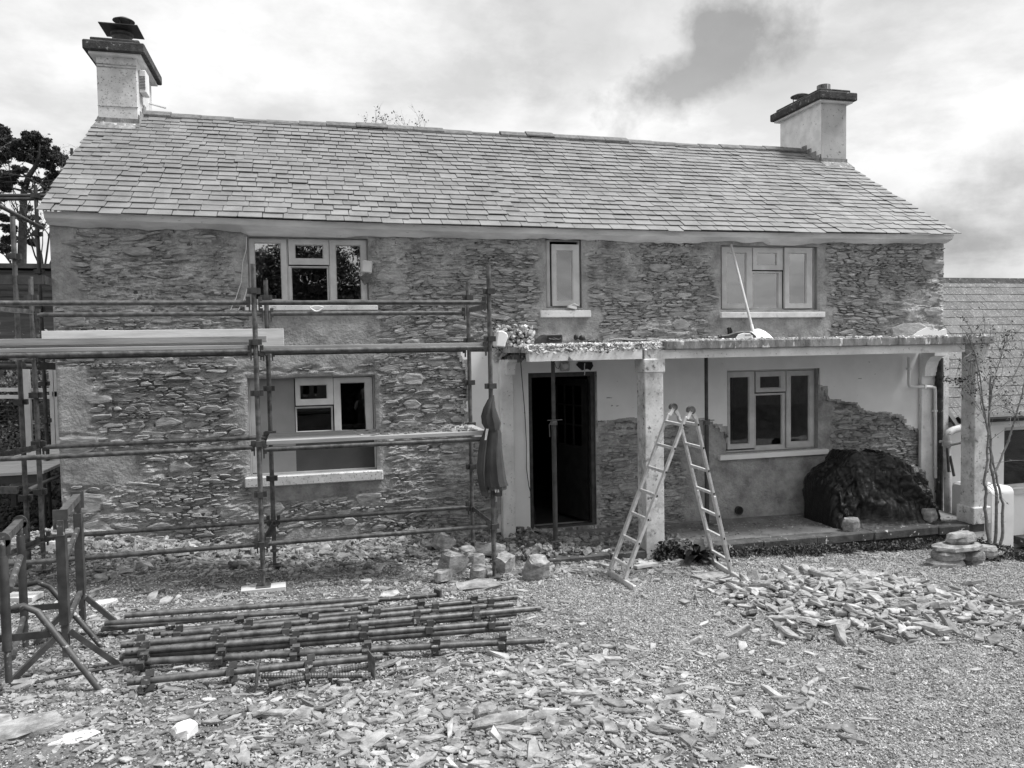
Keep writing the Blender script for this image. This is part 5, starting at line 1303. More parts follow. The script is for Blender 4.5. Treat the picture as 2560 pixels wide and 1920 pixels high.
def tri_noise(x, y, s_):
    """random heights on a triangular lattice, joined by flat facets with sharp folds"""
    x = x+s_*3.7; y = y+s_*7.1; xi = np.floor(x).astype(int); yi = np.floor(y).astype(int); fx = x-xi; fy = y-yi
    h = lambda a, b_: _lat[a & 255, b_ & 255]
    h00, h10, h01, h11 = h(xi, yi), h(xi+1, yi), h(xi, yi+1), h(xi+1, yi+1)
    return np.where(fx+fy < 1, h00+(h10-h00)*fx+(h01-h00)*fy, h11+(h01-h11)*(1-fx)+(h10-h11)*(1-fy))
X = cxT+UU*hwT; Yy = cyT+VV*hdT*side; Z = -.13+(tTop+.13)*prof*py_
P_ = np.stack([X, Yy, Z], -1)
du = np.gradient(P_, axis=1); dv_ = np.gradient(P_, axis=0); nn_ = np.cross(du, dv_); nn_ /= np.linalg.norm(nn_, axis=-1)[..., None]+1e-9
wb0 = VV+2.1*py_; wa0 = UU+1.1*np.where(UU < 0, prof, 2-prof)
wa = wa0+.14*(fbm(UU*2, wb0*1.5, 70)-.5); wb = wb0+.25*UU+.16*(fbm(UU*2, wb0*1.5, 79)-.5)
def fold(q): q = q-np.floor(q); return np.where(q < .3, q/.3, (1-q)/.7)      # sharp-crested drape
low_ = np.clip((-VV-.15)*1.4, 0, 1)+np.clip(np.abs(UU)-.5, 0, 1)
dsp = .15*(tri_noise(wa*2.2, wb*1.8, 1)-.5)+.045*(fold(wa*3.1+1.6*fbm(UU*1.5, wb0*1.2, 90)+.35*wb0)-.5)*low_+.016*(fold(wa*7.7+2.4*fbm(UU*2, wb0*2, 92)-.5*wb0)-.5)*low_
dsp = dsp+.060*(tri_noise(wa*5+wb*2, wb*4-wa*2, 2)-.5)+.036*(tri_noise(wa*11-wb*5, wb*9+wa*6, 3)-.5)+.018*(tri_noise(wa*23+wb*11, wb*20-wa*13, 4)-.5)
amp = np.clip(np.minimum(1-np.abs(UU), 1-np.abs(VV))*9, .12, 1)
P_ = P_+nn_*(dsp*amp)[..., None]; P_[..., 2] -= .02
P_[..., 2] = np.maximum(P_[..., 2], -.115+.004*fbm(UU*9, VV*9, 76))
# loose hem spread on the floor
hem = VV < -.955
P_[..., 1] -= np.where(hem, (-.955-VV)*2.2*(.5+fbm(UU*7, 0*VV, 80)), 0)
X, Yy, Z = P_[..., 0], P_[..., 1], P_[..., 2]
idx = np.arange(nu*nv).reshape(nv, nu); F = np.stack([idx[:-1, :-1], idx[:-1, 1:], idx[1:, 1:], idx[1:, :-1]], -1).reshape(-1, 4)
put('sheet', fastmesh('sheet', np.stack([X, Yy, Z], -1).reshape(-1, 3)-np.array((7.5, -.62, -.14)), F, M['tarp'], smooth=True), tp)
# stones holding it down
def rock(px, w, h, d, lb, grp=None, Y=None, zb=None, seed=1, rot=0, name='stone', cat='stone', m='rockb', ang_=None, square=False):
    c = np.array(onG(px[0], px[1])) if Y is None else np.array(at(px[0], px[1], Y)); z0 = float(gz(c[0], c[1])) if zb is None else zb
    r = random.Random(seed); n = 10; V = []
    P = [(math.cos(2*PI*(i+r.uniform(-.25, .25))/n), math.sin(2*PI*(i+r.uniform(-.25, .25))/n)) for i in range(n)]
    if square: P = [(x*(abs(x)**5+abs(y)**5)**-.2, y*(abs(x)**5+abs(y)**5)**-.2) for x, y in P]
    for zz, k in (((0, .92), (.1, 1.0), (.88, .98), (1, .86)) if square else ((0, .86), (.3, 1.0), (.75, .95), (1, .75))):
        V += [(x*k*w/2*(r.uniform(.78, 1.06) if square else r.uniform(.9, 1.06)), y*k*d/2*(r.uniform(.78, 1.06) if square else r.uniform(.9, 1.06)), (zz+r.uniform(-.06, .06)*(2.2 if square else 1))*h) for x, y in P]
    F = [(L*n+i, L*n+(i+1) % n, (L+1)*n+(i+1) % n, (L+1)*n+i) for L in range(3) for i in range(n)]+[tuple(range(n))[::-1], tuple(range(3*n, 4*n))]
    R = np.array(Matrix.Rotation(rot, 3, 'Z')); V = [tuple(R@np.array(p)+np.array((c[0], c[1], z0))) for p in V]
    b = MB(); b.add(V, F); return tag(b.build(name, M[m], None, origin=(c[0], c[1], z0)), lb, cat, grp)
rock((2128, 1308), .27, .17, .2, 'pale rounded stone holding down the front of the tarpaulin', Y=-1.12, zb=-.10, seed=3, m='rockb')
rock((2320, 1295), .24, .20, .2, 'rough stone on the right corner of the tarpaulin', Y=-.98, zb=-.12, seed=4)
# ------------------------------------------------------------------ stacked stones by the right column
cY = float(onG(2400, 1412)[1])
def cairn(px0, px1, y0, y1, seed, lb, d=.3, dy=0):
    a = at(px0, y1, cY+dy); c = at(px1, y1, cY+dy); top = at((px0+px1)/2, y0, cY+dy)
    w = float(c[0]-a[0]); h = float(top[2]-a[2]); X = float((a[0]+c[0])/2); z0 = float(a[2])
    r = random.Random(seed); n = 11; P = []
    for i in range(n):
        an = 2*PI*(i+r.uniform(-.25, .25))/n; co, si = math.cos(an), math.sin(an); k = (abs(co)**3+abs(si)**3)**(-1/3); P.append((k*co, k*si))
    V = []
    for zz, k in ((0, .82), (.25, 1.0), (.7, .98), (1, .78)):
        V += [(X+x*k*w/2*r.uniform(.93, 1.05), cY+dy+y*k*d/2*r.uniform(.93, 1.05), z0+(zz+r.uniform(-.09, .09))*h) for x, y in P]
    F = [(L*n+i, L*n+(i+1) % n, (L+1)*n+(i+1) % n, (L+1)*n+i) for L in range(3) for i in range(n)]+[tuple(range(n))[::-1], tuple(range(3*n, 4*n))]
    b = MB(); b.add(V, F); tag(b.build('stone', M['rockb'], None, origin=(X, cY+dy, z0)), lb, 'stone', 'flat stones stacked at the end of the kerb')
cairn(2322, 2402, 1398, 1418, 21, 'lowest left stone of the stack by the right column'); cairn(2408, 2450, 1398, 1418, 22, 'lowest right stone of the stack by the right column')
cairn(2338, 2400, 1374, 1404, 23, 'left stone in the middle course of the stack'); cairn(2399, 2452, 1375, 1402, 24, 'right stone in the middle course of the stack')
cairn(2338, 2447, 1358, 1379, 25, 'long flat stone lying across the top of the stack', .34); cairn(2367, 2434, 1332, 1360, 26, 'angular stone on the very top of the stack', .22); cairn(2449, 2488, 1366, 1394, 27, 'stone beside the stack against the rose stems', .2, .15)

# ------------------------------------------------------------------ hooded jacket hanging on the scaffold
jk = thing('hooded_jacket', P3(1232, 1235, YF-.05), 'dark hooded jacket hanging by its hood from the right front scaffold upright', 'jacket')
def loft(rings, n=26, fold=.10, seed=0, ph=0):
    V = []; F = []
    for k, (x, y, hw, dep) in enumerate(rings):
        c = at(x, y, YF-.045); 
        for i in range(n):
            a = 2*PI*i/n; f = 1+fold*math.sin(a*5+seed+k*.22)*.5+.08*math.sin(a*9+k*.5)
            V.append((c[0]+hw*math.cos(a)*f, c[1]+dep*math.sin(a)*f, c[2]))
    for k in range(len(rings)-1): F += [(k*n+i, k*n+(i+1) % n, (k+1)*n+(i+1) % n, (k+1)*n+i) for i in range(n)]
    F += [tuple(range(n))[::-1], tuple(range((len(rings)-1)*n, len(rings)*n))]
    b = MB(); b.add(V, F); return b
loft([(1232, 988, .012, .02), (1228, 1000, .035, .05), (1224, 1020, .06, .075), (1224, 1040, .085, .08), (1228, 1058, .095, .08), (1232, 1075, .07, .06)]).build('hood', M['hoodie'], jk, smooth=True)
loft([(1234, 1060, .05, .05), (1235, 1085, .075, .06), (1233, 1120, .085, .07), (1234, 1160, .10, .075), (1237, 1200, .112, .08), (1241, 1215, .12, .08)], seed=1).build('body', M['hoodie'], jk, smooth=True)
loft([(1242, 1213, .108, .072), (1243, 1224, .10, .068)], fold=.1).build('hem', M['cuff'], jk, smooth=True)
loft([(1219, 1072, .03, .04), (1211, 1100, .045, .05), (1206, 1140, .05, .05), (1204, 1180, .05, .05), (1207, 1210, .045, .045), (1211, 1228, .04, .04)], seed=2, fold=.12).build('sleeve', M['hoodie'], jk, smooth=True)
loft([(1211, 1226, .038, .038), (1214, 1240, .036, .036)], fold=.06).build('cuff', M['cuff'], jk, smooth=True)
loft([(1246, 1222, .04, .035), (1246, 1240, .04, .035)], fold=.06).build('cuff', M['cuff'], jk, smooth=True)
for k in range(3): b = MB(); b.bar(at(1216+k*2.2, 1072, YF-.115), at(1212+k*1.6, 1100, YF-.115), .004, .006, (0, 1, 0)); b.build('stripe', M['white'], jk)
for k in range(3): b = MB(); b.bar(at(1238+k*4, 1224, YF-.12), at(1239+k*4, 1231, YF-.12), .004, .010, (0, 1, 0)); b.build('stripe', M['white'], jk)

# ------------------------------------------------------------------ tools on the porch slab
ZT = ZS1+.012
tbx = thing('tool_case', P3(1378, 857, -1.0), 'open dark plastic tool case on the left end of the porch slab', 'tool case')
def E(pts, Y0, Y1, name, m, par, bev=.004):
    P = [(float(at(x, y, Y0)[0]), float(at(x, y, Y0)[2])) for x, y in pts]; b = MB(); b.extrude(P, Y0, Y1); return b.build(name, M[m], par, bevel=bev)
E([(1344, 857), (1350, 848), (1363, 836), (1405, 835), (1407, 840), (1407, 857)], -1.0, -.8, 'case', 'darksteel', tbx, .01)
E([(1369, 839), (1403, 839), (1403, 852), (1369, 853)], -1.006, -1.001, 'recess', 'black', tbx, 0)
b = MB(); b.path([P3(1372, 851, -1.01), P3(1385, 845, -1.01), P3(1398, 850, -1.01), P3(1402, 843, -1.01)], .004, 5); b.path([P3(1372, 846, -1.01), P3(1388, 850, -1.01), P3(1402, 847, -1.01)], .004, 5); b.build('lead', M['steel'], tbx)
for (x0, x1, yt, yb, lb) in ((1435, 1445, 836, 851, 'small dark upright object beside the tool case on the slab'), (1448, 1462, 838, 853, 'dark glove lump on the slab, right of the smaller one')):
    c = at((x0+x1)/2, yb, -1.0); w = float(at(x1, yb, -1.)[0]-at(x0, yb, -1.)[0]); h = float(at(x0, yt, -1.)[2]-c[2]); b = MB(); b.lathe((c[0], c[1], c[2]), [(0, 0), (w*.45, .01), (w*.55, h*.4), (w*.45, h*.8), (w*.2, h), (0, h)], 9); b.box((c[0]+w*.3, c[1], c[2]+h*.3), (w*.5, .04, h*.3)); tag(b.build('work_glove', M['black'], None, smooth=True, origin=c), lb, 'glove')
dr_ = thing('breaker_drill', P3(1835, 852, -1.0), 'electric breaker drill with a pale body lying on the porch slab', 'power drill')
Yd = -1.0
b = MB(); b.path([P3(1704, 850, Yd), P3(1768, 847, Yd)], .008, 8); b.build('bit', M['galv'], dr_, smooth=True)
b = MB(); b.path([P3(1768, 846, Yd), P3(1776, 846, Yd), P3(1778, 846, Yd), P3(1803, 845, Yd)], [.028, .032, .024, .024], 12); b.build('chuck', M['steel'], dr_, smooth=True)
b = MB(); b.lathe(P3(1796, 845, Yd), [(.03, 0), (.036, 0), (.036, .03), (.03, .03)], 12, 'x'); b.build('collar', M['darksteel'], dr_); b = MB(); b.path([P3(1822, 843, Yd), P3(1822, 825, Yd), P3(1820, 819, Yd)], [.016, .02, .018], 8); b.build('side_handle', M['black'], dr_, smooth=True); b = MB(); b.path([P3(1826, 843, Yd), P3(1828, 828, Yd), P3(1825, 819, Yd)], [.014, .018, .014], 8); b.build('side_handle', M['black'], dr_, smooth=True)
E([(1803, 838), (1822, 836), (1840, 830), (1862, 827), (1880, 830), (1892, 840), (1893, 846), (1886, 850), (1830, 851), (1803, 850)], Yd-.05, Yd+.05, 'motor_housing', 'darksteel', dr_, .012)
E([(1839, 846), (1846, 836), (1860, 832), (1876, 834), (1883, 840), (1882, 848), (1860, 849), (1841, 850)], Yd-.062, Yd-.051, 'side_cover', 'pvc', dr_, .004)
b = MB()
for k in range(5): b.b2(float(at(1856+k*3.4, 837, Yd)[0]), float(at(1857.6+k*3.4, 837, Yd)[0]), Yd-.0655, Yd-.0625, float(at(1860, 839, Yd)[2]), float(at(1860, 836.5, Yd)[2]))
tag(b.build('vent_slots', M['black'], dr_), kind='stuff')
tag(MB().path([P3(x, y, -1.05) for x, y in ((1704, 850), (1680, 848), (1655, 849), (1630, 846), (1600, 850), (1570, 849), (1545, 846), (1520, 851))], .006, 5).build('drill_lead', M['pvcdirty'], None, origin=P3(1600, 850, -1.05)), 'thin flex trailing along the slab from the breaker drill', 'cable')
shv = thing('shovel', P3(1890, 850, -.62), 'long-handled white shovel leaning against the wall under the upper right window', 'shovel')
hT = at(1828, 612, -.03); hB = at(1881, 822, -.62); b = MB(); b.tube(hT, hB, .016, 10, r2=.019); b.build('handle', M['winframe'], shv, smooth=True)
b = MB(); dd = (hB-hT)/np.linalg.norm(hB-hT); b.tube(hB-dd*.06, hB+dd*.06, .022, 10); b.build('socket', M['pvc'], shv, smooth=True)
V = []; F = []; n = 9
for i, (y, hw) in enumerate(((824, .06), (828, .12), (836, .17), (846, .215), (853, .23))):
    c = at(1894+i*2.5, y, -.62-.03*i)
    for k in range(n): t = -1+2*k/(n-1); V.append((c[0]+hw*t, c[1]+.05*(t*t)-.02, c[2]+.012*(1-t*t)))
for i in range(4): F += [(i*n+k, i*n+k+1, (i+1)*n+k+1, (i+1)*n+k) for k in range(n-1)]
b = MB(); b.add(V, F); bl = b.build('blade', M['white'], shv, smooth=True); md = bl.modifiers.new('thick', 'SOLIDIFY'); md.thickness = .006
# white object on the small upper sill
b = MB(); c = at(1430, 768, -.05); b.box(c, (.12, .06, .035), np.array(Matrix.Rotation(.2, 3, 'Y'))); b.path([c+np.array((-.06, 0, 0)), c+np.array((.02, -.02, .05)), c+np.array((.09, 0, .02))], .008, 5); tag(b.build('crumpled_wrapper', M['pvc'], None, origin=c), 'crumpled pale wrapper on the sill of the narrow upper window', 'wrapper')
# ------------------------------------------------------------------ rubble, slate chips and gravel
def place(n, xr, yr): return nrg.uniform(*xr, n), nrg.uniform(*yr, n)
def keep_mask(x, y):
    P = np.stack([x, y, gz(x, y)], -1)
    ok = in_view(P, 500, 150) & ~((y > -1.33) & (x > 2.4) & (x < 9.2)) & (y < -.03)
    return ok
TF_ = np.array([onG(450, 1640), onG(1200, 1560)])
def joined(name, x, y, sx, sy, sz, T, m, tilt, label, cat, lift=.25, shd=None):
    z = gz(x, y)+.006+sz*lift
    V, F, S = scatter(T, np.stack([x, y, z], -1), rots(len(x), tilt), np.stack([sx, sy, sz], -1), shades(len(x)) if shd is None else shd)
    return tag(put(name, fastmesh(name, V, F, m, S)), label, cat, kind='stuff')
# density of broken slate: everywhere on the left and middle, thick along the wall and in the foreground
def slate_density(x, y):
    g = gravel_mask(x, y); d = (1-g)*.9+.06
    patch_ = fbm(x*1.5, y*1.5, 81); d = d*(.25+1.5*np.clip((patch_-.36)*3.2, 0, 1))
    d = d+.9*np.exp(-((y+.45)/.55)**2)*(x < 3.1)
    d = d+.55*np.exp(-((x-1.1)/1.5)**2-((y+5.3)/.8)**2)
    d = d+1.3*np.exp(-((x-PC1[0])**2/.9+(y-PC1[1])**2/.42))+1.0*np.exp(-((x-PC2[0])**2/1.3+(y-PC2[1])**2/.40))
    d = d+.5*np.exp(-((y+1.75)/.35)**2)*(x > 1.2)*(x < 4.6)
    return np.clip(d, 0, 1.4)
x, y = place(150000, (-4.3, 10.3), (-7.2, -.05)); k = keep_mask(x, y) & (nrg.random(len(x)) < slate_density(x, y)/1.4); x, y = x[k], y[k]
s = np.exp(nrg.normal(-3.85, .42, len(x))); s = np.clip(s, .010, .11)
joined('slate_chips', x, y, s*nrg.uniform(.9, 2.3, len(x)), s*nrg.uniform(.6, 1.1, len(x)), s*nrg.uniform(.18, .42, len(x)), CP, M['rock'], .15, 'broken slate chips strewn over the yard and along the foot of the wall', 'rubble')
x, y = place(26000, (-4.3, 10.3), (-7.2, -.05)); k = keep_mask(x, y) & (nrg.random(len(x)) < slate_density(x, y)**1.5/1.7); x, y = x[k], y[k]
s = np.clip(np.exp(nrg.normal(-3.1, .36, len(x))), .03, .12)
sel = np.argsort(-s)[:0]
joined('slate_fragments', x, y, s*nrg.uniform(.9, 2.1, len(x)), s*nrg.uniform(.6, 1.0, len(x)), s*nrg.uniform(.13, .30, len(x)), CH, M['rock'], .12, 'medium slate fragments lying loose over the yard', 'rubble', .3)
heap_ = lambda x, y: np.clip(1.2*np.exp(-((x-PC1[0])**2/.7+(y-PC1[1])**2/.35))+1.0*np.exp(-((x-PC2[0])**2/1.0+(y-PC2[1])**2/.32)), 0, 1)
# fine gravel
OC = []
for sd_ in range(6):
    r = random.Random(sd_+900); V = [(.5, 0, 0), (-.5, 0, 0), (0, .5, 0), (0, -.5, 0), (0, 0, .5), (0, 0, -.5)]
    V = np.array([[c*r.uniform(.7, 1.1)+r.uniform(-.1, .1) for c in p] for p in V]); OC.append((V, np.array([(0, 2, 4), (2, 1, 4), (1, 3, 4), (3, 0, 4), (2, 0, 5), (1, 2, 5), (3, 1, 5), (0, 3, 5)])))
x, y = place(430000, (-4.0, 10.4), (-7.1, -1.2)); dep = np.sqrt((x-CAM[0])**2+(y-CAM[1])**2)
k = keep_mask(x, y) & (nrg.random(len(x)) < (.22+.78*gravel_mask(x, y)+.25*(y > -2.1)*(x > 4.4))*np.clip(1.25-dep*.065, .3, 1)*(1-.92*heap_(x, y))); x, y, dep = x[k], y[k], dep[k]
s = nrg.uniform(.008, .0165, len(x))*(1+.05*np.clip(dep-4, 0, 8))
joined('gravel', x, y, s*1.2, s, s*.75, OC, M['gravel'], .5, 'fine pale gravel covering the right half of the yard', 'gravel', .2)
print('gravel', len(x))
n = 2000; c_ = nrg.random(n) < .6
x = np.where(c_, PC1[0]+nrg.normal(0, .62, n), PC2[0]+nrg.normal(0, .72, n)); y = np.where(c_, PC1[1]+nrg.normal(0, .36, n), PC2[1]+nrg.normal(0, .34, n)); s = np.clip(np.exp(nrg.normal(-2.55, .42, n)), .03, .18)
joined('heap_shards', x, y, s*nrg.uniform(1.0, 2.2, n), s*nrg.uniform(.5, .9, n), s*nrg.uniform(.12, .3, n), CH, M['rock'], .26, 'thin slate shards making up the low heap on the gravel', 'rubble', .8, np.clip(nrg.normal(.7, .3, n), 0, 1.3))
n = 3600; x = nrg.uniform(-2.95, 2.3, n); y = -.08-np.abs(nrg.normal(0, .52, n)); s = np.clip(np.exp(nrg.normal(-2.95, .45, n)), .025, .17)
joined('spoil_stones', x, y, s*nrg.uniform(.9, 1.9, n), s*nrg.uniform(.6, 1.0, n), s*nrg.uniform(.16, .45, n), CH, M['rock'], .38, 'broken stones heaped along the foot of the wall behind the scaffold', 'rubble', .5)
n = 1500; x = 1.3+nrg.normal(0, 1.1, n); y = -5.5+nrg.normal(0, .5, n); s = np.clip(np.exp(nrg.normal(-3.0, .36, n)), .03, .12)
joined('foreground_slates', x, y, s*nrg.uniform(1.0, 2.1, n), s*nrg.uniform(.6, 1.0, n), s*nrg.uniform(.12, .28, n), CH, M['rock'], .13, 'dense scatter of flat slates in the middle foreground', 'rubble', .5)
n = 1100; x = nrg.uniform(1.7, 4.3, n); y = -1.36-np.abs(nrg.normal(0, .42, n)); s = np.clip(np.exp(nrg.normal(-3.0, .42, n)), .025, .14)
joined('kerb_rubble', x, y, s*nrg.uniform(.9, 1.9, n), s*nrg.uniform(.6, 1.0, n), s*nrg.uniform(.15, .4, n), CH, M['rock'], .25, 'broken stones strewn in front of the porch kerb by the doorway', 'rubble', .5)
# the 300 largest loose stones, each an object
stpl = [(fastmesh('loose_stone', V, F, M['rock'], np.full(len(V), sv)), tn) for (V, F) in CH for sv, tn in ((.25, 'dark'), (.6, 'mid grey'), (.95, 'pale'))]
def where(lb, x, y):
    if 'foreground' in lb:
        c = 'below the front tube' if x < 700 else ('below the tube ends' if x < 1250 else 'beside the gravel')
        return 'slate in the foreground, '+('near the bottom edge' if y > 1780 else c)
    if 'heap' in lb: return 'slate of the gravel heap, '+('left' if x < 1990 else ('middle' if x < 2200 else 'right'))+(' front' if y > 1500 else ' back')
    if 'spoil' in lb: return 'stone in the wall-foot spoil, '+('left of the lower window' if x < 600 else ('under the lower window' if x < 950 else 'towards the doorway'))
    if 'porch step' in lb: return 'stone by the kerb, '+('left of the doorway' if x < 1320 else ('before the doorway' if x < 1520 else 'round the ladder feet'))
    return 'slate at the left, '+('behind the tube pile' if y < 1500 else ('beside the tube pile' if y < 1640 else 'in front of the trestles'))
zones = [
 ('flat slate stone among the scatter in the foreground', 'large loose stones in the foreground', 92, lambda: (1.1+rng.gauss(0, 1.15), -5.35+rng.gauss(0, .6)), (.07, .165)),
 ('slate stone in the low heap on the gravel, right of the ladder', 'stones of the heap on the gravel', 84, lambda: ((PC1[0]+rng.gauss(0, .6), PC1[1]+rng.gauss(0, .40)) if rng.random() < .62 else (PC2[0]+rng.gauss(0, .7), PC2[1]+rng.gauss(0, .4))), (.08, .19)),
 ('fallen stone in the spoil along the foot of the wall behind the scaffold', 'stones in the spoil along the wall', 56, lambda: (U(-2.9, 1.9), -.15-abs(rng.gauss(0, .45))), (.10, .26)),
 ('loose stone near the porch step by the doorway', 'stones by the porch step', 30, lambda: (U(1.7, 4.3), -1.55-abs(rng.gauss(0, .28))), (.09, .2)),
 ('single slate stone lying on the ground at the left by the tubes and trestles', 'scattered stones at the left', 30, lambda: (U(-2.9, .8), U(-5.3, -1.4)), (.09, .22)),
]
for lb, grp, cnt, fn_, (lo, hi) in zones:
    done = 0; tries = 0
    while done < cnt and tries < 2000:
        tries += 1; x, y = fn_()
        if not keep_mask(np.array([x]), np.array([y]))[0]: continue
        w = U(lo, hi)*(1 if rng.random() < .8 else 1.25); h = w*U(.10, .26)
        if grp.startswith('single') or 'left' in grp: h *= .6
        z = float(gz(x, y))+h*.38+(.03 if 'heap' in grp else .005)
        me_, tone = rng.choice(stpl); o = put('loose_stone', me_, None, (x, y, z)); ax1, ax2 = U(.9, 1.5), U(.6, .95); o.scale = (w*ax1, w*ax2, h)
        shp = 'long' if ax1/ax2 > 1.75 else ('squat' if ax1/ax2 < 1.35 else 'broad'); siz = 'large' if w > (lo+hi)/2+.02 else 'small'
        tl = .28 if 'heap' in grp else .13
        o.rotation_euler = (rng.gauss(0, tl), rng.gauss(0, tl), U(0, 2*PI)); v_ = np.array([x, y, z])-CAM; sx_ = 1280+FOC*(v_@_rt)/(v_@_fw); sy_ = 960-FOC*(v_@_up)/(v_@_fw)
        tag(o, tone+' '+siz+' '+shp+' '+where(lb, sx_, sy_), 'stone', grp); done += 1
# spoil inside the porch by the door
n = 700; x = np.clip(nrg.normal(3.1, .75, n), 1.8, 4.6); y = -nrg.uniform(.03, 1.25, n); z = -.06+.10*np.exp(-((x-2.6)/.6)**2)*nrg.random(n)
k = ~((x > OP['door'][0]+.2) & (y > -.25)); x, y, z = x[k], y[k], z[k]; s = np.clip(np.exp(nrg.normal(-2.9, .45, len(x))), .02, .14)
V, F, S = scatter(CH, np.stack([x, y, z], -1), rots(len(x), .35), np.stack([s*1.3, s, s*.5], -1), np.clip(nrg.normal(.35, .25, len(x)), 0, 1))
tag(put('doorway_spoil', fastmesh('doorway_spoil', V, F, M['rock'], S)), 'broken stone spread over the porch floor in front of the doorway', 'rubble', kind='stuff')
n = 1300; x = nrg.uniform(4.2, 9.0, n); y = np.clip(-.1-np.abs(nrg.normal(0, .5, n)), -1.25, -.05); s = np.clip(np.exp(nrg.normal(-4.1, .5, n)), .006, .05)
V, F, S = scatter(CP, np.stack([x, y, -.05-.035*(x-2.45)/4-.002+y*0.005], -1), rots(n, .1), np.stack([s*1.6, s, s*.4], -1), np.clip(nrg.normal(.4, .4, n), 0, 1)); tag(put('porch_grit', fastmesh('porch_grit', V, F, M['rock'], S)), 'grit and plaster crumbs scattered over the porch floor', 'rubble', kind='stuff')
# named stones and blocks
BL = [((1105, 1398), .24, .17, .2, 'squared stone at the top left of the block heap by the right front upright', 0.2), ((1160, 1412), .20, .15, .13, 'upright squared block in the middle of the block heap', .5), ((1190, 1420), .18, .12, .14, 'small pale block right of the middle of the heap', -.2),
      ((1130, 1432), .26, .2, .22, 'big rough block at the front of the block heap', .4), ((1108, 1456), .24, .11, .12, 'pale brick lying end-on at the front left of the block heap', .9), ((1222, 1405), .34, .15, .16, 'long squared stone sloping behind the scaffold upright', -.5),
      ((1192, 1450), .16, .13, .13, 'small light block at the front of the heap, under the long stone', .1), ((1262, 1432), .22, .17, .18, 'rough stone just right of the scaffold foot', .8), ((1335, 1450), .24, .22, .2, 'pale grey boulder left of the porch kerb end', .3)]
for i, (p_, w_, h_, d_, lb, rt2) in enumerate(BL):
    o = rock(p_, w_*1.15, h_*1.0, d_*1.1, lb, 'stone blocks heaped by the right scaffold foot', seed=40+i, rot=rt2, name='stone_block', cat='stone block', m='rockb', square=True); o.rotation_euler = (U(-.35, .35), U(-.35, .35), 0); o.location.z += .02
for (p_, w_, h_, d_, lb, rt2, mm) in [((1190, 1472), .52, .06, .34, 'wide flat slab lying in front of the block heap', .1, 'rockb'), ((2058, 1420), .01, .01, .01, '', 0, 'rockb'), ((1775, 1448), .42, .05, .24, 'broad flat slate lying under the right legs of the ladder', .2, 'rockb'),
      ((258, 1512), .24, .04, .13, 'bright flat slab beyond the square trestle', .25, 'white'), ((463, 1838), .13, .08, .12, 'small pale cube of stone in the foreground', .6, 'chimw'), ((180, 1850), .26, .03, .1, 'thin pale bar of stone at the lower left', .3, 'chim'),
      ((60, 1830), .40, .05, .26, 'large pale flat stone at the lower left edge', .4, 'rockb'), ((1525, 1395), .28, .14, .05, 'white plaster fragment standing by the left ladder feet', .3, 'white'), ((1250, 1815), .36, .07, .12, 'long narrow slate in the middle foreground', .1, 'rockb'),
      ((1215, 1790), .14, .08, .12, 'dark chunky stone in the middle foreground', .3, 'rockb'), ((915, 1455), .12, .03, .1, 'small bright white slate behind the tube pile', .1, 'white'), ((135, 1430), .20, .15, .06, 'bright white broken fragment by the wall at the left', .3, 'white'), ((375, 1382), .09, .07, .03, 'white fragment lying on the spoil at the left', .3, 'white')]:
    if lb: rock(p_, w_, h_*.8, d_, lb, seed=len(lb), rot=rt2, name='loose_stone', cat='stone', m='chim' if mm == 'white' else mm, square=True)
def timber(p0_, p1_, w_, lb, h0=.03, m='wood'):
    a = g(*p0_, h0); c = g(*p1_, h0); a[2] = float(gz(a[0], a[1]))+h0; c[2] = float(gz(c[0], c[1]))+h0; b = MB(); b.bar(a, c, w_, .03); tag(b.build('timber_offcut', M[m], None, origin=(a+c)/2), lb, 'timber')
timber((222, 1372), (285, 1352), .05, 'pale batten lying on the spoil at the foot of the wall', .08); timber((1588, 1416), (1640, 1408), .07, 'pale timber offcut behind the left ladder feet', .05)
timber((1515, 1322), (1600, 1330), .16, 'dark plank on the porch floor behind the ladder', .06, 'board')

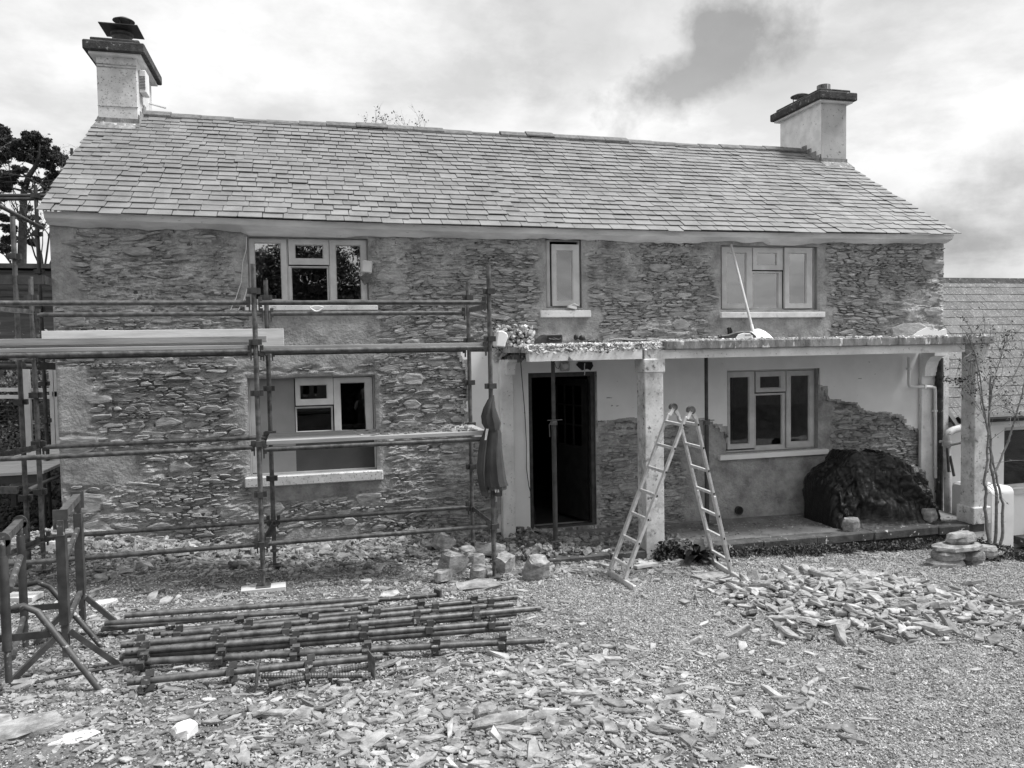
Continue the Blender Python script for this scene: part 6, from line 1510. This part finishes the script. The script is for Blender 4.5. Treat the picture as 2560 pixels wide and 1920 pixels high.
# ------------------------------------------------------------------ plants
def leaf_quads(P, s, m, name, par=None, off=(0, 0, 0), aspect=1.6, lo=0.0):
    n = len(P); T = [(np.array([(-.5, 0, 0), (0, -.5, .06), (.5, 0, 0), (0, .5, .06)], float), np.array([(0, 1, 2), (0, 2, 3)]))]
    q = nrg.normal(size=(n, 3, 3)); R, _ = np.linalg.qr(q)
    sc = np.stack([s*aspect, s, s], -1); V, F, S = scatter(T, P-np.array(off), R, sc, np.clip(nrg.normal(.5, .3, n)+lo, 0, 1)); o = put(name, fastmesh(name, V, F, m, S), par); return o
def blobpts(c, r, n, flat=1.0):
    d = nrg.normal(size=(n, 3)); d /= np.linalg.norm(d, axis=1)[:, None]; rad = r*nrg.random(n)**.45
    p = d*rad[:, None]; p[:, 2] *= flat; return p+np.array(c)
def tree(name, label, cat, trunk, r0, blobs, nleaf, ls, leafm, grp=None, branch=True, aspect=1.6, flat=.7, sub=7, gap_=.42):
    base = np.array(trunk[0], float); t = thing(name, tuple(base), label, cat, grp)
    b = MB(); m_ = len(trunk); b.path(trunk, [r0*(1-.75*i/(m_-1)) for i in range(m_)], 8); b.build('trunk', M['bark'], t, smooth=True)
    if branch:
        b = MB(); tp_ = np.array(trunk, float)
        for c, r in blobs:
            c = np.array(c, float); cand = [q for q in tp_ if q[2] < c[2]+.2]; q = cand[-1] if cand else tp_[0]; q = min(cand or [tp_[0]], key=lambda v: np.linalg.norm(v-c)+.3*abs(v[2]-c[2]+r))
            mid = (q+c)/2+np.array((U(-.1, .1), U(-.1, .1), -.12*np.linalg.norm(c-q)))*1.0; b.path([q, mid, c], [r0*.28, r0*.18, r0*.08], 5)
            for k in range(3): b.path([mid, (mid+c)/2+nrg.normal(0, r*.3, 3), c+nrg.normal(0, r*.6, 3)], [r0*.12, r0*.07, r0*.03], 4)
        tag(b.build('branches', M['bark'], t), kind='stuff')
    tot = sum(r**2 for c, r in blobs); P = []
    for c, r in blobs:
        k = max(20, int(nleaf*r**2/tot)); cs = blobpts(c, r, sub, flat)
        for q in cs: P.append(blobpts(q, r*gap_, k//sub+1, flat))
    P = np.concatenate(P); o = leaf_quads(P, nrg.uniform(.6, 1.3, len(P))*ls, leafm, 'crown', t, tuple(base), aspect); return t
# pine beyond the left gable
YT = 20.0; sc_ = (YT+9.9)/FOC*1.03
pb_px = [(78, 345, 24), (52, 362, 20), (104, 360, 22), (126, 380, 20), (88, 385, 26), (60, 392, 20), (142, 395, 18), (38, 380, 14), (156, 408, 13), (112, 412, 18), (48, 425, 14), (140, 440, 20), (30, 436, 12), (16, 452, 16), (124, 462, 18), (146, 470, 14), (92, 452, 12), (60, 462, 10), (8, 545, 14), (22, 572, 16), (40, 540, 10), (85, 545, 12), (100, 565, 10), (25, 600, 16), (8, 620, 16), (80, 605, 12), (70, 520, 9)]
blobs = [(tuple(at(x, y, YT+U(-.6, .6))), r*sc_) for x, y, r in pb_px]
tr = [tuple(at(x, y, YT)) for x, y in ((55, 780), (54, 680), (56, 600), (58, 530), (60, 478), (72, 440), (92, 412), (100, 380), (96, 350))]
tr[0] = (tr[0][0], YT, 1.0)
tree('pine_tree', 'tall dark pine with layered crown standing behind the left gable', 'tree', tr, .17, blobs, 42000, .036, M['needle'], 'pines beyond the gable', aspect=3.2, flat=.6, sub=24, gap_=.40)
pb2 = [(-10, 330, 26), (8, 350, 20), (-30, 360, 30), (10, 385, 20), (-15, 400, 24), (22, 372, 12), (-8, 440, 24), (14, 470, 16), (-40, 450, 30), (-20, 500, 24), (-60, 400, 40)]
blobs = [(tuple(at(x, y, YT+1+U(-.6, .6))), r*sc_) for x, y, r in pb2]
tr = [tuple(at(x, y, YT+1)) for x, y in ((-50, 780), (-48, 600), (-40, 450), (-30, 350))]; tr[0] = (tr[0][0], YT+1, 1.0)
tree('pine_tree', 'second pine at the extreme left edge, only its right branches in view', 'tree', tr, .17, blobs, 30000, .036, M['needle'], 'pines beyond the gable', aspect=3.2, flat=.6, sub=24, gap_=.40)
# bare-twigged bushes behind the shed and bushy one by the gable
def twigs(base, n, h, spread, name, label, cat, m='bark', r=.012, leaf=0, ls=.03, lm='leaf'):
    t = thing(name, tuple(base), label, cat); b = MB(); tips = []
    def grow(p, d, L, rr, lev):
        q = p; pts = [p]
        for i in range(4):
            d = d+np.array((rng.gauss(0, .16), rng.gauss(0, .16), rng.gauss(.02, .08))); d /= np.linalg.norm(d); q = q+d*L/4; pts.append(q)
        b.path(pts, [rr*(1-.6*i/4) for i in range(5)], 4); tips.extend(pts[2:])
        if lev:
            for k in range(3): s_ = rng.choice(pts[1:]); grow(s_, d+np.array((rng.gauss(0, .6), rng.gauss(0, .5), rng.gauss(.15, .35))), L*U(.4, .65), rr*.5, lev-1)
    for i in range(n):
        a = U(0, 2*PI); grow(np.array(base, float)+np.array((U(-.1, .1)*spread, U(-.1, .1)*spread, 0)), np.array((math.cos(a)*spread, math.sin(a)*spread*.6, 1.0)), h, r, 3)
    b.build('twigs', M[m], t)
    if leaf:
        tips = np.array(tips); P = tips[nrg.integers(0, len(tips), leaf)]+nrg.normal(0, .03, (leaf, 3)); leaf_quads(P, nrg.uniform(.5, 1.2, leaf)*ls, M[lm], 'leaves', t, tuple(base))
    return t
twigs(tuple(at(110, 690, 13)), 7, 2.3, .5, 'bare_bush', 'bare twiggy bush in front of the pines beside the gable corner', 'bush', leaf=500, ls=.05, r=.03)
for i, (xx, yy, top) in enumerate(((945, 330, 262), (1010, 335, 288), (1035, 338, 262))):
    a = at(xx, 345, 8.5); tt = at(xx, top, 8.5)
    twigs((float(a[0]), 8.5, float(a[2])-.5), 3, (float(tt[2]-a[2])+.5)*.62, .22, 'tree_top', ['thin leafy twig tip rising over the ridge, the left one', 'thin twig tip over the ridge, in the middle and lowest', 'forked twig tip over the ridge, the right one'][i], 'tree', 'stem', .010, 90, .035, 'leaf')
# hedge and brambles behind the fence
n = 24000; P = []
for k in range(70):
    xx = U(-10, -3.35); yy = U(5.2, 7.2); zz = U(.5, 2.0)*(1 if yy > 5.5 else .7); P.append(blobpts((xx, yy, zz), U(.3, .55), 330, .8))
o = leaf_quads(np.concatenate(P), nrg.uniform(.5, 1.2, 70*330)*.05, M['leaf'], 'hedge'); tag(o, 'dark overgrown hedge and brambles behind the wire fence at the left', 'hedge', kind='stuff')
P = []
for k in range(60):
    xx = U(-8, -3.3); yy = U(5.5, 7.2); P.append(np.stack([np.full(40, xx)+nrg.normal(0, .03, 40), np.full(40, yy)+nrg.normal(0, .03, 40), nrg.uniform(1.6, U(2.5, 3.1), 40)], -1))
o = leaf_quads(np.concatenate(P), nrg.uniform(.5, 1.2, 2400)*.045, mat('pale_leaf', .10, .2, 3, .7, 0, shade=.5), 'tall_weeds'); tag(o, 'pale tall weeds growing along the shed wall', 'weeds', kind='stuff')
# dark soil of the side garden
b = MB(); xs2 = np.linspace(-9, -2.95, 40); ys2 = np.linspace(.2, 7.0, 44); GX, GY = np.meshgrid(xs2, ys2); GZ = gz(GX, GY)+.02+.10*(fbm(GX*2.5, GY*2.5, 91)-.4)
idx = np.arange(40*44).reshape(44, 40); F = np.stack([idx[:-1, :-1], idx[:-1, 1:], idx[1:, 1:], idx[1:, :-1]], -1).reshape(-1, 4)
tag(put('garden_soil', fastmesh('garden_soil', np.stack([GX, GY, GZ], -1).reshape(-1, 3), F, M['soil'])), kind='structure')
n = 4000; x = nrg.uniform(-6, -2.9, n); y = nrg.uniform(.1, 5, n); s = nrg.uniform(.02, .09, n); V, F, S = scatter(CH, np.stack([x, y, gz(x, y)+.04+.10*(fbm(x*2.5, y*2.5, 91)-.4)], -1), rots(n, .4), np.stack([s, s, s*.6], -1), np.clip(nrg.normal(.1, .2, n), 0, 1)); tag(put('garden_stones', fastmesh('garden_stones', V, F, M['soil'], S)), 'small dark stones and clods over the side garden soil', 'soil', kind='stuff')
# weeds along the kerb
P = []
for k in range(300):
    xx = U(4.4, 9.0); yy = -1.36-abs(rng.gauss(0, .08)); P.append(blobpts((xx, yy, float(gz(xx, yy))+U(.0, .10)), U(.04, .10), 34, .8))
o = leaf_quads(np.concatenate(P), nrg.uniform(.5, 1.2, 300*34)*.022, M['leaf'], 'kerb_weeds'); tag(o, 'low dark weeds growing along the foot of the porch kerb', 'weeds', kind='stuff')
P = []
for k in range(130):
    xx = U(8.2, 9.6); yy = U(-2.4, -1.5); P.append(blobpts((xx, yy, float(gz(xx, yy))+.03), U(.04, .09), 26, .5))
o = leaf_quads(np.concatenate(P), nrg.uniform(.5, 1.2, 130*26)*.03, M['leaf'], 'ground_weeds'); tag(o, 'weeds and dead leaves round the foot of the right column', 'weeds', kind='stuff')
# ivy at the column foot
P = []
for k in range(60): c = at(1660+U(-20, 60), 1372+U(-14, 40), -1.42+U(-.1, .05)); P.append(blobpts((c[0], c[1], max(c[2], -.2)), .07, 30, .8))
iv = thing('ivy', (4.3, -1.42, -.18), 'clump of small-leaved ivy at the foot of the left column', 'plant'); leaf_quads(np.concatenate(P), nrg.uniform(.6, 1.2, 1800)*.03, M['leaf'], 'leaves', iv, (4.3, -1.42, -.18))
# broad-leaved dock plant
dk = thing('dock_plant', P3(1745, 1425, -1.65), 'dock plant with big drooping leaves between the ladder legs', 'plant'); base = np.array(dk.location); base[2] = gplane(base[0], base[1])
for k in range(26):
    a = U(0, 2*PI); L = U(.20, .36); w = U(.07, .12); up0 = U(.9, 2.2); V = []; F = []; n = 8
    for i in range(n+1):
        t = i/n; r_ = L*t; zz = up0*L*t-1.5*L*t*t*U(.9, 1.0); c = base+np.array((math.cos(a)*r_, math.sin(a)*r_, zz+.02)); hw = w*math.sin(PI*min(1, t*1.02))**.7*.5+.003
        s_ = np.array((-math.sin(a), math.cos(a), 0)); V += [c-s_*hw+np.array((0, 0, .012)), c, c+s_*hw+np.array((0, 0, .012))]
    for i in range(n): F += [(3*i, 3*i+3, 3*i+4, 3*i+1), (3*i+1, 3*i+4, 3*i+5, 3*i+2)]
    b = MB(); b.add(V, F); b.build('leaf', M['leaf2'] if 'leaf2' in M else M.setdefault('leaf2', mat('dock_leaf', .03, .07, 12, .55, .3, 30)), dk, smooth=True)
# climbing rose on the right column
rs_ = thing('climbing_rose', P3(2485, 1405, -1.55), 'thorny climbing rose with bare stems against the right porch column', 'plant')
Yr = -1.50; stems = [[(2474, 1368), (2467, 1300), (2463, 1260), (2466, 1222), (2459, 1205), (2468, 1150), (2472, 1085), (2462, 1040), (2455, 990)], [(2486, 1372), (2492, 1310), (2490, 1240), (2484, 1195), (2478, 1165), (2476, 1100), (2470, 1045), (2476, 1000), (2478, 940)],
    [(2497, 1390), (2507, 1330), (2506, 1260), (2497, 1220), (2488, 1175), (2478, 1150)], [(2480, 1190), (2497, 1160), (2512, 1120), (2530, 1070), (2544, 1020), (2556, 985), (2562, 950)], [(2485, 1165), (2474, 1100), (2466, 1060), (2452, 1010), (2448, 970), (2440, 900)],
    [(2476, 1010), (2482, 960), (2500, 900), (2510, 860), (2520, 830)], [(2478, 1000), (2500, 975), (2530, 950), (2552, 900), (2570, 860)], [(2455, 990), (2448, 930), (2436, 880), (2425, 850), (2415, 830)], [(2470, 1030), (2500, 1015), (2535, 1030), (2560, 1040)]]
tips = []
for i, S_ in enumerate(stems):
    pts = [np.array(at(x, y, Yr+.02*math.sin(i*2+k))) for k, (x, y) in enumerate(S_)]
    if i < 3: pts[0][2] = float(gz(pts[0][0], pts[0][1]))-.01
    fine_ = []
    for a, c in zip(pts[:-1], pts[1:]):
        for k in range(3): fine_.append(a+(c-a)*k/3+nrg.normal(0, .006, 3))
    fine_.append(pts[-1]); r0 = .022 if i < 3 else (.016 if i == 3 else .009)
    b = MB(); b.path(fine_, [r0*(1-.5*k/len(fine_)) for k in range(len(fine_))], 7)
    if i < 5:
        for k in range(18): q = fine_[rng.randrange(2, len(fine_))]; dd = np.array((rng.choice((-1, 1))*.04, U(-.02, .02), .01)); b.tube(q, q+dd, .006, 4, r2=.001)
    b.build('stem', M['stem'], rs_, smooth=True); tips += fine_[len(fine_)//2:]
b = MB(); tip2 = []
for k in range(150):
    c = at(rng.choice([2440+rng.gauss(0, 22), 2500+rng.gauss(0, 30)]), U(825, 1020), Yr+U(-.12, .25)) if k < 110 else rng.choice(tips)
    d = np.array((rng.gauss(0, .5), rng.gauss(0, .3), rng.gauss(.2, .6))); d /= np.linalg.norm(d); L = U(.12, .42); p2 = c+d*L*.5+nrg.normal(0, .02, 3); p3 = c+d*L; b.path([c, p2, p3], [.0035, .003, .0015], 4); tip2 += [p2, p3, c]
tag(b.build('twigs', M['stem'], rs_), kind='stuff')
tip2 = np.array(tip2); P = tip2[nrg.integers(0, len(tip2), 900)]+nrg.normal(0, .02, (900, 3)); leaf_quads(P, nrg.uniform(.5, 1.2, 900)*.022, M['leaf'], 'leaves', rs_, tuple(rs_.location))
b = MB(); pts = [P3(2430, 960, -1.33), P3(2405, 950, -1.36), P3(2380, 952, -1.35), P3(2352, 950, -1.3)]; b.path(pts, .004, 4); b.build('side_twig', M['stem'], rs_)
P = np.array([at(U(2352, 2425), 951+rng.gauss(0, 4), -1.34) for k in range(70)]); leaf_quads(P, nrg.uniform(.7, 1.2, 70)*.028, M['leaf'], 'leaves', rs_, tuple(rs_.location))
# hedgerow trees across the lane behind the photographer (seen only in the window glass)
for i, (cx0, hh, wd) in enumerate(((-9, 5.6, 3), (-4.5, 6.8, 2.6), (-.5, 7.4, 2.6), (3.5, 6.6, 2.4), (-14, 5, 3.2))):
    blobs = [((cx0+rng.gauss(0, wd*.5), -25+U(-1, 1), 1.2+U(.8, hh*.78)), U(.7, 1.2)) for k in range(34)]+[((cx0+rng.gauss(0, wd*.4), -25+U(-.6, .6), 1.2+U(hh*.6, hh*1.05)), U(.4, .7)) for k in range(16)]
    tree('hedgerow_tree', ['ash', 'thorn', 'hazel', 'willow', 'elder'][i]+' tree in the hedge opposite the cottage, mirrored in its windows', 'tree', [(cx0, -25, 1.2), (cx0+.2, -25, 1.2+hh*.5), (cx0, -25, 1.2+hh*.9)], .12, blobs, 26000, .07, M['needle'], 'hedgerow trees opposite', gap_=.75, aspect=2)
for cx0 in (-9, -6, -3, 0, 3, 6):
    P = np.concatenate([blobpts((cx0+U(-1.6, 1.6), -24.6+U(-.4, .4), U(1.6, 5.2)), U(.6, .9), 420, .9) for k in range(30)]); o = leaf_quads(P, nrg.uniform(.6, 1.2, len(P))*.13, M['needle'], 'hedge'); tag(o, 'tall dark hedge length under the trees across the lane', 'hedge', 'tall hedge under the trees', kind='stuff')
for i in range(7):
    cx0 = -18+i*9; blobs = [((cx0+U(-4.5, 4.5), -27+U(-.5, .5), 1.3+U(.3, 1.7)), U(.7, 1.1)) for k in range(14)]
    P = np.concatenate([blobpts(c, r, 220, .8) for c, r in blobs]); o = leaf_quads(P, nrg.uniform(.6, 1.2, len(P))*.2, M['leaf'], 'hedge'); tag(o, 'length of the clipped field hedge across the lane, behind the photographer', 'hedge', 'field hedge', kind='stuff')

# ------------------------------------------------------------------ the photographer, mirrored in one pane of the lower left window
def person():
    import bmesh
    gy = -10.42; gzp = float(gz(.05, gy)); base = np.array([.05, gy, gzp]); ph = CAM-_fw*.035
    hz = 2.92                                             # crown of the head
    hip = np.array([.05, gy, gzp+.84]); s_ = .92
    bm = bmesh.new(); lay = bm.verts.layers.skin.verify()
    def V(p, r, root=False):
        v = bm.verts.new(tuple(p)); v[lay].radius = (r, r if not isinstance(r, tuple) else r[1]); v[lay].use_root = root; return v
    def chain(start, pts):
        q = start
        for p, r in pts: v = V(p, r); bm.edges.new((q, v)); q = v
        return q
    sh_z = hz-.30
    pel = V(hip, .125, True)
    waist = chain(pel, [(hip+np.array((0, .01, .17)), .10)]); chest = chain(waist, [((.05, gy+.01, sh_z-.14), .125)])
    neck = chain(chest, [((.05, gy+.01, sh_z), .075), ((.05, gy+.03, sh_z+.06), .045)]); chain(neck, [((.05, gy+.05, sh_z+.13), .072), ((.05, gy+.04, sh_z+.21), .085), ((.05, gy+.03, sh_z+.26), .06)])
    for sx in (-1, 1):
        k = chain(pel, [((.05+sx*.09, gy, hip[2]-.06), .085), ((.05+sx*.11, gy+.02, gzp+.45), .058), ((.05+sx*.12, gy-.01, gzp+.09), .038)]); chain(k, [((.05+sx*.13, gy+.07, gzp+.035), .034), ((.05+sx*.135, gy+.16, gzp+.025), .026)])
        wrist = ph+np.array((sx*.10, -.05, -.05))
        w = chain(chest, [((.05+sx*.17, gy+.01, sh_z-.04), .048), ((.05+sx*.24, gy+.10, sh_z-.24), .036), (tuple(wrist), .024), (tuple(ph+np.array((sx*.085, -.02, -.015))), .027)])
        for i, dz in enumerate((-.03, -.01, .012, .032)):
            L = (.026, .034, .036, .032)[i]; p0 = ph+np.array((sx*.082, .006, dz)); chain(w, [(tuple(p0), .0095), (tuple(p0+np.array((-sx*L, .016, .004))), .0085), (tuple(p0+np.array((-sx*L*1.6, .010, .004))), .007)]) if False else chain(w, [(tuple(p0), .0095), (tuple(p0+np.array((-sx*.012, -.002, .002))), .008)])
        chain(w, [(tuple(ph+np.array((sx*.06, -.025, .0))), .0105), (tuple(ph+np.array((sx*.035, -.022, .012))), .0085)])
    me = bpy.data.meshes.new('body'); bm.to_mesh(me); bm.free(); me.materials.append(mat('skin', .36, .44, 4, .6, 0))
    root = thing('person', tuple(base), 'person in dark sleeveless top holding up a phone, mirrored in the lower left window', 'person')
    o = put('body', me, root); me.transform(Matrix.Translation(-Vector(base)))
    o.modifiers.new('skin', 'SKIN'); sb = o.modifiers.new('smooth', 'SUBSURF'); sb.levels = 2; sb.render_levels = 2
    c = np.array((.05, gy+.035, sh_z+.20))
    b = MB(); b.lathe(c, [(0, .115), (.06, .10), (.095, .05), (.10, -.02), (.105, -.12), (.11, -.24), (.09, -.30), (.0, -.31)], 18)
    hv = np.array(b.v); hv[:, 1] = np.where(hv[:, 1] > c[1]+.03, c[1]+.03, hv[:, 1]-.012); b.v = [tuple(p) for p in hv]; b.build('hair', M['bark'], root, smooth=True)
    for nm, zz, yy in (('eye', .015, .0), ):
        for sx in (-1, 1): e = MB(); e.lathe((c[0]+sx*.03, c[1]+.085, c[2]-.03), [(0, -.009), (.008, -.004), (.008, .004), (0, .009)], 8); e.build('eye', M['black'], root, smooth=True)
    e = MB(); e.add([(c[0]-.012, c[1]+.085, c[2]-.075), (c[0]+.012, c[1]+.085, c[2]-.075), (c[0], c[1]+.108, c[2]-.07), (c[0], c[1]+.085, c[2]-.03)], [(0, 1, 2), (0, 2, 3), (1, 3, 2), (0, 3, 1)]); e.build('nose', mat('nose_skin', .38, .42, 4, .6, 0), root)
    b = MB(); n = 22; prof = [(.050, .085, sh_z+.01), (.17, .10, sh_z-.03), (.165, .125, sh_z-.14), (.135, .11, sh_z-.34), (.145, .12, hip[2]+.10), (.16, .135, hip[2]+.02)]; V_ = []; F_ = []
    for wx2, wy2, z in prof: V_ += [(.05+wx2*math.cos(2*PI*k/n), gy+.012+wy2*math.sin(2*PI*k/n), z) for k in range(n)]
    for i in range(len(prof)-1): F_ += [(i*n+k, i*n+(k+1) % n, (i+1)*n+(k+1) % n, (i+1)*n+k) for k in range(n)]
    b.add(V_, F_); b.build('top', M['hoodie'], root, smooth=True)
    b = MB()
    b.path([(.05, gy, hip[2]+.08), (.05, gy, hip[2]-.05)], [.16, .17], 18)
    for sx in (-1, 1): b.path([(.05+sx*.075, gy, hip[2]-.02), (.05+sx*.10, gy+.02, gzp+.46), (.05+sx*.12, gy-.005, gzp+.10)], [.105, .082, .062], 14)
    b.build('trousers', M['black'], root, smooth=True)
    b = MB(); b.box(ph-np.array(_fw)*.0, (.155, .008, .076), np.array([_rt, _fw, _up]).T); b.build('phone', M['black'], None, bevel=.003, origin=ph)
    p_ = bpy.data.objects['phone']; tag(p_, 'dark phone held up sideways in both hands by the mirrored person', 'phone')
person()
